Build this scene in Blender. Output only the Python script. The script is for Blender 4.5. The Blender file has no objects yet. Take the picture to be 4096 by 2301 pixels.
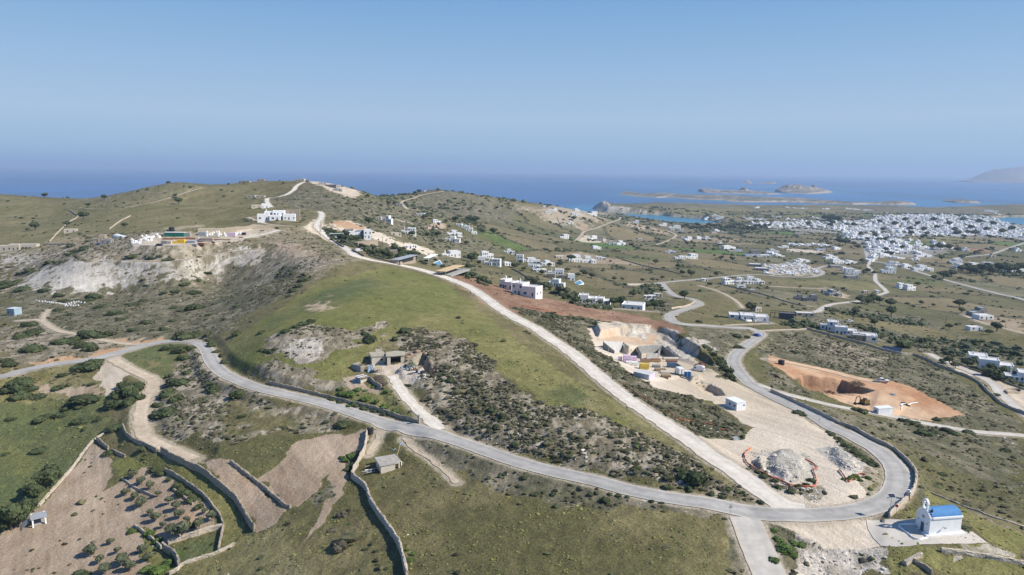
import bpy, bmesh, math, random
import numpy as np
from mathutils import Vector, Matrix
SC = bpy.context.scene
COL = SC.collection
rad = math.radians
# ---------------------------------------------------------------- camera
PW, PH = 4096.0,2301.0                     # the photograph's own frame
FPX = 2048 / math.tan(rad(36.0))
PITCH, ROLL, CAMZ = rad(9.45),0.0100,150.0
R0 = np.array([1.0,0,0]); F0 = np.array([0, math.cos(PITCH),-math.sin(PITCH)]); U0 = np.array([0, math.sin(PITCH), math.cos(PITCH)])
CR = R0*math.cos(ROLL) + U0*math.sin(ROLL); CU = U0*math.cos(ROLL) - R0*math.sin(ROLL)
cam_d = bpy.data.cameras.new("camera"); cam = bpy.data.objects.new("camera", cam_d); COL.objects.link(cam)
cam_d.sensor_width = 36; cam_d.lens = 36 * FPX / PW; cam_d.clip_start = 1; cam_d.clip_end = 120000
cam.matrix_world = Matrix(((CR[0], CU[0],-F0[0],0),(CR[1], CU[1],-F0[1],0),(CR[2], CU[2],-F0[2], CAMZ),(0,0,0,1)))
SC.camera = cam
# ---------------------------------------------------------------- sky, sun, exposure
SUN_EL, SUN_AZ = rad(41), rad(104)            # azimuth clockwise from +Y
SUNV = Vector((math.sin(SUN_AZ)*math.cos(SUN_EL), math.cos(SUN_AZ)*math.cos(SUN_EL), math.sin(SUN_EL)))
W = bpy.data.worlds.new("World"); SC.world = W; W.use_nodes = True
wn = W.node_tree.nodes; wl = W.node_tree.links
sky = wn.new("ShaderNodeTexSky"); sky.sky_type = 'NISHITA'; sky.sun_disc = False
sky.sun_elevation = SUN_EL; sky.sun_rotation = SUN_AZ; sky.altitude = 0
sky.air_density = 1.0; sky.dust_density = 0.3; sky.ozone_density = 1.5
bg = wn["Background"]; bg.inputs[1].default_value = 0.11
# the clear spring sky of the photograph: violet-blue towards the horizon, deeper overhead
wt = wn.new("ShaderNodeTexCoord"); wx = wn.new("ShaderNodeSeparateXYZ"); wl.new(wt.outputs['Generated'], wx.inputs[0])
ramp = wn.new("ShaderNodeValToRGB"); wl.new(wx.outputs['Z'], ramp.inputs[0])
for i, (p, c) in enumerate([(0.0,(.240, .425, .650)),(.025,(.305, .485, .690)),(.07,(.385, .530, .720)),(.13,(.305, .480, .705)),(.22,(.190, .380, .665)),(.45,(.080, .210, .500)),(1.0,(.045, .130, .380))]):
    e = ramp.color_ramp.elements[i] if i < 2 else ramp.color_ramp.elements.new(p); e.position = p; e.color = (*c, 1)
wv = wn.new("ShaderNodeVectorMath"); wv.operation = 'SCALE'; wv.inputs['Scale'].default_value = 7.1; wl.new(ramp.outputs[0], wv.inputs[0])
wmx = wn.new("ShaderNodeMix"); wmx.data_type = 'RGBA'; wmx.inputs[0].default_value = .94; wl.new(sky.outputs[0], wmx.inputs[6]); wl.new(wv.outputs[0], wmx.inputs[7]); wl.new(wmx.outputs[2], bg.inputs[0])
sd = bpy.data.lights.new("sun", 'SUN'); sd.energy = 4.9; sd.angle = rad(0.53); sd.color = (1, .945, .85)
sun = bpy.data.objects.new("sun", sd); COL.objects.link(sun); sun.rotation_euler = SUNV.to_track_quat('Z', 'Y').to_euler()
sun.location = (0,0,400)
SC.view_settings.view_transform = 'Standard'; SC.view_settings.look = 'None'
SC.view_settings.exposure = 0.40; SC.view_settings.gamma = 1; SC.view_settings.use_curve_mapping = False
SC.render.engine = 'CYCLES'
SC.cycles.max_bounces = 5; SC.cycles.diffuse_bounces = 2; SC.cycles.glossy_bounces = 2; SC.cycles.transmission_bounces = 2
SC.cycles.volume_bounces = 0; SC.cycles.transparent_max_bounces = 4; SC.cycles.use_denoising = True; SC.cycles.denoiser = 'OPENIMAGEDENOISE'; SC.cycles.denoising_input_passes = 'RGB_ALBEDO_NORMAL'; SC.cycles.denoising_prefilter = 'ACCURATE'
SC.cycles.caustics_reflective = False; SC.cycles.caustics_refractive = False
rng = np.random.RandomState(7); random.seed(7)
# ---------------------------------------------------------------- pixels of the photograph -> rays
# a point is written (x, y) in one of the enlargements I measured from: 'D' whole picture at 2576 wide, A1..C4 its twelve tiles
TILE = {r+str(i+1): (1024*i, y, 2.5117) for r, y in (('A', 650),('B', 1180),('C', 1725)) for i in range(4)}
TILE['D'] = (0,0,0.628906); TILE['N'] = (0,0,1.0)
TILE['H'] = (3550,1960,5.72); TILE['F'] = (1380,1380,6.43); TILE['K'] = (2380,1330,5.15); TILE['Y'] = (500,880,3.963)
def px(t, pts):
    x0, y0, k = TILE[t]
    return np.array([(x0 + x/k, y0 + y/k) for x, y in pts])
def ray(p):
    p = np.atleast_2d(p)
    d = F0[None] + CR[None]*((p[:, 0:1]-PW/2)/FPX) - CU[None]*((p[:, 1:2]-PH/2)/FPX)
    return d
def at_y(p, Y):                              # point of the ray at forward distance Y
    d = ray(p); Y = np.atleast_1d(Y); return np.array([0,0, CAMZ]) + d*(Y/d[:, 1])[:, None]
def at_z(p, z):
    d = ray(p); t = (z-CAMZ)/d[:, 2]; return np.array([0,0, CAMZ]) + d*t[:, None]
# ---------------------------------------------------------------- noise
def _h(ix, iy, s):
    n = (ix.astype(np.int64)*374761393 + iy.astype(np.int64)*668265263 + s*974711) & 0xffffffff
    n = ((n ^ (n >> 13))*1274126177) & 0xffffffff
    n = ((n ^ (n >> 16))*2246822519) & 0xffffffff
    return ((n ^ (n >> 15)) & 0xffffff) / 16777215.0
def vn(x, y, s=0):
    ix = np.floor(x); iy = np.floor(y); fx = x-ix; fy = y-iy
    fx = fx*fx*(3-2*fx); fy = fy*fy*(3-2*fy)
    a, b, c, d = _h(ix, iy, s), _h(ix+1, iy, s), _h(ix, iy+1, s), _h(ix+1, iy+1, s)
    return a + (b-a)*fx + (c-a)*fy + (a-b-c+d)*fx*fy
def fbm(x, y, s=0, o=4, g=.5):
    r = 0; a = 1; t = 0
    for i in range(o):
        r = r + a*vn(x*2**i+17.3*i, y*2**i-9.1*i, s+i); t += a; a *= g
    return r/t
def sstep(a, b, x):
    t = np.clip((x-a)/(b-a),0,1); return t*t*(3-2*t)
# ---------------------------------------------------------------- terrain heights
# (x, y, distance, height) in whole-picture pixels; one of y / distance / height is None and follows from the others
CTL = [(-500,1447,None,60),(0,1447,None,62),(250,1447,None,64),(480,1447,None,67),(650,1447,None,71),(900,1447,None,76),(1150,1447,None,79),(1450,1447,None,81),(1750,1447,None,82),(1850,1340,None,82.5),
(1970,1447,None,80.5),(2150,1447,None,79.5),(2400,1447,None,80.5),(2800,1447,None,78),(2330,1345,None,83),(2480,1365,None,82),(2576,1300,None,80),(2900,1250,None,74),
(1960,1290,None,83),(2130,1290,None,83),(2260,1200,None,81),(2150,1080,None,77.5),(2000,1010,None,75.5),(2150,1190,None,82.5),(2050,1130,None,80),(2400,1230,None,76),(2576,1200,None,72),(2400,1100,None,69),(2576,1080,None,64),(3000,1080,None,58),
(0,1200,None,64),(150,1150,None,66),(-400,1200,None,60),(300,1250,None,66),(75,1310,None,63.5),(450,1380,None,67),(430,1180,None,70),(600,1300,None,69.5),(330,1080,None,72),(640,1240,None,71.5),(700,1300,None,72),(820,1340,None,74),
(560,1165,None,73.5),(740,1150,None,75),(850,1100,None,77),(970,1170,None,76.5),(930,1050,None,79.5),(1000,1300,None,77),(1250,1300,None,80),(1500,1300,None,81.5),(700,1060,None,77),(500,1040,None,76),(420,1020,None,74.5),(360,960,None,75),(300,900,None,77.5),
(0,1080,None,66),(150,1050,None,68),(100,980,None,72),(-400,1000,None,66),
(0,945,None,76),(200,905,None,77.5),(440,860,None,79),(525,890,None,79.5),(600,955,None,79.5),(800,1010,None,79.8),(1050,1072,None,80),(1300,1150,None,81.3),(1500,1205,None,82.2),(1750,1255,None,82.8),
(650,900,None,85),(700,850,None,89),(575,870,None,82),(620,830,None,86),(785,705,None,95),(800,780,None,93),(900,740,None,95.2),(985,668,None,94),(1000,780,None,92.5),(1000,720,None,94.5),(970,925,None,85.5),(1050,900,None,88),(930,1000,None,81.5),(1100,820,None,91),
(1185,735,None,88),(1280,790,None,86.8),(1300,850,None,88.5),(1450,905,None,84.5),(1250,950,None,87),(1400,990,None,86.5),(1550,1010,None,85),(1300,1050,None,84.3),(1100,1000,None,83.5),(1500,1120,None,84.3),(1700,1190,None,84.2),(1700,1105,None,83.5),(1850,1200,None,83.4),(1560,985,None,84),
(1440,840,None,82),(1540,900,None,80),(1500,850,None,78.5),(1600,850,None,75),(1700,840,None,73),(1640,930,None,78),(1760,930,None,76.5),(1700,1000,None,79.5),(1853,1040,None,77.5),(1800,1080,None,80),(1900,990,None,75.5),(1980,1180,None,82.5),(2060,1200,None,82.7),
(1860,920,None,73),(1900,840,None,69),(1800,820,None,70),(1690,790,None,69.5),(1500,790,None,77),(1350,750,None,81),(1200,700,None,84),(1120,680,None,86),
(300,860,None,78),(150,820,None,76),(25,790,None,75),(300,770,None,77),(450,790,None,79),(560,780,None,82),(680,720,None,86),(150,765,None,75),(0,850,None,74),(-300,850,None,70),
(60,735,None,76.5),(300,735,None,77),(520,700,None,82),(200,660,None,90),(450,655,None,93),(640,640,None,95),(650,720,None,88),(300,625,None,97),(480,612,None,101),(650,590,None,103),(350,600,None,101),
(740,620,None,101),(850,660,None,99),(750,680,None,95),(900,690,None,96),
(50,640,None,82),(-300,640,None,78),(50,700,None,77),(200,600,None,90),(100,560,850,None),(250,540,800,None),(400,560,650,None),(400,530,760,None),(0,530,950,None),
(-500,488,1150,None),(-250,488,1100,None),(0,490,1080,None),(120,498,1080,None),(240,498,1080,None),(330,482,1050,None),(400,466,1000,None),(470,461,980,None),(540,468,1000,None),(600,461,1000,None),(680,456,1000,None),(760,456,1000,None),
(200,570,700,None),(560,570,640,None),(600,510,850,None),(500,500,900,None),
(-500,None,1500,60),(0,None,1500,60),(240,None,1450,60),(450,None,1400,70),(700,None,1400,85),(900,None,1350,75),(450,None,2000,5),(0,None,2000,5),(900,None,1900,5),
(700,552,590,None),(800,600,545,None),(805,540,690,None),(660,525,720,None),(700,495,850,None),(830,462,960,None),(905,494,900,None),(850,500,830,None),(760,500,820,None),(900,560,650,None),(870,605,560,None),
(960,640,515,None),(1030,655,470,None),(1000,600,620,None),(950,530,830,None),(1100,640,610,None),(1160,690,470,None),(1100,590,800,None),
(1000,510,1200,None),(960,492,1300,None),(1010,498,1500,None),(1100,480,1400,None),(1060,510,1250,None),(1180,490,1400,None),(1250,508,1400,None),(1350,526,1450,None),(1440,532,1500,None),(1100,530,1150,None),(1000,None,2200,5),(1200,None,2000,25),(1350,None,2000,15),
(1250,560,1150,None),(1150,590,850,None),(1300,620,850,None),(1240,655,690,None),(1330,670,640,None),(1300,735,445,None),(1250,700,500,None),(1450,710,600,None),(1490,750,480,None),(1600,770,450,None),(1450,650,830,None),(1500,590,1350,None),(1400,560,1400,None),
(1620,720,600,None),(1600,620,1120,None),(1550,552,1900,None),(1650,580,1650,None),(1700,660,850,None),(1750,720,620,None),(1750,760,500,None),(1850,700,720,None),(1850,780,480,None),(1950,800,455,None),(2000,760,560,None),
(2000,700,780,None),(2000,650,1080,None),(2000,600,None,9),(2300,600,None,8),(2576,600,None,8),(3000,600,None,8),(2000,560,None,8),(2300,560,None,6),(2576,560,None,6),(1750,540,None,7),(2000,535,None,7),(2300,530,None,5),(2576,525,None,5),(3000,525,None,5),(1560,520,None,12),(1650,530,None,10),
(2200,650,1100,None),(2400,650,1150,None),(2576,650,1200,None),(3000,650,1250,None),(2200,700,850,None),(2400,720,820,None),(2576,760,740,None),(3000,760,740,None),(2130,840,400,None),(2300,800,560,None),(2470,800,560,None),(2450,860,430,None),(2576,920,350,None),(3000,920,350,None),
(2300,880,375,None),(2100,880,None,63),(1950,870,None,67),(2220,960,None,65),(2050,940,None,67.5),(1950,920,None,70),(2220,1040,None,67),(2100,1000,None,68),(2400,1030,None,65),(2400,950,None,61),(2300,1080,None,68.5),(2576,1010,None,60),
(1288,None,70,80),(-800,None,70,62),(3400,None,70,76),(2300,None,95,78)]
D2N = 1/TILE['D'][2]
def ctl_points():
    P = []
    for x, y, Y, z in CTL:
        if y is None:
            u = ray((x*D2N, 1000.0))[0]; P.append((u[0]/u[1]*Y, Y, z))
        elif z is None: P.append(tuple(at_y((x*D2N, y*D2N), Y)[0]))
        else: P.append(tuple(at_z((x*D2N, y*D2N), z)[0]))
    return np.array(P)
CP = ctl_points()
def _feat(X, Y): return np.stack([X/Y*1.3, np.log(Y)],-1)
def _phi(r2): return np.where(r2 > 1e-12, .5*r2*np.log(np.maximum(r2,1e-12)),0)
_f = _feat(CP[:, 0], CP[:, 1]); n_ = len(_f)
_K = _phi(((_f[:, None]-_f[None])**2).sum(-1)) + np.eye(n_)*4e-5
_A = np.zeros((n_+3, n_+3)); _A[:n_, :n_] = _K; _A[:n_, n_:] = np.c_[np.ones(n_), _f]; _A[n_:, :n_] = _A[:n_, n_:].T
_w = np.linalg.solve(_A, np.r_[CP[:, 2],0,0,0])
NU, NV = 1400,1250
UMIN, UMAX, SMIN, SMAX = -1.22,1.22,3700**-.5,76**-.5
US = np.linspace(UMIN, UMAX, NU); SS = np.linspace(SMAX, SMIN, NV)   # rows go outward
YR = SS**-2.0
GU, GY = np.meshgrid(US, YR); GX = GU*GY
def rbf(X, Y):
    o = np.empty(X.shape); Xf, Yf, of = X.ravel(), Y.ravel(), o.ravel()
    for i in range(0, len(Xf),60000):
        f = _feat(Xf[i:i+60000], Yf[i:i+60000])
        d = (f[:, 0:1]-_f[None, :, 0])**2 + (f[:, 1:2]-_f[None, :, 1])**2
        of[i:i+60000] = _phi(d) @ _w[:n_] + _w[n_] + f @ _w[n_+1:]
    return of.reshape(X.shape)
# evaluate on a quarter-resolution grid and upsample (the surface is smooth)
_cu = np.linspace(UMIN, UMAX, 288); _cs = np.linspace(SMAX, SMIN, 313)
_cU, _cY = np.meshgrid(_cu, _cs**-2.0); _cz = rbf(_cU*_cY, _cY)
def _interp(G, gi, gj):
    i = np.clip(np.floor(gi).astype(int),0, G.shape[0]-2); j = np.clip(np.floor(gj).astype(int),0, G.shape[1]-2)
    a = np.clip(gi-i, 0,1); b = np.clip(gj-j, 0,1)
    return G[i, j]*(1-a)*(1-b) + G[i+1, j]*a*(1-b) + G[i, j+1]*(1-a)*b + G[i+1, j+1]*a*b
_gi = np.linspace(0,312, NV)[:, None]*np.ones((1, NU)); _gj = np.ones((NV, 1))*np.linspace(0,287, NU)[None]
GZ = _interp(_cz, _gi, _gj)
def height(X, Y, G=None):
    G = GZ if G is None else G
    X = np.asarray(X, float); Y = np.asarray(Y, float); Yc = np.clip(Y, 77,3690)
    return _interp(G, (SMAX-Yc**-.5)/(SMAX-SMIN)*(NV-1),(X/Yc-UMIN)/(UMAX-UMIN)*(NU-1))
_T = SS[::1][:, None]
def hit(p):                                   # where the rays through photo points p meet the terrain
    p = np.atleast_2d(p); d = ray(p); d = d/d[:, 1:2]
    out = np.empty((len(p),3)); ys = np.linspace(SMAX, SMIN, 2600)**-2.0
    for k in range(len(p)):
        zr = CAMZ + d[k, 2]*ys; h = height(d[k, 0]*ys, ys); m = np.nonzero(h > zr)[0]
        if len(m) == 0 or m[0] == 0: y = ys[-1] if len(m) == 0 else ys[0]
        else:
            i = m[0]; a = (zr-h)[i-1]; b = (zr-h)[i]; y = ys[i-1] + (ys[i]-ys[i-1])*a/(a-b)
        out[k] = (d[k, 0]*y, y, float(height(d[k, 0]*y, y)))
    return out
def H(t, pts): return hit(px(t, pts))
def inpoly(X, Y, P):
    m = np.zeros(X.shape, bool); lo = P.min(0); hi = P.max(0)
    s = (X >= lo[0]) & (X <= hi[0]) & (Y >= lo[1]) & (Y <= hi[1])
    x, y = X[s], Y[s]; r = np.zeros(x.shape, bool); j = len(P)-1
    for i in range(len(P)):
        (xi, yi),(xj, yj) = P[i, :2], P[j, :2]
        if yi != yj: r ^= ((yi > y) != (yj > y)) & (x < (xj-xi)*(y-yi)/(yj-yi)+xi)
        j = i
    m[s] = r; return m
def segdist(X, Y, P, R, closed=False):        # distance to a polyline, clipped at R, and the z of the nearest line point
    D = np.full(X.shape, float(R)); Z = np.zeros(X.shape)
    if closed: P = np.vstack([P, P[:1]])
    for a, b in zip(P[:-1], P[1:]):
        s = np.nonzero((X > min(a[0], b[0])-R) & (X < max(a[0], b[0])+R) & (Y > min(a[1], b[1])-R) & (Y < max(a[1], b[1])+R))
        if len(s[0]) == 0: continue
        x, y = X[s], Y[s]; dx, dy = b[0]-a[0], b[1]-a[1]; L = dx*dx+dy*dy+1e-9
        t = np.clip(((x-a[0])*dx+(y-a[1])*dy)/L, 0,1); d = np.hypot(x-a[0]-t*dx, y-a[1]-t*dy)
        k = d < D[s]; s2 = tuple(q[k] for q in s); D[s2] = d[k]
        if P.shape[1] > 2: Z[s2] = (a[2]+t*(b[2]-a[2]))[k]
    return D, Z
def resample(P, step):
    P = np.asarray(P, float)
    # Catmull-Rom through the points, then even steps
    Q = [P[0]*2-P[1]] + list(P) + [P[-1]*2-P[-2]]; o = []
    for i in range(1, len(Q)-2):
        for t in np.linspace(0,1,12, endpoint=False):
            o.append(.5*((2*Q[i]) + (-Q[i-1]+Q[i+1])*t + (2*Q[i-1]-5*Q[i]+4*Q[i+1]-Q[i+2])*t*t + (-Q[i-1]+3*Q[i]-3*Q[i+1]+Q[i+2])*t**3))
    o.append(P[-1]); o = np.array(o); d = np.r_[0, np.cumsum(np.linalg.norm(np.diff(o[:, :2], axis=0), axis=1))]
    n = max(2, int(d[-1]/step)+1); s = np.linspace(0, d[-1], n)
    return np.stack([np.interp(s, d, o[:, k]) for k in range(o.shape[1])],1)
# ---------------------------------------------------------------- materials
MATS = {}
def lin(c): return tuple(c)
def mat(name, col, rough=.9, var=.25, scale=1.0, bump=0.0, bscale=None, col2=None, metal=0.0, stretch=(1,1,1), spec=.3, bdist=.1, island=0.0, trans=0.0, coord='Object'):
    if name in MATS: return MATS[name]
    m = bpy.data.materials.new(name); m.use_nodes = True; nt = m.node_tree; N = nt.nodes; L = nt.links
    b = N["Principled BSDF"]; b.inputs['Roughness'].default_value = rough; b.inputs['Metallic'].default_value = metal
    b.inputs['Specular IOR Level'].default_value = spec
    tc = N.new("ShaderNodeTexCoord"); mp = N.new("ShaderNodeMapping"); mp.inputs['Scale'].default_value = stretch
    L.new(tc.outputs[coord], mp.inputs[0])
    no = N.new("ShaderNodeTexNoise"); no.inputs['Scale'].default_value = scale; no.inputs['Detail'].default_value = 5; no.inputs['Roughness'].default_value = .65
    L.new(mp.outputs[0], no.inputs['Vector'])
    cr = N.new("ShaderNodeMapRange"); cr.inputs[1].default_value = .3; cr.inputs[2].default_value = .7; L.new(no.outputs[0], cr.inputs[0])
    mx = N.new("ShaderNodeMix"); mx.data_type = 'RGBA'
    c2 = col2 if col2 else tuple(min(1, c*(1+var)) for c in col); c1 = col if col2 else tuple(c*(1-var) for c in col)
    mx.inputs[6].default_value = (*c1,1); mx.inputs[7].default_value = (*c2,1); L.new(cr.outputs[0], mx.inputs[0])
    out = mx.outputs[2]
    if island:
        ge = N.new("ShaderNodeNewGeometry"); mr = N.new("ShaderNodeMapRange"); mr.inputs[3].default_value = 1-island; mr.inputs[4].default_value = 1+island
        L.new(ge.outputs['Random Per Island'], mr.inputs[0]); vm = N.new("ShaderNodeVectorMath"); vm.operation = 'SCALE'
        L.new(out, vm.inputs[0]); L.new(mr.outputs[0], vm.inputs['Scale']); out = vm.outputs[0]
    L.new(out, b.inputs['Base Color'])
    if bump:
        n2 = N.new("ShaderNodeTexNoise"); n2.inputs['Scale'].default_value = bscale or scale*3; n2.inputs['Detail'].default_value = 4; L.new(mp.outputs[0], n2.inputs['Vector'])
        bp = N.new("ShaderNodeBump"); bp.inputs['Strength'].default_value = bump; bp.inputs['Distance'].default_value = bdist
        L.new(n2.outputs[0], bp.inputs['Height']); L.new(bp.outputs[0], b.inputs['Normal'])
    MATS[name] = m; return m
# ---------------------------------------------------------------- props
def setp(o, label=None, cat=None, group=None, kind=None):
    if label: o['label'] = label
    if cat: o['category'] = cat
    if group: o['group'] = group
    if kind: o['kind'] = kind
    return o
def mesh_np(name, V, Fq, m, tri=None, smooth=False, parent=None):
    """V (n,3), Fq (m,4) quads and/or tri (k,3)."""
    me = bpy.data.meshes.new(name); V = np.asarray(V, np.float32)
    me.vertices.add(len(V)); me.vertices.foreach_set('co', V.ravel())
    parts = [np.asarray(q, np.int32) for q in (Fq, tri) if q is not None and len(q)]
    idx = np.concatenate([p.ravel() for p in parts]); cnt = np.concatenate([np.full(len(p), p.shape[1], np.int32) for p in parts])
    me.loops.add(len(idx)); me.loops.foreach_set('vertex_index', idx)
    me.polygons.add(len(cnt)); me.polygons.foreach_set('loop_start', np.r_[0, np.cumsum(cnt)[:-1]].astype(np.int32)); me.polygons.foreach_set('loop_total', cnt)
    me.update(calc_edges=True)
    me.polygons.foreach_set('use_smooth', np.full(len(cnt), smooth))
    if m: me.materials.append(m)
    o = bpy.data.objects.new(name, me); COL.objects.link(o)
    if parent: o.parent = parent
    return o
# ---------------------------------------------------------------- coast
def Z0(segs): return np.vstack([at_z(px(t, p),0.0) for t, p in segs])[:, :2]
COAST = np.vstack([[(-6000,1650),(-900,1850),(-300,1950),(0,2150)], Z0([('A3', [(700,525),(860,512),(930,506),(905,488),(815,472),(812,455),(900,445),(1190,452),(1330,448),(1400,436),(1600,436),(1900,440),(2300,446)]),
    ('A4', [(0,450),(180,445),(400,446),(900,450),(1200,453),(1500,466),(1700,471),(1850,466),(2100,452),(2400,441),(3200,425)])])])
SEA1 = np.vstack([COAST, [(9000,9000),(-9000,9000)]])
BAY = Z0([('A3', [(900,505),(1030,510),(1300,524),(1500,530),(1600,548),(1800,562),(1900,572),(1980,590),(2100,606),(2120,620),(2030,634),(1900,642),(1780,645),(1600,632),(1420,608),(1280,578),(1130,550),(1000,530),(880,512)])])
LAG = Z0([('A4', [(2260,560),(2345,598),(2320,622),(2420,640),(2572,652),(3300,660),(3300,550),(2572,553),(2400,552)])])
# left coast of the big hills is hidden behind their crest
sea = inpoly(GX, GY, SEA1) | inpoly(GX, GY, BAY) | inpoly(GX, GY, LAG)
cd = np.full(GX.shape, 60.0)
far_ = GY > 1400
for P_, cl in ((COAST, False),(BAY, True),(LAG, True)):
    d_, _ = segdist(GX, GY, P_, 60, cl); cd = np.minimum(cd, d_)
GZ = np.maximum(GZ, np.where(GY > 1300,1.6,-99))
# headlands and cliffs near the bay
for t, p, r, hgt in (('A3', (850,470),70,14),('A3', (960,480),90,8),('A3', (1450,450),220,6),('A3', (1400,505),90,7),('A3', (1180,500),80,6),('A3', (2050,575),90,8),('A3', (1650,520),120,6),('A4', (1400,440),400,5),('A4', (2200,430),300,4)):
    c = at_z(px(t, [p]),0)[0]; GZ += hgt*np.exp(-((GX-c[0])**2+(GY-c[1])**2)/(2*r*r*.5))
GZ = np.where(sea, np.maximum(-4,-cd*.3), np.minimum(GZ + (GY > 1900)*3*fbm(GX/60, GY/60,5), .5 + cd*.9 + (cd > 58)*999))
# local cuts and heaps (photo points; the ground there steps up or down by so many metres, over so many metres)
CUTS = [('K', [(-60,-140),(500,-130),(1000,-150),(1450,-160),(1900,120),(2350,480),(2560,760),(2300,640),(1950,420),(1560,170),(1280,70),(1000,60),(500,60),(60,120)],2.9,2.0),
        ('B4', [(330,800),(500,830),(740,850),(880,900),(1080,960),(950,995),(820,985),(600,975),(420,960),(300,890)],-4.6,1.3),
        ('K', [(150,190),(560,190),(700,300),(860,280),(1480,270),(1750,520),(1400,560),(900,560),(640,440),(380,430)],-3.4,1.1),
        ('K', [(2030,1020),(2350,1050),(2575,1150),(2700,1300),(2500,1310),(2250,1260)],-2.4,1.0),
        ('F', [(1780,300),(2080,170),(2200,480),(2420,640),(2250,850),(2080,740),(1990,560),(1760,450)],-3.0,1.2),
        ('C4', [(40,200),(300,190),(430,330),(440,460),(350,520),(150,520),(0,440),(-60,330)],1.5,3.0),
        ('C4', [(590,170),(760,190),(930,300),(960,360),(860,400),(720,380),(620,290)],1.1,2.4),
        ('K', [(1850,920),(2150,890),(2280,1000),(2150,1090),(1950,1040)],1.6,2.0),
        ('B3', [(950,290),(1450,310),(1850,420),(2000,600),(1900,640),(1500,450),(1100,400)],1.6,2.5),
        ('C3', [(2400,300),(2572,240),(2572,440),(2440,420)],1.5,2.0)]
for t, p, dz, s in CUTS:
    P_ = H(t, p); ins = inpoly(GX, GY, P_); d_, _ = segdist(GX, GY, P_, s*3, True)
    GZ = GZ + dz*np.where(ins, sstep(0, s, d_),0)
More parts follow.
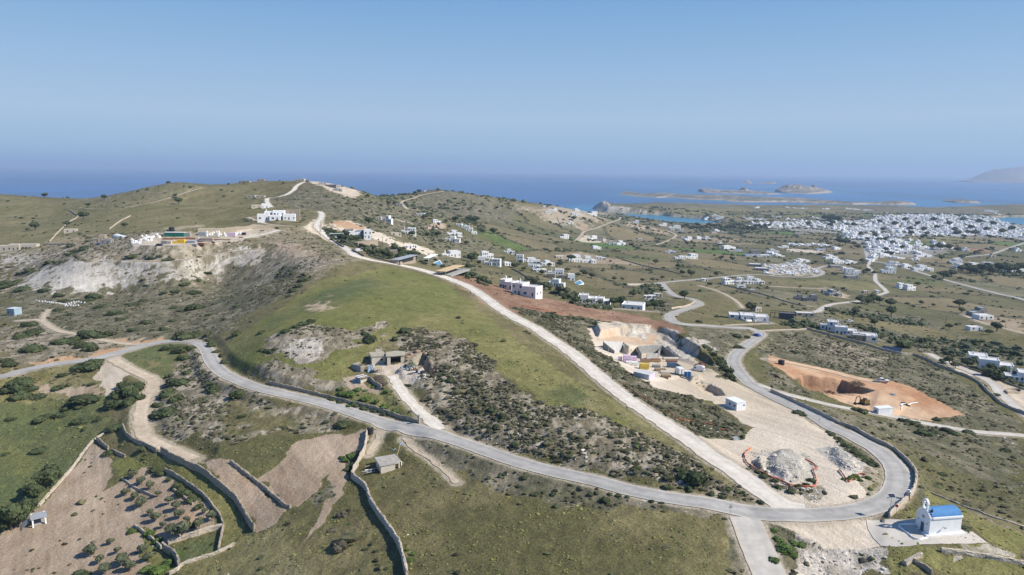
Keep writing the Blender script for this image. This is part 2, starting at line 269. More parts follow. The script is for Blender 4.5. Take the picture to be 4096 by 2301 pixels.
# ---------------------------------------------------------------- roads and tracks, traced on the ground
ROADS = [
 ('asphalt_road', 5.4, 'asphalt', [('B1', [(-300,860),(0,808),(280,765),(560,705),(840,650),(1080,605),(1300,555),(1500,505),(1660,474),(1850,460),(1960,468),(2040,505),(2085,570),(2120,650),(2180,735),(2270,810),(2390,865),(2560,922)]),
   ('B2', [(200,973),(400,1020),(600,1075),(800,1130),(1000,1195),(1200,1262),(1400,1318),(1650,1375),(1900,1432)]),('C2', [(2120,130),(2400,235)]),('C3', [(0,302),(400,402),(800,498),(1200,586),(1600,664),(2000,738),(2300,790),(2560,830)]),
   ('C4', [(300,852),(600,845),(850,805),(1050,745),(1200,670),(1285,585),(1310,490),(1285,390),(1210,300),(1100,205),(950,110),(800,20)]),
   ('B4', [(650,1330),(520,1255),(380,1180),(200,1090),(0,1000)]),('B3', [(2480,950),(2380,880),(2300,800),(2240,715),(2225,655),(2260,590),(2345,520),(2440,450),(2495,405),(2475,370),(2380,345),(2200,330),(2000,315),(1800,300),(1650,275),(1585,240),(1595,200),(1680,165),(1800,130),(1880,100),(1870,75)]),
   ('A3', [(1800,1375),(1650,1345),(1580,1305),(1530,1255),(1500,1212)])]),
 ('asphalt_road', 5.0, 'asphalt', [('A3', [(1400,1218),(1500,1210),(1700,1190),(2000,1165),(2200,1145),(2400,1130),(2560,1135)]),('A4', [(120,1150),(300,1155),(430,1155),(530,1130),(545,1098),(500,1070),(560,1048),(640,1040)])]),
 ('asphalt_road', 6.5, 'asphalt', [('A4', [(2900,1490),(2572,1390),(2300,1320),(2000,1240),(1700,1160),(1500,1100),(1300,1040),(1120,1005),(1030,985),(1000,950),(990,910),(985,880),(1040,835)])]),
 ('asphalt_road', 6.0, 'asphalt', [('A4', [(2700,770),(2572,812),(2400,870),(2250,920),(2000,950),(1850,968)])]),
 ('village_road', 4.5, 'concrete', [('A4', [(1030,990),(1010,1050),(1070,1120),(1080,1190),(1130,1240),(1180,1290),(1180,1315),(1050,1350),(980,1385)]),('B4', [(830,75),(640,95),(560,130),(500,165),(380,175)])]),
 ('dirt_road', 5.6, 'dirtroad', [('C4', [(380,800),(150,745)]),('C3', [(2500,600),(2300,445),(2100,312),(1900,180),(1740,70)]),('B3', [(1470,1260),(1220,1085),(1010,930),(840,790),(680,655),(540,545),(400,450),(230,335),(0,215)]),('B2', [(2420,120)]),
   ('A2', [(2300,1360),(2150,1262),(2000,1195),(1850,1140),(1700,1095),(1550,1060),(1400,1030),(1200,990),(1050,950),(950,900),(860,840),(760,780),(690,725),(640,680),(610,640),(625,600),(655,560),(660,520),(635,492)])]),
 ('hill_road', 5.0, 'dirtroad', [('A2', [(155,455),(110,395),(130,365),(220,355),(310,325),(380,275),(415,230),(490,192)])]),
 ('house_track', 3.5, 'track', [('A2', [(500,655),(380,655),(220,625),(60,592)]),('A1', [(2520,575),(2490,560),(2560,545)])]),
 ('farm_driveway', 3.6, 'dirtroad', [('B2', [(1850,1350),(1760,1260),(1640,1160),(1530,1050),(1450,950),(1400,870),(1370,800)])]),
 ('farm_track', 4.6, 'track', [('B1', [(1140,640),(1260,720),(1420,800),(1530,850),(1530,930),(1460,1030),(1425,1150),(1415,1280),(1440,1380)]),('C1', [(1420,40),(1560,120),(1760,210),(1950,275)])]),
 ('hillside_track', 3.2, 'track', [('B1', [(1400,505),(1180,482),(980,445),(780,398),(620,372),(520,335),(455,285),(390,255),(200,262)])]),
 ('hillside_track', 2.2, 'track', [('B1', [(430,270),(445,210),(490,150)])]),
 ('concrete_lane', 6.0, 'concrete', [('C3', [(2330,860),(2400,1000),(2450,1120),(2500,1250),(2560,1400),(2620,1560)])]),
 ('side_lane', 3.4, 'concrete', [('B4', [(-120,900),(0,940),(250,1005),(500,1070),(750,1135),(1000,1190),(1270,1245),(1450,1280),(1750,1322),(2100,1370),(2600,1425),(3000,1480)])]),
 ('pit_road', 4.5, 'redtrack', [('B4', [(0,640),(300,700),(600,765),(850,830),(1050,870)])]),
 ('villa_lane', 4.0, 'concrete', [('B4', [(2700,1290),(2572,1190),(2430,1080),(2330,990),(2250,890),(2050,780),(1850,705),(1620,600)])]),
 ('coast_track', 5.0, 'track', [('A2', [(1900,290),(1700,322),(1570,365),(1465,405),(1505,450),(1640,490)])]),
 ('plain_track', 5.0, 'track', [('A3', [(640,790),(700,730),(740,695),(900,640),(1040,590),(1090,560),(1050,548),(930,545)])]),
 ('plain_track', 4.5, 'track', [('A3', [(1440,830),(1540,800),(1630,755),(1640,725),(1560,690)])]),
 ('plain_track', 2.5, 'track', [('A3', [(1880,1240),(2050,1290),(2200,1360),(2300,1440)]),('B3', [(2310,130)])]),
 ('plain_track', 3.0, 'track', [('B3', [(2600,290),(2300,300),(2130,308)])]),
 ('plain_track', 3.0, 'track', [('B4', [(390,348),(200,352),(0,360),(-80,372)])]),
 ('plain_track', 3.5, 'track', [('A4', [(0,1240),(200,1255),(400,1265),(600,1270)])]),
 ('plain_track', 3.0, 'track', [('B4', [(2700,400),(2572,385),(2300,320),(2150,280),(1950,200)])]),
 ('yard_track', 4.5, 'dirtroad', [('Y', [(2460,165),(2200,225),(1900,285),(1600,330),(1350,360),(1000,380),(600,400),(200,395)])]),
 ('ridge_track', 2.5, 'track', [('A1', [(2060,245),(1950,270),(1800,330),(1600,390),(1400,430),(1250,462),(1000,470),(800,460)])]),
 ('hill_track', 3.0, 'track', [('Y', [(2200,420),(1900,480),(1600,540),(1200,590),(900,640),(500,655),(0,650)])]),
 ('hill_track', 1.3, 'track', [('C2', [(1480,90),(1600,190),(1750,290),(1900,410),(2020,520)])]),
 ('stair_track', 1.8, 'track', [('C2', [(1240,20),(1200,130),(1130,260)])]),
]
_road_data = []
for name, w, mt, segs in ROADS:
    P_ = np.vstack([H(t, p) for t, p in segs]); P_ = resample(P_, 2.0 if P_[:, 1].min() < 400 else 5.0)
    z = P_[:, 2].copy(); k = 9 if len(z) > 30 else 5; zp = np.pad(z, k, mode='edge'); P_[:, 2] = np.convolve(zp, np.ones(2*k+1)/(2*k+1), 'valid')
    _road_data.append((name, w, mt, P_))
ROADD = np.full(GX.shape, 6.0)                # distance beyond the verge of the nearest road
_num = np.zeros(GX.shape); _den = np.zeros(GX.shape)
for name, w, mt, P_ in _road_data:
    R_ = w/2 + 5.0; d_, z_ = segdist(GX, GY, P_, R_)
    ROADD = np.minimum(ROADD, d_-w/2)
    k = 1-sstep(w/2+.7, w/2+4.6, d_); k = k*(d_ < R_-.01)
    _num += k*z_; _den += k
_k = np.clip(_den, 0,1); GZ = np.where(_den > 1e-4, GZ*(1-_k) + _k*_num/np.maximum(_den, 1e-4), GZ)
# flat pads: yards, terraces, plazas
PADS = [('farm', 'F', [(420,470),(1000,440),(1480,440),(2000,640),(1750,880),(1420,960),(1100,960),(820,760),(600,700),(200,520)]),
        ('chapel', 'H', [(-300,500),(180,560),(420,690),(640,680),(1000,700),(1700,760),(2320,1230),(1000,1260),(-100,1330),(-700,900)]),
        ('junction', 'C4', [(-50,800),(400,790),(800,780),(1250,860),(1180,1160),(900,1210),(420,1130),(100,960)]),
        ('yard', 'Y', [(80,390),(420,220),(1150,170),(2300,130),(2440,165),(1800,300),(1380,370),(900,415),(480,420)]),
        ('site', 'K', [(400,440),(900,560),(1400,560),(1900,560),(2350,700),(2480,860),(1900,920),(1300,1010),(1120,1000),(700,700),(470,500)]),
        ('cabin', 'B3', [(2080,1030),(2250,1010),(2420,1060),(2420,1180),(2250,1210),(2100,1120)]),
        ('redsite', 'B4', [(1000,1110),(1080,880),(1280,880),(1500,1050),(1300,1220),(1030,1200)])]
for nm, t, p in PADS:
    P_ = H(t, p); zc = np.median(P_[:, 2]) if nm != 'junction' else None
    ins = inpoly(GX, GY, P_); d_, _ = segdist(GX, GY, P_, 8, True); k = np.where(ins, sstep(0,3 if nm != 'yard' else 6, d_),0)*.93
    # a plane fitted to the traced outline
    A_ = np.c_[P_[:, 0], P_[:, 1], np.ones(len(P_))]; cf = np.linalg.lstsq(A_, P_[:, 2], rcond=None)[0]
    k = k*sstep(-.2,1.5, ROADD)
    GZ = GZ*(1-k) + k*(cf[0]*GX+cf[1]*GY+cf[2])
# ---------------------------------------------------------------- land cover: albedo, shrub density, roughness of the ground
def A3(c): return np.array(c)
ones = np.ones(GX.shape)
nA = fbm(GX/70, GY/90,11,4); nB = fbm(GX/16, GY/22,21,4); nC = fbm(GX/4, GY/6,31,3); nD = fbm(GX/1.3, GY/1.8,41,2); nE = fbm(GX/35, GY/120,51,4)
def mixc(a, b, t): t = np.clip(t, 0,1)[..., None]; return A3(a)*(1-t) + A3(b)*t
def speck(t0, t1, sc=1.0): return sstep(t0, t1, fbm(GX/(2.2*sc), GY/(3.4*sc),61,3))
GRASS = mixc((.104, .098, .042),(.195, .162, .084), nA*1.2-.25 + (nB-.5)*1.1 + (nC-.5)*.7)
GRASS = GRASS*(0.78+.44*nD[..., None])
def c_grass(): return GRASS
nR = fbm((GX*.85+GY*.53)/.9,(-GX*.53+GY*.85)/16,171,3)
def c_green(): return mixc((.138, .142, .046),(.228, .200, .085), nB*1.3-.45+(nC-.5)*.6+(nE-.5)*1.2)*(.8+.4*nD[..., None])
def c_meadow(): return mixc((.108, .100, .042),(.215, .180, .088), nB*2.0-.65+(nC-.5)*.7+(nA-.5)*1.3)*(.8+.4*nD[..., None])
def c_lush(): return mixc((.095, .112, .045),(.140, .138, .058), nB*1.5-.4+(nC-.5)*.6)*(.8+.4*nD[..., None])
def c_dry(): return mixc((.155, .140, .055),(.235, .205, .110), nB*1.5-.4+(nC-.5)*.6)*(.8+.4*nD[..., None])
def c_scrub(): return mixc((.175, .150, .100),(.330, .285, .215), speck(.42, .66)*.9 + (nB-.5)*.6)*(.8+.4*nD[..., None])
def c_dark(): return mixc((.105, .100, .058),(.200, .175, .120), speck(.35, .75,1.6)*.9 + (nB-.5)*.6)*(.75+.5*nD[..., None])
def c_bare(): return mixc((.420, .350, .265),(.560, .485, .390), nB*1.6-.4+(nC-.5))*(.80+.4*nR[..., None])
def c_bank(): return mixc((.350, .320, .270),(.520, .485, .430), nB*1.4-.3+(nR-.5)*1.2)*(.86+.28*nD[..., None])
def c_rock(): return mixc((.300, .265, .215),(.500, .455, .390), speck(.35, .65)*.8+(nC-.5)*.8)*(.75+.5*nD[..., None])
def c_tan(): return mixc((.300, .225, .155),(.430, .340, .250), nB*1.6-.4+(nC-.5)*.9)*(.78+.44*nR[..., None])
def c_brown(): return mixc((.180, .105, .065),(.310, .195, .130), nB*1.4-.3+(nC-.5)*1.1)*(.75+.5*nD[..., None])
def c_red(): return mixc((.400, .215, .115),(.560, .390, .255), nB*1.8-.4+(nC-.5)*.7)*(.85+.3*nD[..., None])
def c_cream(): return mixc((.470, .390, .290),(.640, .560, .460), nE*1.6-.4+(nC-.5)*.3)*(.80+.4*nR[..., None])
def c_town(): return mixc((.30, .29, .27),(.17, .16, .12), nB*2-.6)
def c_orange(): return mixc((.400, .240, .135),(.470, .330, .215), nB*1.6-.4)*(.85+.3*nD[..., None])
COVER = {}; AMP = np.ones(GX.shape)
alb = GRASS.copy(); den = .010*(1-.85*sstep(380,480, GY))*ones; rgh = .25*ones
# parcels of the plain
def parcels(sx, sy, ang, seed):
    c, s = math.cos(ang), math.sin(ang); x = (GX*c+GY*s)/sx + .5*(fbm(GX/120, GY/120, seed+9,2)-.5); y = (-GX*s+GY*c)/sy
    ix = np.floor(x); iy = np.floor(y); f1 = np.full(x.shape, 9.); f2 = f1.copy(); cid = np.zeros(x.shape)
    for a in (-1,0,1):
        for b in (-1,0,1):
            jx = ix+a; jy = iy+b; h1 = _h(jx, jy, seed); d = np.hypot(jx+.15+.7*h1-x, jy+.15+.7*_h(jx, jy, seed+1)-y)
            n = d < f1; f2 = np.where(n, f1, np.minimum(f2, d)); f1 = np.where(n, d, f1); cid = np.where(n, _h(jx, jy, seed+2), cid)
    return cid, (f2-f1)*min(sx, sy)*.5
cid, edge = parcels(95,130, .35,71)
plain = sstep(60,130, GX + (GY-520)*.35)*sstep(480,600, GY)*(GZ < 85)
pc = mixc((.104, .102, .048),(.195, .160, .092), cid*1.1-.05+(nE-.5)*.9)
pc = np.where(((cid > .55) & (cid < .68))[..., None], mixc((.115, .112, .065),(.180, .165, .105), nB*1.5-.3), pc)
pc = np.where(((cid > .80) & (cid < .86))[..., None], mixc((.075, .135, .030),(.110, .150, .045), nB), pc)
pc = pc*(.72+.30*nB+.26*nC)[..., None]
hedge = 1-sstep(1.6,4.5+GY*.0015, edge+(nC-.5)*4)
pc = pc*(1-hedge*.8)[..., None] + A3((.075, .072, .045))*(hedge*.8)[..., None]
k = plain*(.9); alb = alb*(1-k)[..., None] + pc*k[..., None]
# rough hill country on the right-hand hills
hil = sstep(.0,1,(nA-.38)*4)*(1-plain)*sstep(480,560, GY)*(.12+.88*sstep(-260,-120, GX+(GY-700)*.12)); alb = alb*(1-hil*.75)[..., None] + c_dark()*(hil*.75)[..., None]
# named patches (traced), in painting order: colour, shrubs per square metre, roughness in metres
_dx = (fbm(GX/5, GY/5,81,3)-.5); _dy = (fbm(GX/5, GY/5,91,3)-.5)
def patch(t, p, col, dn, rg, amp=1.0, soft=None, op=1.0):
    P_ = H(t, p); am = (1.2+GY*.012)*amp
    Xp, Yp = GX+_dx*am*2, GY+_dy*am*3
    ins = inpoly(Xp, Yp, P_)
    if soft:
        d_, _ = segdist(Xp, Yp, P_, soft, True); w = np.where(ins, sstep(0,1, d_/soft+(nC-.5)*.5),0)
    else: w = ins.astype(float)
    w = w*op; s = w > 0
    if col not in COVER: COVER[col] = globals()['c_'+col]()
    alb[s] = alb[s]*(1-w[s])[:, None] + COVER[col][s]*w[s][:, None]
    AMP[s] = AMP[s]*(1-w[s]) + (.3 if col in ('bare', 'cream', 'red') else .55 if col in ('tan', 'orange', 'brown') else 1.0)*w[s]
    if dn is not None: den[s] = den[s]*(1-w[s]) + dn*w[s]
    if rg is not None: rgh[s] = rgh[s]*(1-w[s]) + rg*w[s]
PATCH = [
 # left country
 ('D', [(0,640),(260,590),(640,640),(700,700),(560,840),(440,850),(0,935)], 'scrub', .16, .5,3, None),
 ('D', [(0,740),(60,720),(350,725),(520,700),(650,650),(700,690),(620,780),(540,845),(420,850),(280,850),(100,830),(0,820)], 'dark', .12, .5,3, None),
 ('D', [(0,860),(130,855),(250,870),(380,870),(200,895),(60,925),(0,935)], 'scrub', .10, .4,2, None),
 ('B1', [(500,660),(700,610),(860,640),(700,700),(300,740),(250,700)], 'orange', .05, .2,1, None),
 ('B1', [(880,600),(1100,540),(1300,530),(1200,570),(950,620)], 'orange', .03, .2,1, None),
 ('B1', [(1050,440),(1300,455),(1650,430),(1640,465),(1500,490),(1350,495),(1150,475)], 'orange', .03, .2,1, None),
 ('A1', [(210,1240),(360,1110),(600,1040),(850,990),(1300,985),(1700,1010),(2050,960),(2400,880),(2600,830),(2640,930),(2450,1000),(2200,1080),(2020,1180),(1750,1160),(1300,1220),(900,1280),(560,1290)], 'bank', .03, .3,2, None),
 ('A1', [(1000,1010),(1700,1010),(2300,930),(2400,960),(1950,1150),(1500,1150),(1050,1100)], 'scrub', .2, .4,3, None, .6),
 ('A1', [(850,930),(1000,900),(1300,880),(2400,800),(2500,790),(2350,900),(1900,960),(1300,985),(950,990)], 'scrub', .15, .5,2, None),
 ('A1', [(0,930),(150,900),(400,940),(500,970),(300,1020),(150,1010),(0,1030)], 'rock', .05, .3,2, None),
 ('A1', [(780,370),(1100,300),(1500,210),(1900,195),(2050,240),(1800,320),(1300,440),(1000,465),(800,455)], 'dark', .05, .6,3, None),
 ('A1', [(440,830),(560,760),(880,740),(900,800),(850,850),(640,860)], 'tan', .03, .1,1, None),
 ('A1', [(1650,660),(1850,640),(2070,620),(2060,640),(1850,670),(1740,690)], 'bare', .0, .1,1, None),
 ('Y', [(80,390),(420,220),(1150,170),(2300,130),(2460,165),(2300,250),(1800,330),(1380,390),(900,430),(480,430),(100,460)], 'bare', 0, .02, .6, None),
 ('Y', [(1880,480),(2170,490),(2130,600),(1900,660),(1500,760),(1250,840),(1400,700)], 'rock', .03, .4,1, None),
 ('Y', [(2090,800),(2480,790),(2430,960),(2330,1020),(2150,940)], 'rock', .02, .2, .6, None),
 ('A2', [(0,660),(480,660),(640,780),(1000,950),(1080,980),(850,1030),(640,1190),(430,1170),(300,1050),(0,1100)], 'scrub', .10, .3,1, None, .5),
 ('A2', [(230,780),(330,800),(550,900),(640,980),(520,1010),(350,960),(200,900)], 'tan', .04, .3,1.5, None),
 ('A2', [(200,900),(600,970),(900,980),(700,1060),(500,1180),(200,1400),(0,1400),(0,1000)], 'scrub', .10, .4,1.5, None),
 ('A2', [(0,850),(60,800),(60,950),(0,1020)], 'bare', .0, .2,1, None),
 ('A2', [(120,380),(420,290),(500,200),(700,250),(860,330),(1150,370),(1350,420),(1650,600),(1850,700),(1600,700),(1300,660),(900,560),(700,500),(520,470),(300,470)], 'dark', .035, .8,3, None),
 ('A2', [(1500,420),(1620,340),(1900,290),(2150,320),(2570,440),(2570,620),(2100,560),(1700,520)], 'dark', .025, .8,3, None),
 ('A2', [(500,200),(600,180),(760,210),(830,240),(960,260),(1040,330),(1000,355),(880,330),(740,280)], 'bare', 0, .4, .5, None),
 ('A2', [(720,640),(850,580),(950,590),(1100,660),(1200,690),(1450,790),(1700,860),(1800,900),(1790,950),(1600,900),(1350,830),(1150,760),(880,690)], 'cream', .01, .3,1, None),
 ('A2', [(760,610),(860,580),(1060,640),(1120,680),(900,670)], 'orange', 0, .3, .5, None),
 ('A2', [(1700,630),(1900,610),(1900,660),(1760,690)], 'tan', .0, .1, .5, None),
 ('D', [(540,850),(600,800),(680,762),(745,732),(782,700),(740,680),(700,680),(640,730),(560,800),(500,850)], 'dark', .3, .5,1, None),
 ('D', [(0,490),(240,500),(470,465),(660,460),(700,520),(560,600),(300,600),(0,630)], 'dry', None, None, 3, None, .55),
 ('A2', [(470,655),(560,600),(600,560),(690,560),(690,640),(775,800),(740,800),(600,720)], 'bare', 0, .02, .4, None),
 # plot hill
 ('D', [(560,870),(640,820),(730,755),(790,712),(900,690),(985,672),(1100,700),(1190,762),(1300,855),(1440,955),(1600,1075),(1700,1150),(1500,1040),(1380,1020),(1240,930),(1150,850),(1050,825),(960,860),(900,900),(870,960),(750,950),(600,935)], 'green', .004, .15,1, None),
 ('D', [(640,830),(760,750),(860,705),(960,690),(1000,720),(900,760),(760,800),(650,850)], 'lush', 0, .12,1.5,9),
 ('D', [(1360,980),(1440,960),(1530,1010),(1500,1030),(1400,1020)], 'lush', 0, .12,1.5,5),
 ('B2', [(500,100),(680,40),(830,100),(720,150),(620,160)], 'tan', 0, .1,2,4),
 ('B2', [(0,470),(200,400),(350,340),(700,330),(1000,340),(1300,270),(1330,300),(1240,400),(1060,470),(850,560),(700,640),(450,680),(280,650),(100,580)], 'scrub', .16, .5,1, None),
 ('B2', [(200,560),(400,440),(650,470),(700,600),(500,660),(350,660)], 'rock', .12, .5,1, None),
 ('B2', [(0,720),(300,720),(700,820),(900,830),(880,950),(700,990),(300,930),(0,840)], 'scrub', .22, .4,1, None),
 ('B2', [(880,830),(960,800),(1130,860),(1380,1000),(1570,1200),(1640,1250),(1400,1200),(1100,1110),(850,1040)], 'green', .25, .4,1, None),
 ('B2', [(880,830),(980,790),(1100,870),(1100,920),(1260,960),(1200,1010),(1000,960),(900,920)], 'tan', .01, .1, .5, None),
 ('D', [(985,840),(1050,820),(1170,850),(1260,950),(1350,1015),(1460,1035),(1590,1075),(1720,1150),(1830,1215),(1940,1275),(1800,1250),(1600,1215),(1300,1145),(1090,1080),(1060,1000),(990,930),(1010,880)], 'scrub', .95, .45,1, None),
 ('D', [(1450,1030),(1600,1075),(1720,1150),(1700,1100),(1600,1030),(1450,940)], 'dry', .01, .15,1,4),
 ('B2', [(900,1050),(1200,1120),(1600,1260),(1800,1310),(1400,1240),(1100,1170)], 'dark', .2, .3, .5, None),
 ('B2', [(1080,720),(1250,690),(1500,680),(1640,720),(1740,800),(1640,870),(1480,890),(1400,870),(1200,800)], 'bare', 0, .03, .6, None),
 ('B2', [(1500,580),(1700,570),(1760,700),(1840,770),(1780,830),(1690,760),(1650,670),(1520,650)], 'scrub', .3, .5, .5, None),
 # right of the dirt road
 ('D', [(1120,690),(1210,705),(1320,735),(1480,775),(1600,790),(1730,835),(1700,860),(1540,815),(1420,795),(1300,790),(1220,765)], 'brown', .008, .3,1, None),
 ('D', [(1290,775),(1430,795),(1490,820),(1530,880),(1600,950),(1750,1000),(1880,1070),(1865,1105),(1720,1100),(1560,980),(1440,870)], 'dark', .95, .45,1, None),
 ('D', [(1400,800),(1490,800),(1570,810),(1560,870),(1500,890),(1430,840)], 'dark', .35, .4,1, None),
 ('D', [(1480,820),(1570,812),(1640,825),(1690,840),(1720,870),(1770,920),(1820,950),(1920,985),(2010,1040),(2110,1110),(2160,1160),(2200,1210),(2180,1250),(2130,1280),(1990,1275),(1850,1200),(1720,1105),(1870,1105),(1890,1075),(1790,1010),(1640,975),(1560,915),(1500,880)], 'cream', 0, .10, .5, None),
 ('K', [(0,40),(700,60),(1280,60),(1300,280),(850,290),(560,200),(100,180),(-50,250)], 'red', 0, .5,1,2, .55),
 ('K', [(1280,50),(1600,170),(1960,430),(2100,620),(1900,600),(1700,520),(1400,300)], 'rock', 0, .8,1, None),
 ('B3', [(950,285),(1400,310),(1600,340),(1900,550),(1750,640),(1500,420),(1200,400)], 'rock', 0, .7,1, None),
 ('B3', [(1900,540),(2050,700),(2220,860),(2140,850),(1950,650)], 'dark', .4, .4,1, None),
 ('C4', [(500,-40),(640,20),(900,180),(1120,340),(1140,480),(1050,620),(880,690),(940,480),(950,330),(750,160)], 'scrub', .25, .3,1, None),
 ('C4', [(0,430),(100,520),(400,560),(500,500),(540,640),(440,720),(300,680),(100,610),(-150,480),(-240,330),(-150,300)], 'scrub', .30, .5,1, None),
 ('C4', [(40,200),(300,190),(430,330),(440,460),(350,520),(150,520),(0,440),(-60,330)], 'bank', 0, .35,1.5, None),
 ('C4', [(600,180),(760,190),(930,300),(960,360),(860,400),(720,380),(620,290)], 'bank', 0, .3,1.5, None),
 ('B3', [(1700,310),(2100,320),(2420,360),(2430,410),(2300,540),(2160,650),(2000,540),(1780,400)], 'dark', .07, .4,1, None),
 ('B3', [(1760,420),(1960,440),(2060,540),(1950,560),(1800,480)], 'rock', .05, .3,1, None),
 ('B4', [(0,670),(150,800),(420,980),(500,1060),(250,1000),(0,930)], 'dark', .20, .3,1, None),
 ('B4', [(-150,590),(0,370),(400,360),(900,500),(1500,620),(1900,820),(2150,1000),(2350,1180),(2572,1290),(2572,1400),(2100,1350),(1450,1260),(1990,1220),(1400,900),(850,800),(300,680)], 'dark', .22, .35,1, None),
 ('B4', [(300,380),(800,480),(1200,620),(1300,800),(900,780),(500,600)], 'scrub', .30, .3,1.5,10),
 ('B4', [(0,600),(60,620),(300,690),(600,750),(850,810),(1100,860),(1250,870),(1400,910),(1750,1080),(1985,1222),(1750,1220),(1620,1260),(1400,1250),(1270,1235),(1000,1170),(850,1120),(700,1060),(540,990),(400,950),(250,850),(150,760),(0,670)], 'red', 0, .2, .4, None),
 ('B4', [(330,790),(740,850),(1080,960),(900,1000),(500,990),(250,850)], 'brown', 0, .9, .6,2, .75),
 ('B4', [(2260,900),(2350,880),(2572,960),(2700,1000),(2700,1300),(2572,1200),(2380,1040),(2270,980)], 'bare', 0, .05, .4, None),
 ('B4', [(1700,640),(1880,680),(2150,810),(2130,840),(1900,770)], 'bare', 0, .05, .4, None),
 ('B4', [(580,110),(1500,200),(2000,440),(2572,520),(2572,720),(2100,720),(1700,600),(1400,540),(900,440),(850,300),(300,330),(130,290)], 'dark', .10, .4,1.5, None),
 ('B4', [(560,170),(900,190),(1200,260),(1700,330),(1990,460),(1600,430),(1100,330),(700,240)], 'grass', .03, .3,1, None),
 ('D', [(1900,985),(2000,1015),(2270,1050),(2576,1110),(2576,1330),(2440,1310),(2290,1250),(2290,1190),(2230,1130),(2100,1050),(1960,1000)], 'dark', .10, .3,1.5, None),
 ('C4', [(900,20),(1300,100),(1800,350),(2300,500),(2600,700),(2600,1000),(2000,800),(1650,640),(1480,560),(1480,400),(1300,230)], 'grass', .08, .3,2, None, .8),
 ('C4', [(1290,830),(1450,760),(1700,640),(2100,860),(2600,1060),(2600,1330),(2200,1100),(1950,900),(1500,880),(1360,880)], 'green', .03, .2,1, None),
 # junction plaza and the bank below it
 ('C4', [(-600,780),(0,870),(400,890),(1000,890),(1180,900),(1160,1160),(900,1215),(640,1190),(420,1130),(250,1040),(60,950),(-240,900)], 'cream', 0, .04, .5, None),
 ('C4', [(-30,950),(250,1040),(420,1130),(640,1190),(1180,1200),(1200,1350),(1250,1447),(100,1447),(-60,1150),(-150,980)], 'rock', .12, .5,1, None),
 ('C4', [(0,960),(200,1020),(380,1120),(300,1220),(200,1447),(60,1400),(-60,1150)], 'dark', .30, .5,1, None),
 ('C4', [(1200,1180),(1700,1140),(2200,1140),(2572,1300),(2700,1500),(1250,1470)], 'green', .05, .2,1, None),
 ('C4', [(1740,1160),(2300,1180),(2572,1280),(2572,1330),(2200,1240),(1750,1210)], 'rock', .03, .2,1, None, .8),
 # lower middle
 ('C2', [(1000,470),(1450,350),(1500,90),(2572,350),(2572,1500),(1500,1500),(1400,1100),(1150,700)], 'meadow', .008, .2,1, None),
 ('C3', [(0,400),(1200,620),(2240,840),(2300,1500),(-50,1500)], 'meadow', .004, .2,1, None),
 ('C3', [(0,350),(500,470),(1300,660),(2200,830),(1900,860),(1300,790),(800,760),(400,700),(0,660)], 'dark', .22, .35,1, None),
 ('C2', [(1530,30),(2100,180),(2572,350),(2572,660),(2350,640),(2050,430),(1750,260)], 'dark', .22, .35,1, None),
 ('C3', [(100,620),(600,700),(760,800),(500,820),(200,720)], 'tan', .03, .2,2,6),
 ('C3', [(1200,850),(2200,880),(2150,1100),(1500,1050)], 'dry', .01, .2,2,10, .6),
 ('C3', [(600,900),(1500,1000),(2000,1200),(1900,1447),(1200,1200)], 'lush', .0, .2,3,10, .25),
 ('C3', [(1300,1250),(2100,1150),(2200,1500),(1600,1500)], 'dry', .02, .2,3,10, .7),
 ('C3', [(2150,840),(2260,850),(2330,1100),(2450,1447),(2140,1447),(2150,1100)], 'dark', .5, .5, .8, None),
 ('C3', [(2520,930),(2620,960),(2720,1200),(2720,1447),(2640,1447),(2560,1150)], 'dark', .25, .6, .8, None),
 ('C2', [(870,560),(1080,600),(1200,1000),(1450,1500),(-100,1500),(0,1000),(450,880),(650,700),(880,600)], 'meadow', .05, .3,1, None),
 ('C2', [(380,900),(560,1080),(900,1240),(1050,1500),(300,1500),(100,1200)], 'dry', .04, .3,2,8, .8),
 ('C2', [(330,140),(500,60),(1050,0),(1110,30),(1080,200),(900,230),(870,300),(900,480),(840,640),(700,900),(520,1070),(640,870),(720,640),(760,420),(680,480),(560,650),(420,770),(200,640),(0,510),(100,420),(260,300)], 'tan', 0, .15, .5, None),
 ('C2', [(260,270),(420,200),(330,500),(520,680),(400,770),(180,640),(160,460)], 'brown', 0, .3,1,3, .5),
 ('C2', [(850,260),(1060,200),(1000,400),(900,520)], 'dark', .5, .4,1, None),
 ('C2', [(530,690),(720,540),(760,620),(650,720)], 'dark', .4, .4,1, None),
 ('B1', [(1980,480),(2060,620),(2180,770),(2400,900),(2600,960),(2900,1080),(3600,1260),(3500,1310),(3000,1370),(2560,1447),(2300,1447),(1900,1447),(1650,1400),(1480,1300),(1480,1100),(1620,900),(1800,700),(1900,560)], 'scrub', .5, .45,1, None),
 ('B1', [(2300,980),(2700,1060),(3400,1260),(3100,1350),(2560,1447),(2300,1447),(2100,1250)], 'grass', .14, .4,1.5,5),
 ('B1', [(1200,600),(1700,490),(1800,560),(1760,700),(1640,850),(1380,760)], 'lush', .02, .2,1, None),
 ('B1', [(1400,680),(1650,620),(1700,700),(1500,760)], 'dry', .02, .2,1,3),
 ('B1', [(1090,610),(1200,620),(1260,700),(1400,780),(1230,840),(1180,950),(1060,1060),(1020,1050),(1040,950),(940,830),(1000,750)], 'bare', 0, .08, .5, None),
 ('B1', [(0,830),(700,740),(940,830),(1030,900),(1040,1150),(600,1180),(0,1180)], 'dry', .04, .25,1, None),
 ('B1', [(330,880),(560,960),(900,930),(1020,960),(1000,1000),(600,1010),(300,970)], 'tan', .01, .1,1, None),
 ('B1', [(500,1120),(620,1060),(800,1090),(700,1150),(560,1200)], 'tan', .01, .1,1, None),
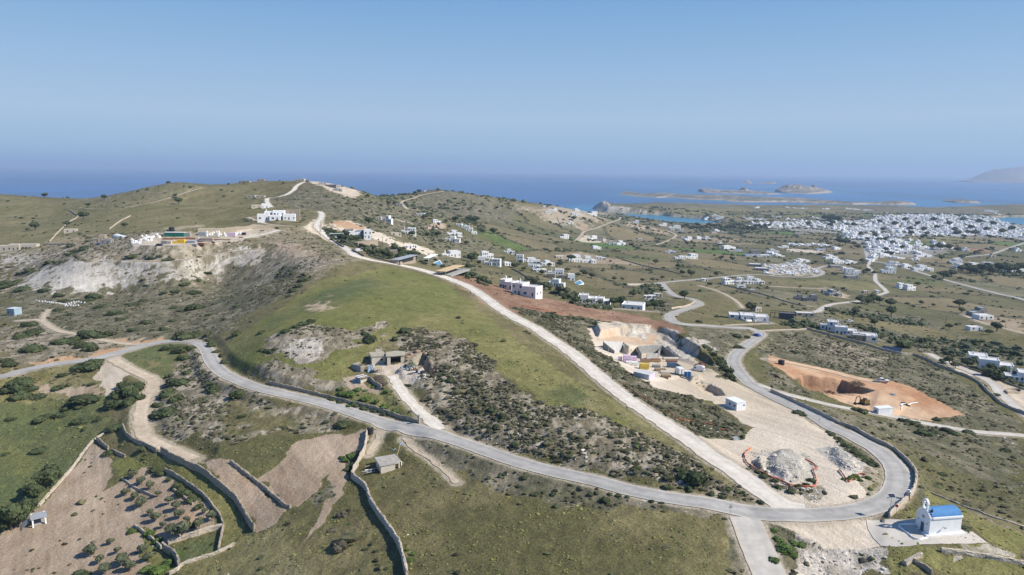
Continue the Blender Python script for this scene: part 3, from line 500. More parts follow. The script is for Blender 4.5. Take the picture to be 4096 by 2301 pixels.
 ('B1', [(0,1080),(400,1040),(1000,1050),(1080,1150),(1100,1300),(1000,1447),(-300,1600),(-300,1200)], 'lush', .02, .3,1, None),
 ('C1', [(-300,-100),(1000,-20),(940,90),(380,750),(0,1050),(-400,1200)], 'lush', .01, .3,1, None),
 ('C1', [(0,80),(200,60),(500,300),(300,500),(0,560)], 'green', .01, .3,1,6),
 ('C1', [(-300,1300),(380,760),(960,100),(1060,250),(1130,320),(1100,480),(1080,580),(1400,380),(1560,380),(1760,500),(1720,600),(2060,740),(2200,900),(1960,1010),(1640,1110),(1440,960),(1280,950),(1400,1080),(1420,1240),(1550,1300),(1520,1420),(1400,1500),(-300,1700)], 'tan', .02, .12, .5, None),
 ('C1', [(1850,740),(2000,760),(2180,900),(1900,1000),(1700,1020),(1560,1000),(1700,900)], 'red', 0, .1,1,4, .7),
 ('C1', [(1300,1250),(1450,1220),(1550,1400),(1300,1447)], 'red', 0, .1,1,3, .4),
 ('C1', [(1270,950),(1450,980),(1640,1180),(1800,1360),(1500,1447),(1560,1300),(1400,1200),(1400,1080)], 'green', .15, .3, .5, None),
 ('C1', [(1700,1160),(2000,1090),(2200,1020),(2180,1220),(1820,1340)], 'lush', .08, .2, .5, None),
 ('C1', [(1130,330),(1280,240),(1600,240),(1900,350),(2150,500),(2400,800),(2450,1060),(2230,1200),(2240,930),(2080,700),(1850,520),(1500,340),(1200,420)], 'green', .02, .2, .5, None),
 ('C1', [(1990,310),(2250,275),(2420,400),(2572,540),(2900,770),(2800,900),(2590,1000),(2500,870),(2250,560)], 'tan', 0, .05, .4, None),
 ('C1', [(2340,380),(2450,430),(2680,690),(2560,640),(2400,520)], 'red', 0, .05, .4,2, .8),
 ('C1', [(1800,1447),(1810,1370),(2200,1220),(2450,1060),(2600,1000),(2900,930),(3200,1500)], 'dry', .03, .2, .8, None),
 ('D', [(1650,720),(1690,770),(1750,780),(1700,800),(1640,780)], 'dark', .1, .3,1, None),
 # plain and far side
 ('A3', [(0,430),(180,440),(300,450),(860,480),(1000,530),(1050,560),(940,610),(640,640),(300,600),(230,500),(0,500)], 'bare', .0, .3,1.5,20, .5),
 ('A3', [(640,640),(700,610),(820,640),(780,670),(700,690)], 'tan', 0, .1,1, None),
 ('A3', [(1110,620),(1180,600),(1340,640),(1560,700),(1590,730),(1450,700),(1250,660)], 'tan', 0, .2, .6, None),
 ('A3', [(650,780),(740,730),(960,770),(900,810),(700,800)], 'bare', 0, .1, .5, None),
 ('A3', [(440,930),(700,900),(1250,1010),(1280,1030),(820,1015),(500,965)], 'tan', 0, .1, .5, None, .7),
 ('A3', [(1110,1215),(1330,1215),(1280,1240),(1150,1235)], 'bare', 0, .1, .5, None),
 ('A3', [(1050,960),(1500,930),(1580,960),(1300,1000),(1150,985)], 'lush', 0, .1,1, None, .8),
 ('A3', [(1640,750),(2100,740),(2400,790),(2380,830),(2000,800),(1700,790)], 'tan', 0, .1,1.5, None, .5),
 ('A3', [(1360,440),(1700,425),(2300,445),(2500,500),(2200,560),(1700,540),(1400,500)], 'dry', 0, .3,2, None, .8),
 ('A3', [(1340,430),(1600,420),(1950,430),(2250,440),(2200,455),(1700,445),(1500,460),(1380,450)], 'dark', .004, .5,2, None),
 ('A3', [(1450,480),(1600,465),(1690,470),(1600,485)], 'dark', .004, .5,2, None),
 ('A3', [(1700,640),(2050,630),(2200,600),(2572,620),(2572,700),(2300,720),(1800,680)], 'dark', .004, .5,2, None, .8),
 ('A3', [(820,430),(980,430),(1190,455),(1200,500),(1350,500),(1560,550),(1300,525),(950,505),(810,470)], 'rock', 0, .8,1, None),
 ('A4', [(880,450),(1400,460),(1800,470),(2150,455),(2100,540),(1600,530),(1000,510)], 'dark', .004, .5,2, None),
 ('A4', [(0,450),(800,445),(880,520),(400,560),(0,540)], 'dry', .0, .5,4, None, .6),
 ('A4', [(0,600),(700,600),(1050,580),(1400,530),(2100,540),(2330,600),(2700,650),(2700,790),(2300,750),(1400,740),(1350,840),(1900,860),(1600,960),(1050,930),(960,820),(700,780),(760,720),(0,680)], 'town', 0, .2,1.5, None),
 ('A4', [(170,870),(300,870),(560,890),(500,910),(200,895)], 'bare', 0, .2, .6, None),
 ('A4', [(0,1020),(330,1010),(480,1080),(500,1130),(300,1140),(0,1130)], 'bare', 0, .2, .6, None, .7),
 ('A4', [(1340,740),(2000,750),(2100,790),(1700,800),(1400,770)], 'dry', 0, .2,1, None),
 ('A4', [(2000,860),(2250,870),(2230,910),(2020,900)], 'brown', 0, .2, .6, None),
 ('A4', [(1130,1180),(1500,1165),(1830,1220),(1750,1240),(1250,1215)], 'lush', 0, .2, .8, None),
 ('A4', [(100,1200),(500,1180),(1050,1200),(1140,1250),(1100,1330),(700,1250)], 'dry', 0, .2,1, None, .7),
 ('A4', [(540,1290),(700,1280),(840,1350),(800,1370),(600,1340)], 'tan', 0, .2, .8, None),
 ('B4', [(2100,270),(2250,220),(2572,250),(2572,400),(2400,340)], 'tan', 0, .2,1, None, .7),
]
for q in PATCH:
    t, p, c_, dn, rg, am, so = q[:7]; patch(t, p, c_, dn, rg, am, so, q[7] if len(q) > 7 else 1.0)
# verges of the roads
vg = 1-sstep(.2,1.6, ROADD+(nD-.5)*1.2); vgc = mixc((.36, .30, .22),(.46, .40, .32), nC)
nearv = (GY < 700); vg = vg*np.where(nearv, .85, .35)
alb = alb*(1-vg)[..., None] + vgc*vg[..., None]; den = den*sstep(.3,1.5, ROADD); rgh = rgh*sstep(.3,2.0, ROADD)
for nm, t, p in PADS:
    P_ = H(t, p); ins = inpoly(GX, GY, P_); rgh[ins] *= .15
# shore rock
sh = (1-sstep(4,26, cd+nB*12))*(~sea)*(GY > 1500); shc = mixc((.22, .19, .15),(.48, .43, .36), nC*1.4-.2)
alb = alb*(1-sh)[..., None] + shc*sh[..., None]
alb[sea] = (.20, .22, .17)
# the fine relief itself
def lod(fx, fy, seed, oct_=2, ymax=1.0):
    # relief whose grain coarsens with the mesh: two neighbouring octaves blended
    lv = np.clip(np.log2(np.maximum(GY/230,1)),0,4); l0 = np.floor(lv); fr = lv-l0; o = np.zeros(GX.shape)
    for l in range(0,6):
        w = np.where(l0 == l, 1-fr, 0)+np.where(l0+1 == l, fr, 0)
        if w.max() > 0: o += w*2**(l*.75)*(fbm(GX/(fx*2**l), GY/(fy*2**l), seed+l*7, oct_)-.5)
    return o
rel = rgh*lod(1.6,2.0,101,3)*1.5
rel += (1-sstep(700,900, GY))*(fbm(GX/14, GY/14,111,3)-.5)*np.clip(rgh, 0, .5)*2.2 + sstep(700,900, GY)*(fbm(GX/40, GY/40,112,3)-.5)*np.clip(rgh, 0,1)*4*(GZ > 20)
rel *= sstep(0,2.5, ROADD)*(~sea)
BASEZ = GZ.copy(); GZ = GZ + rel
# ---------------------------------------------------------------- terrain mesh
tm = bpy.data.materials.new("ground_cover"); tm.use_nodes = True
N = tm.node_tree.nodes; L = tm.node_tree.links; b = N["Principled BSDF"]; b.inputs['Roughness'].default_value = .95; b.inputs['Specular IOR Level'].default_value = .15
at = N.new("ShaderNodeAttribute"); at.attribute_name = "albedo"; tc = N.new("ShaderNodeTexCoord")
n1 = N.new("ShaderNodeTexNoise"); n1.inputs['Scale'].default_value = 2.2; n1.inputs['Detail'].default_value = 6; n1.inputs['Roughness'].default_value = .75; L.new(tc.outputs['Object'], n1.inputs['Vector'])
m1 = N.new("ShaderNodeMapRange"); m1.inputs[1].default_value = .28; m1.inputs[2].default_value = .72; m1.inputs[3].default_value = .38; m1.inputs[4].default_value = 1.62; L.new(n1.outputs[0], m1.inputs[0])
n3 = N.new("ShaderNodeTexNoise"); n3.inputs['Scale'].default_value = .16; n3.inputs['Detail'].default_value = 5; n3.inputs['Roughness'].default_value = .7; L.new(tc.outputs['Object'], n3.inputs['Vector'])
m3 = N.new("ShaderNodeMapRange"); m3.inputs[1].default_value = .3; m3.inputs[2].default_value = .7; m3.inputs[3].default_value = .82; m3.inputs[4].default_value = 1.18; L.new(n3.outputs[0], m3.inputs[0])
mm = N.new("ShaderNodeMath"); mm.operation = 'MULTIPLY'; L.new(m1.outputs[0], mm.inputs[0]); L.new(m3.outputs[0], mm.inputs[1])
ml = N.new("ShaderNodeMix"); ml.inputs[2].default_value = 1; L.new(at.outputs['Alpha'], ml.inputs[0]); L.new(mm.outputs[0], ml.inputs[3])
vs = N.new("ShaderNodeVectorMath"); vs.operation = 'SCALE'; L.new(at.outputs['Color'], vs.inputs[0]); L.new(ml.outputs[0], vs.inputs['Scale']); L.new(vs.outputs[0], b.inputs['Base Color'])
n2 = N.new("ShaderNodeTexNoise"); n2.inputs['Scale'].default_value = 1.1; n2.inputs['Detail'].default_value = 6; n2.inputs['Roughness'].default_value = .7; L.new(tc.outputs['Object'], n2.inputs['Vector'])
bp = N.new("ShaderNodeBump"); bp.inputs['Strength'].default_value = .8; bp.inputs['Distance'].default_value = .5; L.new(n2.outputs[0], bp.inputs['Height']); L.new(bp.outputs[0], b.inputs['Normal'])
V_ = np.stack([GX, GY, GZ],-1).reshape(-1,3)
ii = (np.arange(NV-1)[:, None]*NU + np.arange(NU-1)[None]).ravel()
ground = mesh_np("ground", V_, np.stack([ii, ii+1, ii+NU+1, ii+NU],1), tm, smooth=True)
ca = ground.data.attributes.new("albedo", 'FLOAT_COLOR', 'POINT'); ca.data.foreach_set('color', np.c_[np.clip(alb.reshape(-1,3), .01, .85), AMP.ravel()].astype(np.float32).ravel())
setp(ground, kind='structure')
# ---------------------------------------------------------------- road sheets
mat('asphalt', (.310, .295, .270), .85, scale=.6, col2=(.400, .382, .352), bump=.3, bscale=8, bdist=.02)
mat('concrete', (.400, .370, .325), .9, scale=.5, col2=(.520, .485, .430), bump=.3, bscale=6, bdist=.03)
mat('dirtroad', (.530, .475, .400), .95, scale=.5, col2=(.660, .610, .530), bump=.5, bscale=3, bdist=.08)
mat('track', (.360, .285, .200), .95, scale=.5, col2=(.500, .420, .320), bump=.5, bscale=3, bdist=.08)
mat('redtrack', (.450, .280, .160), .95, scale=.5, col2=(.560, .400, .270), bump=.5, bscale=3, bdist=.08)
def roadmat(nm, rut, edge_c):
    m = MATS[nm]; N = m.node_tree.nodes; L = m.node_tree.links; b = N["Principled BSDF"]; src = b.inputs['Base Color'].links[0].from_socket
    a = N.new("ShaderNodeAttribute"); a.attribute_name = 'across'; r = N.new("ShaderNodeValToRGB"); L.new(a.outputs['Fac'], r.inputs[0]); e = r.color_ramp.elements
    for i, (p, v) in enumerate([(0,1.1),(.1,1.0),(.24, rut),(.36,1.03),(.5,1.05),(.64,1.03),(.76, rut),(.9,1.0),(1,1.1)]):
        q = e[i] if i < 2 else e.new(p); q.position = p; q.color = (v/1.2, v/1.2, v/1.2,1)
    tc = N.new("ShaderNodeTexCoord"); n = N.new("ShaderNodeTexNoise"); n.inputs['Scale'].default_value = .13; n.inputs['Detail'].default_value = 6; n.inputs['Roughness'].default_value = .7; L.new(tc.outputs['Object'], n.inputs['Vector'])
    mr = N.new("ShaderNodeMapRange"); mr.inputs[1].default_value = .3; mr.inputs[2].default_value = .7; mr.inputs[3].default_value = 1.0; mr.inputs[4].default_value = 1.38; L.new(n.outputs[0], mr.inputs[0])
    v1 = N.new("ShaderNodeVectorMath"); v1.operation = 'MULTIPLY'; L.new(src, v1.inputs[0]); L.new(r.outputs[0], v1.inputs[1]); v2 = N.new("ShaderNodeVectorMath"); v2.operation = 'SCALE'; L.new(v1.outputs[0], v2.inputs[0]); L.new(mr.outputs[0], v2.inputs['Scale'])
    # dust and grit lying over the edges
    p1 = N.new("ShaderNodeMath"); p1.operation = 'SUBTRACT'; p1.inputs[1].default_value = .5; L.new(a.outputs['Fac'], p1.inputs[0]); p2 = N.new("ShaderNodeMath"); p2.operation = 'ABSOLUTE'; L.new(p1.outputs[0], p2.inputs[0])
    p3 = N.new("ShaderNodeMath"); p3.operation = 'MULTIPLY_ADD'; p3.inputs[1].default_value = .25; L.new(n.outputs[0], p3.inputs[0]); L.new(p2.outputs[0], p3.inputs[2])
    p4 = N.new("ShaderNodeMapRange"); p4.inputs[1].default_value = .53; p4.inputs[2].default_value = .62; L.new(p3.outputs[0], p4.inputs[0]); mx = N.new("ShaderNodeMix"); mx.data_type = 'RGBA'; L.new(p4.outputs[0], mx.inputs[0]); L.new(v2.outputs[0], mx.inputs[6]); mx.inputs[7].default_value = (*edge_c, 1); L.new(mx.outputs[2], b.inputs['Base Color'])
roadmat('asphalt', .88,(.50, .45, .38)); roadmat('concrete', .93,(.48, .41, .31)); roadmat('dirtroad', .90,(.46, .39, .30)); roadmat('track', 1.12,(.27, .23, .14)); roadmat('redtrack', 1.05,(.42, .27, .16))
def strip(name, P_, w, m, lift=.05, rag=.0, nx=6, seed=0):
    d = np.gradient(P_[:, :2], axis=0); d /= np.linalg.norm(d, axis=1)[:, None]+1e-9; n = np.stack([-d[:, 1], d[:, 0]],1)
    V = []; s = np.arange(len(P_))
    for j in range(nx+1):
        t = (j/nx-.5)*w; o = np.full(len(P_), t)
        if rag and j in (0, nx): o = o + np.sign(t)*rag*(fbm(s*.45, s*0+j*9.0, seed+5,3)-.5)*2
        x = P_[:, 0]+n[:, 0]*o; y = P_[:, 1]+n[:, 1]*o; z = height(x, y) + lift + y*.0003
        V.append(np.stack([x, y, z],1))
    V = np.array(V).transpose(1,0,2).reshape(-1,3); ac = np.tile(np.linspace(0,1, nx+1), len(P_)).astype(np.float32); k = (np.arange(len(P_)-1)[:, None]*(nx+1)+np.arange(nx)[None]).ravel()
    o = mesh_np(name, V, np.stack([k, k+nx+1, k+nx+2, k+1],1), m, smooth=True); o.data.attributes.new('across', 'FLOAT', 'POINT').data.foreach_set('value', ac); return o
for i, (name, w, mt, P_) in enumerate(_road_data):
    Q_ = resample(P_, 1.0 if P_[:, 1].min() < 400 else 2.5)
    o = strip(name, Q_, w, MATS[mt], lift=(.085 if mt == 'asphalt' else .05)+.003*(i % 7), rag=.15 if mt in ('asphalt', 'concrete') else .7, seed=i*7); setp(o, kind='structure')
# ---------------------------------------------------------------- sea
wm = bpy.data.materials.new("sea_water"); wm.use_nodes = True; N = wm.node_tree.nodes; L = wm.node_tree.links; b = N["Principled BSDF"]
b.inputs['Roughness'].default_value = .28; b.inputs['IOR'].default_value = 1.33; b.inputs['Specular IOR Level'].default_value = .35
tc = N.new("ShaderNodeTexCoord"); mp = N.new("ShaderNodeMapping"); mp.inputs['Scale'].default_value = (.0011, .0003,1); L.new(tc.outputs['Object'], mp.inputs[0])
no = N.new("ShaderNodeTexNoise"); no.inputs['Scale'].default_value = 1; no.inputs['Detail'].default_value = 7; no.inputs['Distortion'].default_value = .8; L.new(mp.outputs[0], no.inputs['Vector'])
at = N.new("ShaderNodeAttribute"); at.attribute_name = "albedo"
mr = N.new("ShaderNodeMapRange"); mr.inputs[1].default_value = .35; mr.inputs[2].default_value = .7; mr.inputs[3].default_value = .72; mr.inputs[4].default_value = 1.4; L.new(no.outputs[0], mr.inputs[0])
vs = N.new("ShaderNodeVectorMath"); vs.operation = 'SCALE'; L.new(at.outputs['Color'], vs.inputs[0]); L.new(mr.outputs[0], vs.inputs['Scale']); L.new(vs.outputs[0], b.inputs['Base Color'])
nw = N.new("ShaderNodeTexNoise"); nw.inputs['Scale'].default_value = .12; nw.inputs['Detail'].default_value = 5; mp2 = N.new("ShaderNodeMapping"); mp2.inputs['Scale'].default_value = (1, .35,1); L.new(tc.outputs['Object'], mp2.inputs[0]); L.new(mp2.outputs[0], nw.inputs['Vector'])
bp = N.new("ShaderNodeBump"); bp.inputs['Strength'].default_value = .5; bp.inputs['Distance'].default_value = 1.0; L.new(nw.outputs[0], bp.inputs['Height']); L.new(bp.outputs[0], b.inputs['Normal'])
su = np.linspace(-1.25,1.25,260); sy = np.linspace(1200**-.5,48000**-.5,300)**-2.0
sU, sY = np.meshgrid(su, sy); sX = sU*sY
ring = np.array([(-26000., -9000.),(26000., -9000.)])
sdist = np.full(sX.shape, 400.0)
SHOAL = [BAY, LAG]
islands = []
ISL = [('near_island', [('A3', [(1085,325),(1300,347),(1460,356),(1560,352),(1700,364),(1900,376),(2100,382),(2200,396),(2340,402),(2572,400)]),('A4', [(200,400),(600,416),(860,426),(1000,422),(1300,429),(1490,428),(1430,412),(1200,412),(900,412),(500,395),(0,366)]),('A3', [(2300,350),(2000,338),(1600,330),(1400,332),(1150,312)])],
        [('A3', (1150,320),10,90),('A3', (1500,335),9,120),('A4', (1300,420),8,90),('A4', (300,385),9,250),('A3', (2100,355),5,200)]),
       ('middle_island', [('A3', [(1870,292),(1950,306),(2150,312),(2572,322),(2700,320),(2650,312),(2350,304),(2100,296),(1900,284)])],[('A3', (1900,294),15,90),('A3', (2000,300),12,130),('A3', (2325,306),26,20),('A3', (2350,306),12,130)]),
       ('hill_island', [('A4', [(70,298),(200,310),(400,317),(600,310),(655,300),(560,292),(300,288),(140,290)])],[('A4', (290,302),40,150),('A4', (455,300),30,20),('A4', (480,302),20,140),('A4', (180,300),18,80)]),
       ('flat_islet', [('A4', [(1730,387),(1900,406),(2130,411),(2080,399),(1900,388)])],[('A4', (1950,400),5,120)]),
       ('rock_islet', [('A3', [(2320,212),(2410,214),(2400,207),(2330,206)])],[('A3', (2365,210),36,60)]),
       ('rock_islet', [('A3', [(2490,214),(2650,216),(2640,209),(2500,208)])],[('A3', (2600,212),22,90)])]
for nm, outl, hills in ISL:
    P_ = Z0(outl); islands.append((nm, P_, hills))
for P_ in [BAY, LAG, COAST] + [q[1] for q in islands]:
    d_, _ = segdist(sX, sY, P_, 400, P_ is not COAST); sdist = np.minimum(sdist, d_)
inbay = inpoly(sX, sY, BAY) | inpoly(sX, sY, LAG)
shal = np.clip((1-sstep(0,260, sdist+120*(fbm(sX/150, sY/300,7,3)-.5)))*.55 + inbay*.45,0,1)
right = sstep(100,1500, sX)*(sY < 9000)
sc3 = A3((.010, .070, .215))*(1-shal)[..., None] + A3((.030, .190, .290))*shal[..., None]
sc3 = sc3*(1-.35*right)[..., None] + A3((.030, .140, .270))*(.35*right)[..., None]
nn = len(sy); kk = (np.arange(nn-1)[:, None]*260+np.arange(259)[None]).ravel()
water = mesh_np("sea", np.stack([sX, sY, 0*sX],-1).reshape(-1,3), np.stack([kk, kk+1, kk+261, kk+260],1), wm, smooth=True)
ca = water.data.attributes.new("albedo", 'FLOAT_COLOR', 'POINT'); ca.data.foreach_set('color', np.c_[sc3.reshape(-1,3), np.ones(sX.size)].astype(np.float32).ravel())
setp(water, kind='structure')
# islands
im = bpy.data.materials.new("island_ground"); im.use_nodes = True; N = im.node_tree.nodes; L = im.node_tree.links; b = N["Principled BSDF"]; b.inputs['Roughness'].default_value = .95
at = N.new("ShaderNodeAttribute"); at.attribute_name = "albedo"; L.new(at.outputs['Color'], b.inputs['Base Color'])
for nm, P_, hills in islands:
    U_ = P_[:, 0]/P_[:, 1]; nu, ny = 260,70
    gu, gy = np.meshgrid(np.linspace(U_.min()-.004, U_.max()+.004, nu), np.linspace(P_[:, 1].min()-60, P_[:, 1].max()+60, ny)); gx = gu*gy
    q = (fbm(gx/60, gy/60,3,3)-.5)*40; ins = inpoly(gx+q, gy+q, P_); d_, _ = segdist(gx+q, gy+q, P_, 80, True)
    z = np.where(ins, 1.0+3.0*sstep(0,80, d_)+np.minimum(d_*.3,5),-np.minimum(d_*.3,4)-.3)
    for t, p, hh, r in hills:
        c = at_z(px(t, [p]),0)[0]; ry = max(r*1.2,60); z += np.where(ins, 1, .0)*hh*np.exp(-(((gx-c[0])/r)**2+((gy-c[1])/ry)**2)*1.3)*(.75+.5*fbm(gx/25, gy/25,9,3))
    f1 = fbm(gx/50, gy/120,13,4); f2 = fbm(gx/20, gy/30,17,3)
    ic = mixc((.075, .080, .048),(.14, .125, .085), f1*2-.5); rk = np.clip((1-sstep(6,30, d_))+sstep(.55, .7, f2)*.7+(z > 14)*.3,0,1)
    ic = ic*(1-rk)[..., None] + mixc((.22, .18, .14),(.42, .35, .28), f2)*rk[..., None]
    k_ = (np.arange(ny-1)[:, None]*nu+np.arange(nu-1)[None]).ravel()
    o = mesh_np(nm, np.stack([gx, gy, z],-1).reshape(-1,3), np.stack([k_, k_+1, k_+nu+1, k_+nu],1), im, smooth=False)
    ca = o.data.attributes.new("albedo", 'FLOAT_COLOR', 'POINT'); ca.data.foreach_set('color', np.c_[ic.reshape(-1,3), np.ones(gx.size)].astype(np.float32).ravel()); setp(o, kind='structure')
# the far mountain across the strait
mpx = px('A4', [(1980,182),(2060,160),(2130,125),(2200,92),(2290,62),(2380,58),(2460,56),(2530,40),(2600,30),(2800,10),(3100,20),(3500,60)])
mt_ = at_y(mpx, 15000); nr = 30
rows = []
xs = np.linspace(mt_[0,0], mt_[-1,0],160); zs = np.interp(xs, mt_[:, 0], mt_[:, 2]); zs = np.maximum(zs, 0)
for j in range(nr):
    t = j/(nr-1); y = 14500+1000*t; pr = np.clip(1-abs(t-.5)*2,0,1)**.8
    rows.append(np.stack([xs, np.full(160, y), zs*pr*(1+(fbm(xs/700, xs*0+y/700,5,4)-.5)*.9*(1-pr))-2+(fbm(xs/300, xs*0+y/500,8,4)-.5)*50*pr],1))
k_ = (np.arange(nr-1)[:, None]*160+np.arange(159)[None]).ravel()
o = mesh_np("mountain", np.array(rows).reshape(-1,3), np.stack([k_, k_+1, k_+161, k_+160],1), mat('mountain', (.20, .17, .12), scale=.002, var=.4)); setp(o, kind='structure')
# ---------------------------------------------------------------- haze
hb = bpy.data.meshes.new("haze"); bm = bmesh.new(); bmesh.ops.create_cube(bm, size=1)
for v in bm.verts: v.co = Vector((v.co.x*124000,24000+v.co.y*52000,(-5 if v.co.z < 0 else 345)))
bm.to_mesh(hb); bm.free(); haze = bpy.data.objects.new("haze", hb); COL.objects.link(haze); setp(haze, kind='stuff')
hm = bpy.data.materials.new("haze_air"); hm.use_nodes = True; N = hm.node_tree.nodes; L = hm.node_tree.links; N.remove(N["Principled BSDF"])
pv = N.new("ShaderNodeVolumePrincipled"); pv.inputs['Color'].default_value = (.55, .72,1,1); pv.inputs['Density'].default_value = 7.2e-5; pv.inputs['Anisotropy'].default_value = .1
L.new(pv.outputs[0], N["Material Output"].inputs['Volume']); hm.cycles.volume_sampling = 'DISTANCE'; hm.cycles.homogeneous_volume = True; hb.materials.append(hm); hb.polygons.foreach_set('use_smooth', [False]*6)
# ---------------------------------------------------------------- mesh builder
class MB:
    def __init__(s): s.v = []; s.f = []
    def add(s, vs, fs):
        n = len(s.v); s.v += [tuple(v) for v in vs]; s.f += [tuple(i+n for i in f) for f in fs]; return s
    def box(s, x0, x1, y0, y1, z0, z1, taper=0):
        t = taper
        return s.add([(x0, y0, z0),(x1, y0, z0),(x1, y1, z0),(x0, y1, z0),(x0+t, y0+t, z1),(x1-t, y0+t, z1),(x1-t, y1-t, z1),(x0+t, y1-t, z1)],
                     [(0,3,2,1),(4,5,6,7),(0,1,5,4),(1,2,6,5),(2,3,7,6),(3,0,4,7)])
    def shell(s, x0, x1, y0, y1, z0, z1, t=.25, d=.35):
        # walls with a parapet round a sunken roof
        o = [(x0, y0),(x1, y0),(x1, y1),(x0, y1)]; i = [(x0+t, y0+t),(x1-t, y0+t),(x1-t, y1-t),(x0+t, y1-t)]
        vs = [(*p, z0) for p in o]+[(*p, z1) for p in o]+[(*p, z1) for p in i]+[(*p, z1-d) for p in i]; fs = []
        for k in range(4):
            j = (k+1) % 4; fs += [(k, j, 4+j, 4+k),(4+k, 4+j, 8+j, 8+k),(8+k, 8+j, 12+j, 12+k)]
        return s.add(vs, fs)
    def prism(s, poly, z0, z1):                 # poly counter-clockwise in plan
        n = len(poly); vs = [(x, y, z0) for x, y in poly]+[(x, y, z1) for x, y in poly]
        return s.add(vs, [tuple(range(n-1,-1,-1)), tuple(range(n, 2*n))]+[(i, (i+1) % n, n+(i+1) % n, n+i) for i in range(n)])
    def prof(s, poly, y0, y1):                  # side profile (x, z) pushed along y
        n = len(poly); vs = [(x, y0, z) for x, z in poly]+[(x, y1, z) for x, z in poly]
        return s.add(vs, [tuple(range(n)), tuple(range(2*n-1, n-1,-1))]+[(i, n+i, n+(i+1) % n, (i+1) % n) for i in range(n)])
    def cyl(s, c, r, h, n=12, axis='z', r2=None):
        r2 = r if r2 is None else r2; vs = []
        for k, rr in ((0, r),(h, r2)):
            for i in range(n):
                a = 2*math.pi*i/n; p = (rr*math.cos(a), rr*math.sin(a), k)
                p = {'z': p, 'x': (p[2], p[0], p[1]), 'y': (p[1], p[2], p[0])}[axis]; vs.append((c[0]+p[0], c[1]+p[1], c[2]+p[2]))
        return s.add(vs, [tuple(range(n-1,-1,-1)), tuple(range(n, 2*n))]+[(i, (i+1) % n, n+(i+1) % n, n+i) for i in range(n)])
    def tube(s, pts, r, n=6, r2=None):
        pts = [Vector(p) for p in pts]; vs = []; m = len(pts)
        for k, p in enumerate(pts):
            d = (pts[min(k+1, m-1)]-pts[max(k-1,0)]).normalized(); u = d.cross(Vector((0,0,1))); u = u.normalized() if u.length > .05 else Vector((1,0,0)); w = d.cross(u)
            rr = r if r2 is None else r+(r2-r)*k/(m-1)
            vs += [p+u*rr*math.cos(2*math.pi*i/n)+w*rr*math.sin(2*math.pi*i/n) for i in range(n)]
        fs = [tuple(range(n)), tuple(range(m*n-1,(m-1)*n-1,-1))]
        for k in range(m-1): fs += [(k*n+i, (k+1)*n+i, (k+1)*n+(i+1) % n, k*n+(i+1) % n) for i in range(n)]
        return s.add(vs, fs)
    def build(s, name, m, parent=None, loc=None, rz=0, smooth=False):
        me = bpy.data.meshes.new(name); me.from_pydata(s.v, [], s.f); me.update()
        bm = bmesh.new(); bm.from_mesh(me); bmesh.ops.recalc_face_normals(bm, faces=bm.faces); bm.to_mesh(me); bm.free()
        if m: me.materials.append(m)
        if smooth: me.polygons.foreach_set('use_smooth', [True]*len(me.polygons))
        o = bpy.data.objects.new(name, me); COL.objects.link(o)
        if parent: o.parent = parent
        if loc is not None: o.location = loc
        if rz: o.rotation_euler.z = rz
        return o
def thing(name, label, cat, loc, rz=0, group=None):
    o = bpy.data.objects.new(name, None); COL.objects.link(o); o.empty_display_size = .5
    o.location = loc; o.rotation_euler.z = rz; return setp(o, label, cat, group)
def dup(o, loc=None, rz=None, label=None, sc=None):
    r = o.copy(); COL.objects.link(r)
    if loc is not None: r.location = loc
    if rz is not None: r.rotation_euler.z = rz
    if sc is not None: r.scale = sc if hasattr(sc, '__len__') else (sc,)*3
    if label: r['label'] = label
    for ch in list(o.children):
        c = ch.copy(); COL.objects.link(c); c.parent = r
        for g in ch.children: d = g.copy(); COL.objects.link(d); d.parent = c
    return r
def gz(x, y): return float(height(x, y))
def mpp(t, w): return float(np.linalg.norm(np.asarray(w)-np.array([0,0, CAMZ]))/FPX/TILE[t][2])
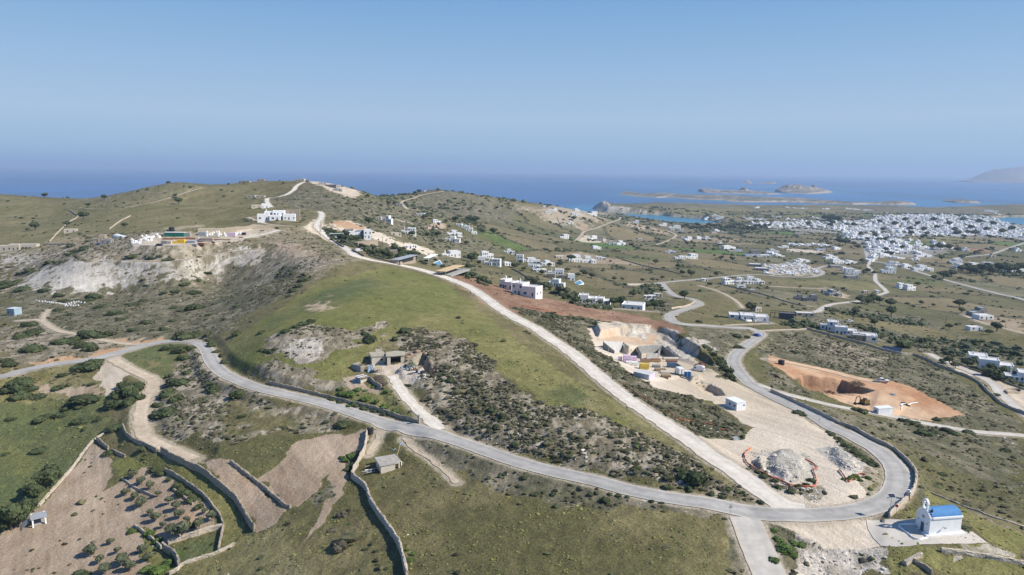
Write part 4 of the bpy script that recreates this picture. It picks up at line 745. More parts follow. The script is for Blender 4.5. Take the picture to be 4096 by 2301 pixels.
# common paints
M = {}
def defm():
    M['white'] = mat('white_paint', (.76, .755, .74), .85, scale=.7, col2=(.84, .84, .835), stretch=(1,1, .35))
    M['offwhite'] = mat('weathered_white', (.62, .58, .52), .9, scale=.5, var=.15)
    M['roofw'] = mat('roof_screed', (.56, .55, .53), .9, scale=.4, var=.14)
    M['blue'] = mat('chapel_blue', (.062, .19, .41), .8, scale=1.6, col2=(.090, .24, .46))
    M['glass'] = mat('dark_glass', (.03, .035, .045), .25, var=.2, spec=.5)
    M['shutter'] = mat('shutter', (.10, .11, .13), .7, var=.2)
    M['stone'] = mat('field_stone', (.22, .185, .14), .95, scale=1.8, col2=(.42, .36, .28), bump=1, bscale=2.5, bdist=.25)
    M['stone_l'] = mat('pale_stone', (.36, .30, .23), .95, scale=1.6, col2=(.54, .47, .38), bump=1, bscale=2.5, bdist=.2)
    M['stonehouse'] = mat('stone_cladding', (.27, .215, .16), .95, scale=1.0, col2=(.40, .33, .25), bump=.5, bscale=3, bdist=.1)
    M['conc'] = mat('grey_concrete', (.26, .26, .25), .9, scale=.7, col2=(.40, .39, .37), bump=.2, bscale=4, bdist=.03)
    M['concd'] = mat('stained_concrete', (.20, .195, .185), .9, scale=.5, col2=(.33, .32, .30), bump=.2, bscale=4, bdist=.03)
    M['render'] = mat('cream_render', (.46, .40, .32), .9, scale=.8, col2=(.60, .54, .45), bump=.3, bscale=5, bdist=.04)
    M['slab'] = mat('mossy_slab', (.30, .27, .20), .95, scale=.6, col2=(.44, .39, .31), bump=.3, bscale=4, bdist=.05)
    M['beige'] = mat('beige_render', (.50, .44, .36), .9, scale=.6, var=.1)
    M['metal'] = mat('galvanised', (.42, .43, .44), .45, metal=.6, var=.1)
    M['dark'] = mat('dark_plastic', (.025, .026, .030), .6, var=.3)
    M['door'] = mat('opening_shade', (.022, .020, .020), .9, var=.3)  # near-black colour painted in for the shade inside open doorways and windows
    M['wood'] = mat('weathered_wood', (.22, .15, .09), .9, scale=3, col2=(.34, .25, .16), stretch=(1,6,6))
    M['woodl'] = mat('new_timber', (.50, .36, .19), .85, scale=3, col2=(.62, .47, .28), stretch=(1,6,6))
    M['pole'] = mat('pole_wood', (.10, .075, .055), .9, var=.3)
    M['pool'] = mat('pool_water', (.06, .25, .34), .15, var=.12, scale=.4, spec=.5)
    M['cabin'] = mat('cabin_panel', (.74, .75, .76), .5, var=.03, scale=.3)
    M['tyre'] = mat('tyre_rubber', (.02, .02, .02), .9, var=.2)
    M['vanblue'] = mat('blue_grey_paint', (.045, .085, .15), .35, var=.1, spec=.5)
    M['carblue'] = mat('blue_paint', (.02, .06, .25), .3, var=.1, spec=.5)
    M['carwhite'] = mat('vehicle_white', (.76, .76, .76), .35, var=.04, spec=.5)
    M['wcblue'] = mat('cabin_blue', (.02, .17, .42), .5, var=.1)
    M['pink'] = mat('pink_foam', (.66, .50, .62), .9, scale=1, var=.1)
    M['yellow'] = mat('yellow_panel', (.55, .40, .08), .7, scale=2, var=.25)
    M['yellowb'] = mat('yellow_paint', (.72, .46, .03), .5, var=.1)
    M['net'] = mat('orange_net', (.42, .13, .075), .8, scale=2.5, col2=(.62, .20, .11))
    M['rustp'] = mat('rust', (.20, .10, .06), .9, var=.4, scale=4)
    M['teal'] = mat('blue_sheet', (.12, .24, .36), .6, var=.25, scale=1.5)
    M['brickred'] = mat('brick_stack', (.34, .16, .10), .9, var=.25, scale=3)
    M['greenr'] = mat('green_sheet', (.03, .20, .13), .5, var=.2)
    M['greenpale'] = mat('pale_green_roof', (.42, .52, .44), .7, var=.1)
    M['skin'] = mat('skin', (.45, .28, .19), .6, var=.05); M['cloth'] = mat('dark_cloth', (.02, .02, .025), .9, var=.2)
    M['rubble'] = mat('rubble_stone', (.38, .35, .30), .95, scale=2, col2=(.60, .56, .50), island=.3, bump=.6, bscale=4)
    M['rock'] = mat('red_rock', (.22, .15, .10), .95, scale=.8, col2=(.38, .28, .19), bump=1, bscale=2, bdist=.4)
    M['roofred'] = mat('tile_red', (.36, .18, .13), .9, var=.2)
    M['bluer'] = mat('blue_roof', (.03, .10, .34), .6, var=.15)
    M['trunk'] = mat('bark', (.14, .105, .075), .95, scale=6, var=.35)
    M['grate'] = mat('grey_panel_roof', (.34, .36, .38), .5, scale=2, var=.2)
defm()
# ---------------------------------------------------------------- dry-stone walls, draped along traced lines
wr = np.random.RandomState(3)
def stone_wall(label, segs, h, w=.5, m='stone', step=.7, cat='stone wall', name='stone_wall', sink=.5, ragged=.14):
    P_ = np.vstack([H(t, p) for t, p in segs]); w *= .8; h *= .92; st = max(step, P_[:, 1].mean()/400); P_ = resample(P_, st); n = len(P_)
    d = np.gradient(P_[:, :2], axis=0); d /= np.linalg.norm(d, axis=1)[:, None]+1e-9; nr = np.stack([-d[:, 1], d[:, 0]],1)
    ks = [(-.5,-sink, 1.2),(-.5, .35,1.08),(-.5, .7,1.0),(-.46,1, .9),(0,1.04, .9),(.46,1, .9),(.5, .7,1.0),(.5, .35,1.08),(.5,-sink, 1.2)]
    z0 = np.minimum(height(P_[:, 0], P_[:, 1]), np.minimum(height(P_[:, 0]+nr[:, 0]*w, P_[:, 1]+nr[:, 1]*w), height(P_[:, 0]-nr[:, 0]*w, P_[:, 1]-nr[:, 1]*w))+.3)
    hh = h*(1+(fbm(np.arange(n)*.23, np.zeros(n), len(label),3)-.5)*ragged*3)
    V = []
    for k, (a, b, q) in enumerate(ks):
        j = (wr.rand(n, 3)-.5)*min(.22, h*.3, w*.45)
        V.append(np.stack([P_[:, 0]+nr[:, 0]*a*w*q+j[:, 0], P_[:, 1]+nr[:, 1]*a*w*q+j[:, 1], z0+(hh*b if b > 0 else b)+(j[:, 2]*.8 if b > .5 else 0)],1))
    V = np.array(V).transpose(1,0,2).reshape(-1,3); K = len(ks); i = (np.arange(n-1)[:, None]*K+np.arange(K-1)[None]).ravel()
    F = np.stack([i, i+1, i+K+1, i+K],1); e = (n-1)*K
    caps = [(0,1,2,3),(0,3,5,8),(3,4,5,5),(5,6,7,8)]
    tri = []
    for b_ in (0, e): tri += [(b_+0, b_+c, b_+c+1) for c in range(1, K-1)]
    o = mesh_np(name, V, F, M[m], tri=tri); return setp(o, label, cat)
SWL = [
 ('low crumbling stone wall down the left edge of the white farm track', [('B1', [(1235,1325),(1265,1400)]),('C1', [(1310,75),(1400,130),(1480,160),(1580,215)])],1.2, .5, 'stone'),
 ('tall curving retaining wall between the farm track field and the grassy strip', [('C1', [(1625,215),(1750,290),(1880,350),(2000,400),(2100,470),(2200,560),(2350,690),(2450,830),(2500,930),(2560,1010)])],1.9, .6, 'stone'),
 ('curved dry stone wall round the far side of the young olive grove', [('C1', [(1660,400),(1800,480),(1900,550),(2000,620),(2080,690),(2150,790),(2210,860),(2245,950)])],1.1, .45, 'stone'),
 ('short steep stone wall dropping to the corner below the olive grove', [('C1', [(2245,960),(2220,1080),(2200,1200)])],1.0, .5, 'stone'),
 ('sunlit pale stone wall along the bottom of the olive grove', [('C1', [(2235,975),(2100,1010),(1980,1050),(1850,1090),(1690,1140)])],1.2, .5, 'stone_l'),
 ('thin low wall running down beside the lush green corner plot', [('C1', [(1350,960),(1450,1030),(1550,1110),(1620,1180)])], .8, .4, 'stone_l'),
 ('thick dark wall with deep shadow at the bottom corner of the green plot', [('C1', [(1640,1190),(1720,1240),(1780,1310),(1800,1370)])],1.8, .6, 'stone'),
 ('pale low terrace wall above the grass at the lower edge of the groves', [('C1', [(1700,1440),(1790,1400),(1830,1350),(2000,1290),(2200,1220),(2350,1145)])], .7, .6, 'stone_l'),
 ('short straight wall among the small olive trees on tan soil', [('C1', [(1225,480),(1330,555),(1430,610),(1540,655)])], .6, .35, 'stone_l'),
 ('ruined stone wall with a gap at the top of the ploughed tan field', [('C1', [(975,90),(1030,140),(1090,185)])],1.2, .5, 'stone'),
 ('short stone wall beside the shrub above the olive grove', [('C1', [(1130,210),(1200,240),(1260,265)])],1.0, .5, 'stone'),
 ('long straight pale wall between the green meadow and the ploughed field', [('C1', [(390,755),(560,560),(720,380),(850,200),(940,95),(1020,40),(1080,-10)])], .45, .9, 'stone_l'),
 ('broken little wall under the hedge inside the olive grove', [('C1', [(1740,590),(1850,670),(1940,740)])], .6, .4, 'stone_l'),
 ('tall boundary wall beside the bulldozed tan slope', [('C2', [(1115,30),(1090,200),(1040,300),(985,400),(965,470)])],1.6, .5, 'stone_l'),
 ('long winding stone wall running down to the bottom edge of the meadow', [('C2', [(965,470),(1010,510),(1080,560),(1110,600),(1150,720),(1230,850),(1310,960),(1400,1090),(1450,1200),(1490,1350),(1520,1470)])],1.6, .6, 'stone_l'),
 ('rubbly wall between the narrow ploughed strip and the bulldozed slope', [('C2', [(-250,320),(0,510),(100,590),(200,680),(280,750),(350,775)])], .9, .7, 'stone'),
 ('roadside parapet wall of stone around the outer edge of the hairpin', [('B4', [(30,975),(180,1040),(330,1110),(500,1190),(700,1290)]),('C4', [(820,-30),(980,50),(1100,115),(1250,190),(1350,270),(1430,350),(1480,420),(1485,510),(1462,600),(1410,680),(1320,765),(1215,870)])],1.15, .55, 'stone_l'),
 ('very low white line of stones crossing the slope behind the chapel', [('C4', [(1640,620),(1800,690),(2000,770),(2300,880),(2572,965),(2800,1060)])], .3, .35, 'stone_l'),
 ('stone terrace wall on the slope in front of the chapel', [('C4', [(1735,1210),(2000,1245),(2300,1290),(2600,1350),(2800,1390)])], .95, .6, 'stone_l'),
 ('stub of broad stone wall at the bottom edge before the chapel', [('C4', [(1540,1258),(1450,1300),(1370,1345)])], .9, .9, 'stone_l'),
 ('ruined wall running down from the stub of broad wall', [('C4', [(1455,1310),(1560,1370),(1650,1440)])], .8, .5, 'stone'),
 ('roadside stone wall below the farm with the gate post at its end', [('B2', [(120,890),(300,930),(500,978),(700,1028),(950,1090),(1200,1150),(1400,1220),(1640,1290)])],1.0, .5, 'stone'),
 ('long pale boundary wall curving past the scrub field to the villa lane', [('B4', [(390,348),(700,430),(1000,510),(1300,590),(1500,620),(1700,710),(1900,790),(2100,880),(2180,960),(2260,1030),(2350,1110),(2572,1200),(2800,1300)])],1.3, .5, 'stone_l'),
 ('stone wall along the track beside the two grey concrete units', [('B4', [(-100,-20),(0,15),(200,75),(350,110),(480,130)])],1.0, .5, 'stone'),
 ('garden wall between the villa lane and the green villa garden', [('B4', [(1850,665),(2000,735),(2150,785),(2350,865),(2572,955)])], .8, .4, 'stone'),
 ('curved stone planter wall at the fork of the villa lane', [('B4', [(2390,985),(2400,965),(2440,955),(2530,968),(2530,990),(2450,990),(2400,995)])],1.0, .5, 'stone'),
 ('dark stone wall curving along the concrete bend of the hill road', [('A2', [(690,660),(715,720),(760,775),(820,820),(885,855)])],1.3, .5, 'stone'),
 ('short dark wall by the tall utility pole at the villa entrance', [('A2', [(965,885),(1000,905),(1090,948)])],1.3, .5, 'stone'),
 ('dark garden wall along the dirt road above the crest of the green field', [('A2', [(1130,940),(1250,975),(1400,1012)])],1.1, .5, 'stone'),
 ('high grey retaining wall behind the storage yard', [('Y', [(1150,188),(1500,182),(1900,152),(2050,128),(2250,128),(2440,138)])],2.6, .5, 'stone'),
 ('straight field wall dropping down the far hillside of the plain', [('A3', [(455,555),(480,620),(510,680)])],1.2, .8, 'stone'),
 ('field wall crossing the plain towards the four dark trees', [('A3', [(1070,965),(1280,1030),(1500,1078),(1700,1120)])],1.2, .9, 'stone'),
 ('field wall above the twin pinkish houses', [('A3', [(0,1075),(80,1115),(160,1162)])],1.2, .6, 'stone'),
 ('field wall behind the parked truck and caravan on the plain', [('A3', [(2130,1235),(2350,1290),(2572,1345)])],1.1, .7, 'stone'),
 ('thin wall climbing the grey hillside above the stepped white house', [('A2', [(1150,470),(1350,550),(1580,622)])],1.0, .6, 'stone_l'),
 ('thin wall slanting across the hillside below the stepped white house', [('A2', [(1020,515),(1150,560),(1360,625)])],1.0, .6, 'stone_l'),
 ('field wall zigzagging up the grassy hillside beside two round trees', [('A1', [(500,800),(580,710),(640,650),(700,600),(780,550),(740,510),(690,480)])],1.2, .8, 'stone_l'),
 ('short wall with a pale gap on the grassy hillside', [('A1', [(1100,672),(1200,600),(1310,540)])],1.1, .8, 'stone_l'),
 ('low stone wall above the cleared garden terraces of the dark farmhouse', [('A1', [(440,832),(600,826),(760,824)])],1.0, .7, 'stone_l'),
 ('white boundary wall round the long white poolside complex', [('B3', [(2600,290),(2450,268),(2330,262),(2180,195)])],1.2, .3, 'white'),
 ('low pale wall below the white villa above the brown field', [('B3', [(640,90),(800,120),(1000,145),(1250,165),(1480,180)])],1.0, .5, 'stone_l'),
 ('stone wall on the outside of the distant road bend', [('B3', [(1600,145),(1700,130),(1800,100),(1840,70)])],1.3, .5, 'stone_l'),
]
for lb, segs, h, w, m in SWL: stone_wall(lb, segs, h, w, m)
# ---------------------------------------------------------------- the chapel
A_ = H('H', [(940,1068)])[0]; B_ = H('H', [(1640,1008)])[0]
rz = rad(8.8); L_, Wd, HW = 6.7,3.6,3.45
cz = A_[2]-.02
ch = thing('chapel', 'small white chapel with blue barrel vault roof beside the road junction', 'chapel', (A_[0], A_[1], cz), rz)
mb = MB().box(0.45, L_, 0, Wd, -1, HW)
mb.build('wall', M['white'], ch)
fr = [(0,-1),(Wd, -1)]; xs = [0, .32, .32, .62, .62, .92, .92,1.2,1.2]; zs = [3.75,3.75,4.05,4.05,4.35,4.35,4.65,4.65,4.9]
left = [(Wd-x, z) for x, z in zip(xs, zs)]; right = [(x, z) for x, z in zip(xs, zs)][::-1]
poly = fr+left+right
mb = MB(); n = len(poly); vs = [(0, y, z) for y, z in poly]+[(.46, y, z) for y, z in poly]
mb.add(vs, [tuple(range(n)), tuple(range(2*n-1, n-1,-1))]+[(i, n+i, n+(i+1) % n, (i+1) % n) for i in range(n)])
mb.build('facade', M['white'], ch)
# belfry: two piers and an arch over the bell opening
mb = MB(); bc = Wd/2; r0, r1 = .36, .66; zb = 4.9
mb.box(.02, .44, bc-r1, bc-r0, zb-.02, zb+1.15); mb.box(.02, .44, bc+r0, bc+r1, zb-.02, zb+1.15)
for i in range(10):
    a, b = math.pi*i/10, math.pi*(i+1)/10
    q = [(bc+math.cos(t)*r, zb+1.15+math.sin(t)*r*1.1) for t, r in ((a, r0),(a, r1),(b, r1),(b, r0))]
    mb.add([(.02, y, z) for y, z in q]+[(.44, y, z) for y, z in q],[(0,1,2,3),(7,6,5,4),(0,4,5,1),(1,5,6,2),(2,6,7,3),(3,7,4,0)])
bf = mb.build('belfry', M['white'], ch)
for s in (-1,1): MB().box(-.02, .48, bc+s*.51-.23, bc+s*.51+.23, zb+1.0, zb+1.12).build('capital', M['white'], bf)
MB().cyl((.23, bc, zb+.55), .2, .3,10, r2=.09).cyl((.23, bc, zb+.85), .03, .65,6).build('bell', M['rustp'], bf)
MB().box(.20, .26, bc-.03, bc+.03, zb+1.87, zb+2.5).box(.20, .26, bc-.2, bc+.2, zb+2.2, zb+2.27).build('cross', M['conc'], bf)
mb = MB(); na = 14; vs = []
for x in (.47, L_-.02):
    for i in range(na+1):
        t = math.pi*i/na; vs.append((x, Wd/2-math.cos(t)*(Wd/2-.12), HW+.2+math.sin(t)*1.25))
mb.add(vs, [(i, i+1, na+2+i, na+1+i) for i in range(na)]+[tuple(range(na+1)), tuple(range(2*na+1, na, -1))])
mb.build('roof', M['blue'], ch, smooth=False)
MB().box(.47, L_+.14,-.16, .12, HW+.002, HW+.34).box(.47, L_+.14, Wd-.12, Wd+.16, HW+.002, HW+.34).box(L_-.08, L_+.14, .12, Wd-.12, HW+.002, HW+.34).build('cornice', M['white'], ch)
MB().box(-.10, L_+.75,-.42,-.003,-.6, .42).box(L_+.003, L_+.75,-.003, Wd+.3,-.6, .42).build('bench', M['white'], ch)
for q in ((-.42,1.15),(2.35, Wd+.3)): MB().box(-.62,-.003, *q, -.6, .38).build('front_bench', M['white'], ch)
d = MB().box(-.05,-.004,1.32,2.22,-.02,2.05).build('door', M['shutter'], ch); MB().box(-.09,-.003,1.2,1.315,-.02,2.2).box(-.09,-.003,2.225,2.34,-.02,2.2).box(-.09,-.003,1.2,2.34,2.203,2.34).build('frame', M['white'], d)
MB().box(-.04,-.003, bc-.3, bc+.3,2.95,3.5).build('niche', M['conc'], ch)
for y in (.65,2.95): MB().box(-.12,-.003, y-.08, y+.08,2.1,2.35).build('wall_lamp', M['metal'], ch)
MB().tube([(2.9,-.003,1.75),(2.9,-.35,1.75)], .05).box(2.75,3.2,-.5,-.3,1.65,1.85).build('floodlight', M['metal'], ch)
MB().tube([(.75,-.05, HW+.3),(.75,-.05, HW+1.6)], .03).build('downpipe', M['metal'], ch)
MB().box(.6, .9, .6, .9, HW+.9, HW+1.5).cyl((.75, .75, HW+1.5), .07, .35,6).build('vent', M['dark'], ch)
# terrace kerb in front of the chapel
Kp = H('H', [(640,800),(540,800),(300,815),(270,850),(480,1030),(600,1120),(720,1145),(900,1112)])
stone_wall('low curved white kerb enclosing the forecourt of the chapel', [('H', [(640,800),(540,800),(300,815),(262,850),(480,1030),(600,1122),(720,1148),(900,1112)])], .38, .22, 'white', step=.3, cat='kerb', name='forecourt_kerb', ragged=0)
def sheet(name, t, p, m, lift=.04, kind='structure'):
    P_ = H(t, p); C2 = P_[:, :2]; lo, hi = C2.min(0), C2.max(0); st = max(.45,(hi-lo).max()/90)
    g = [np.arange(lo[i]-st, hi[i]+st, st) for i in (0,1)]; X, Y = np.meshgrid(*g); ins = inpoly(X, Y, P_)
    # snap the outline cells to the polygon by keeping cells with any inside corner, then clip by moving outside corners to the edge
    bm = bmesh.new(); vs = [bm.verts.new((a, b, 0)) for a, b in C2]; f = bm.faces.new(vs)
    for ax, gg in ((0, g[0]),(1, g[1])):
        for c in gg:
            bmesh.ops.bisect_plane(bm, geom=bm.verts[:]+bm.edges[:]+bm.faces[:], plane_co=(c if ax == 0 else 0, c if ax == 1 else 0,0), plane_no=(1 if ax == 0 else 0,1 if ax == 1 else 0,0))
    for v in bm.verts: v.co.z = gz(v.co.x, v.co.y)+lift
    bmesh.ops.recalc_face_normals(bm, faces=bm.faces)
    if sum(f.normal.z for f in bm.faces) < 0: bmesh.ops.reverse_faces(bm, faces=bm.faces)
    me = bpy.data.meshes.new(name); bm.to_mesh(me); bm.free(); me.materials.append(m); o = bpy.data.objects.new(name, me); COL.objects.link(o); setp(o, kind=kind) if kind else None; return o
sheet('chapel_pavement', 'H', [(-480,700),(60,668),(420,690),(640,660),(1300,700),(1650,860),(1850,900),(2310,1225),(1700,1240),(1000,1250),(560,1290),(200,1310),(-150,1290),(-330,1100),(-450,900)], M['conc'] if False else mat('terrace_concrete', (.43, .39, .33), .9, scale=.35, col2=(.55, .51, .45), bump=.2, bscale=5, bdist=.02), .085)
# ---------------------------------------------------------------- street furniture at the junction
w = H('H', [(42,655)])[0]
sl = thing('solar_street_lamp', 'solar street lamp on a pole at the road bend near the chapel', 'street lamp', w, 0)
MB().cyl((0,0,-.3), .055,5.0,8).build('pole', M['metal'], sl)
mb = MB(); a = rad(30); mb.add([(x, y*math.cos(a),4.75+y*math.sin(a)+dz) for dz in (0, .05) for x, y in ((-.62,-.5),(.62,-.5),(.62, .5),(-.62, .5))],[(0,3,2,1),(4,5,6,7),(0,1,5,4),(1,2,6,5),(2,3,7,6),(3,0,4,7)])
pn = mb.build('solar_panel', M['glass'], sl)
mb = MB(); [mb.tube([(x0, y0*math.cos(a),4.8+y0*math.sin(a)),(x1, y1*math.cos(a),4.8+y1*math.sin(a))], .04,4) for x0, y0, x1, y1 in ((-.62,-.5, .62,-.5),(.62,-.5, .62, .5),(.62, .5,-.62, .5),(-.62, .5,-.62,-.5))]; mb.build('frame', M['cabin'], pn)
MB().tube([(0,0,4.3),(-.5,0,4.4)], .03).box(-.95,-.45,-.1, .1,4.36,4.44).build('lamp_head', M['metal'], sl)
w = H('H', [(178,690)])[0]
sg = thing('road_sign', 'thin road sign post with small red and white plate beside the chapel pavement', 'road sign', w, rad(-20))
MB().cyl((0,0,-.2), .03,3.6,6).build('post', M['metal'], sg); MB().cyl((0,-.05,3.0), .3, .03,16, 'y').build('plate', mat('sign_red', (.5, .05, .04), .5, var=.05), sg)
w = H('C4', [(1405,690)])[0]
b = thing('roadside_shrine', 'small white box shrine on a stone plinth on the hairpin parapet wall', 'shrine', (w[0], w[1], gz(w[0], w[1])), rad(-30))
MB().box(-.35, .35,-.3, .3,-.3,1.75).build('plinth', M['stone_l'], b); MB().box(-.42, .42,-.38, .38,1.755,1.95).box(-.3, .3,-.25, .25,1.955,2.25, .05).build('box', M['white'], b); MB().box(-.2, .2,-.262,-.252,1.99,2.2).build('window', M['glass'], b)
def tri_sign(t, p, top, label, rz=0):
    w = H(t, [p])[0]; hgt = (p[1]-top)*mpp(t, w)*1.1
    s = thing('warning_sign', label, 'road sign', w, rz); MB().cyl((0,0,-.2), .035, hgt, 6).build('post', M['metal'], s)
    r = .55; q = [(math.cos(rad(90+120*i))*r, math.sin(rad(90+120*i))*r) for i in range(3)]
    MB().prof([(x, hgt-.45+z) for x, z in q],-.03, .0).build('back_plate', M['concd'], s)
    f = MB().prof([(x*.98, hgt-.45+z*.98) for x, z in q], .003, .02).build('face_plate', mat('sign_red', (.5, .05, .04), .5), s); MB().prof([(x*.66, hgt-.45+z*.66) for x, z in q], .022, .03).build('symbol_field', M['carwhite'], f)
tri_sign('C3', (2191,850),750, 'triangular warning sign seen from behind at the edge of the meadow and concrete lane', rad(12))
tri_sign('B4', (512,1300),1245, 'triangular warning sign beside the asphalt road below the construction ground', rad(25))
# ---------------------------------------------------------------- site cabins
def cabin(t, pa, pb, depth, hgt, label, side=1):
    a = H(t, [pa])[0]; b = H(t, [pb])[0]; L = np.hypot(*(b-a)[:2]); ang = math.atan2(b[1]-a[1], b[0]-a[0])
    o = thing('site_cabin', label, 'portable cabin', (a[0], a[1], min(a[2], b[2])), ang)
    MB().box(0, L, 0, depth, .12, hgt).build('body', M['cabin'], o)
    MB().box(-.08, L+.08,-.08, depth+.08, hgt+.003, hgt+.16).build('roof', M['carwhite'], o)
    MB().box(.1, L-.1, .1, depth-.1,-.4, .117).build('base_frame', M['concd'], o)
    for i in range(1, int(L/1.0)): MB().box(i*1.0-.02, i*1.0+.02,-.012,-.002, .2, hgt-.1).build('panel_joint', M['metal'], o)
    return o, L
o, L = cabin('B4', (1108,1203),(1252,1208),2.5,2.6, 'white site cabin on the orange cleared ground beside the narrow lane')
f = MB().box(-.03,-.003, .9,1.6,1.1,1.9).build('window', M['glass'], o); MB().box(-.05,-.032, .82,1.68,1.02,1.095).build('sill', M['cabin'], f)
o, L = cabin('B3', (2255,1166),(2345,1160),5.2,2.7, 'white site cabin with small blue sign in the middle of the bare construction ground')
d = MB().box(-.04,-.003,1.6,2.4, .2,2.2).build('door', M['cabin'], o); MB().box(-.06,-.042,1.65,1.72,1.1,1.2).build('handle', M['dark'], d)
for y in (2.9, .7): MB().box(-.04,-.003, y, y+.6,1.2,1.9).build('window', M['glass'], o)
MB().box(L-1.0, L-.35,-.03,-.003,1.5,2.0).build('sign_plate', M['wcblue'], o)
a = H('B1', [(60,205)])[0]
s = thing('metal_shed', 'pale blue metal shed standing alone in the scrub at the far left', 'shed', (a[0]+.5, a[1], a[2]), rad(-14))
MB().box(0,4.8,0,4.2,-.3,3.4).build('body', mat('shed_blue', (.30, .40, .47), .6, var=.12, stretch=(8,1,1), scale=1), s); MB().box(-.15,4.95,-.15,4.35,3.403,3.55).build('roof', mat('shed_roof', (.52, .56, .58), .5, var=.1), s)
MB().box(2.6,4.2,-.04,-.003,0,2.2).build('door', M['conc'], s); MB().box(.6,1.6,-.04,-.003,1.2,2.0).build('window', M['shutter'], s)
# blue portable toilets
for i, (x, lb) in enumerate(((1865, 'left blue portable toilet of the pair beside the white van'),(1938, 'right blue portable toilet of the pair beside the white van'))):
    w = H('K', [(x, 912)])[0]
    o = thing('portable_toilet', lb, 'portable toilet', w, rad(-12), 'blue portable toilets on the building site')
    MB().box(-.56, .56,-.56, .56,0,2.05).build('body', M['wcblue'], o); MB().box(-.6, .6,-.6, .6,2.053,2.25, .22).build('roof', M['carwhite'], o)
    d = MB().box(-.4, .4,-.6,-.563, .15,1.95).build('door', mat('wc_door', (.03, .22, .5), .5), o); MB().box(.28, .34,-.63,-.603,1.0,1.12).build('handle', M['metal'], d)
# ---------------------------------------------------------------- vehicles
def wheels(o, xs, w, r):
    for x in xs:
        for s in (-1,1):
            t = MB().cyl((x, s*w-.11, r), r, .22,16, 'y').build('wheel', M['tyre'], o); MB().cyl((x, s*w-.125+(0 if s < 0 else .0), r), r*.55, .25,10, 'y').build('rim', M['metal'], t)
def van(loc, rz, paint, label, L=5.2, hh=2.0):
    o = thing('panel_van', label, 'van', loc, rz); h = L/2
    p = [(-h, .35),(h*.96, .35),(h, .6),(h*.98, .95),(h*.72,1.15),(h*.42, hh*.93),(h*.30, hh),(-h*.93, hh),(-h, hh*.9)]
    MB().prof(p, -.93, .93).build('body', paint, o)
    MB().add([(h*.725,-.80,1.18),(h*.725, .80,1.18),(h*.435, .76, hh*.92),(h*.435,-.76, hh*.92)],[(0,1,2,3)]).build('windscreen', M['glass'], o).location = (.03,0, .02)
    for s in (-1,1):
        y = s*.935; MB().add([(h*.62, y, 1.2),(h*.20, y, 1.2),(h*.20, y, hh*.88),(h*.38, y, hh*.88)],[(0,1,2,3)]).build('side_window', M['glass'], o)
        MB().box(h*.55, h*.62, s*1.0-.07, s*1.0+.07,1.15,1.35).build('mirror', M['dark'], o); MB().box(h*.95, h*1.005, s*.7-.14, s*.7+.14, .72, .9).build('headlight', M['metal'], o)
    MB().box(-h-.02,-h-.003,-.7, .7,1.2,1.75).build('rear_window', M['glass'], o); [MB().box(*q, -.9, .9, .33, .6).build('bumper', M['dark'], o) for q in ((-h-.08,-h-.003),(h*.97, h*1.03))]
    wheels(o, (-h*.62, h*.62), .86, .34); return o
w = (H('K', [(1510,735)])[0]+H('K', [(1765,740)])[0])/2
van((w[0], w[1]+.9, gz(w[0], w[1]+.9)), rad(4), M['vanblue'], 'dark blue-grey panel van parked by the timber stacks on the building site')
w = H('K', [(2130,805)])[0]
v = van((w[0], w[1]+.8, gz(w[0], w[1]+.8)), rad(152), M['carwhite'], 'white van with a loaded roof rack parked by the portable toilets', L=4.8)
MB().box(-1.9, .6,-.75, .75,2.06,2.12).box(-1.8, .4,-.5,-.1,2.13,2.3).box(-1.6, .2, .05, .6,2.13,2.42).build('roof_rack', M['cabin'], v)
w = H('K', [(1745,875)])[0]
v = thing('box_truck', 'small white box truck with its doors open beside the dark blue van', 'truck', w, rad(100))
MB().box(-1.7,1.5,-.9, .9, .75,2.7).build('cargo_box', M['carwhite'], v); MB().prof([(1.55, .45),(2.75, .45),(2.8,1.2),(2.45,2.0),(1.55,2.0)],-.85, .85).build('cab', M['carwhite'], v); MB().box(-1.76,-1.703,-.12, .12, .8,2.6).build('door_gap', M['roofred'], v); MB().box(-1.7,2.7,-.5, .5, .4, .74).build('chassis', M['dark'], v); wheels(v, (-1.0,2.1), .8, .36)
def pickup(loc, rz, paint, label, cat='pickup truck', name='pickup_truck'):
    o = thing(name, label, cat, loc, rz); h = 2.6
    MB().prof([(-h, .45),(h*.97, .45),(h, .75),(h*.97,1.02),(h*.45,1.12),(h*.45,1.05),(-h, 1.05)],-.9, .9).build('body', paint, o)
    c = MB().prof([(h*.46,1.10),(h*.20,1.72),(-h*.26,1.74),(-h*.33,1.06)],-.80, .80).build('cab', paint, o)
    MB().prof([(h*.40,1.16),(h*.175,1.66),(-h*.24,1.67),(-h*.28,1.16)],-.812, .812).build('side_glass', M['glass'], c)
    MB().add([(h*.47,-.7,1.14),(h*.47, .7,1.14),(h*.225, .68,1.69),(h*.225,-.68,1.69)],[(0,1,2,3)]).build('windscreen', M['glass'], c)
    MB().box(-h+.08,-h*.36,-.78, .78,1.02,1.055).build('load_bed', M['dark'], o)
    [MB().box(*q, -.86, .86, .45, .68).build('bumper', M['dark'], o) for q in ((-h-.07,-h-.003),(h*.96, h*1.03))]
    for s in (-1,1): MB().box(h*.97, h*1.01, s*.65-.15, s*.65+.15, .78, .95).build('headlight', M['metal'], o)
    wheels(o, (-h*.60, h*.62), .84, .38); return o
w = (H('B4', [(1095,880)])[0]+H('B4', [(1205,892)])[0])/2
pickup((w[0], w[1]+.6, gz(w[0], w[1]+.6)), rad(-14), M['carwhite'], 'white pickup truck parked on the orange earth above the dug pit')
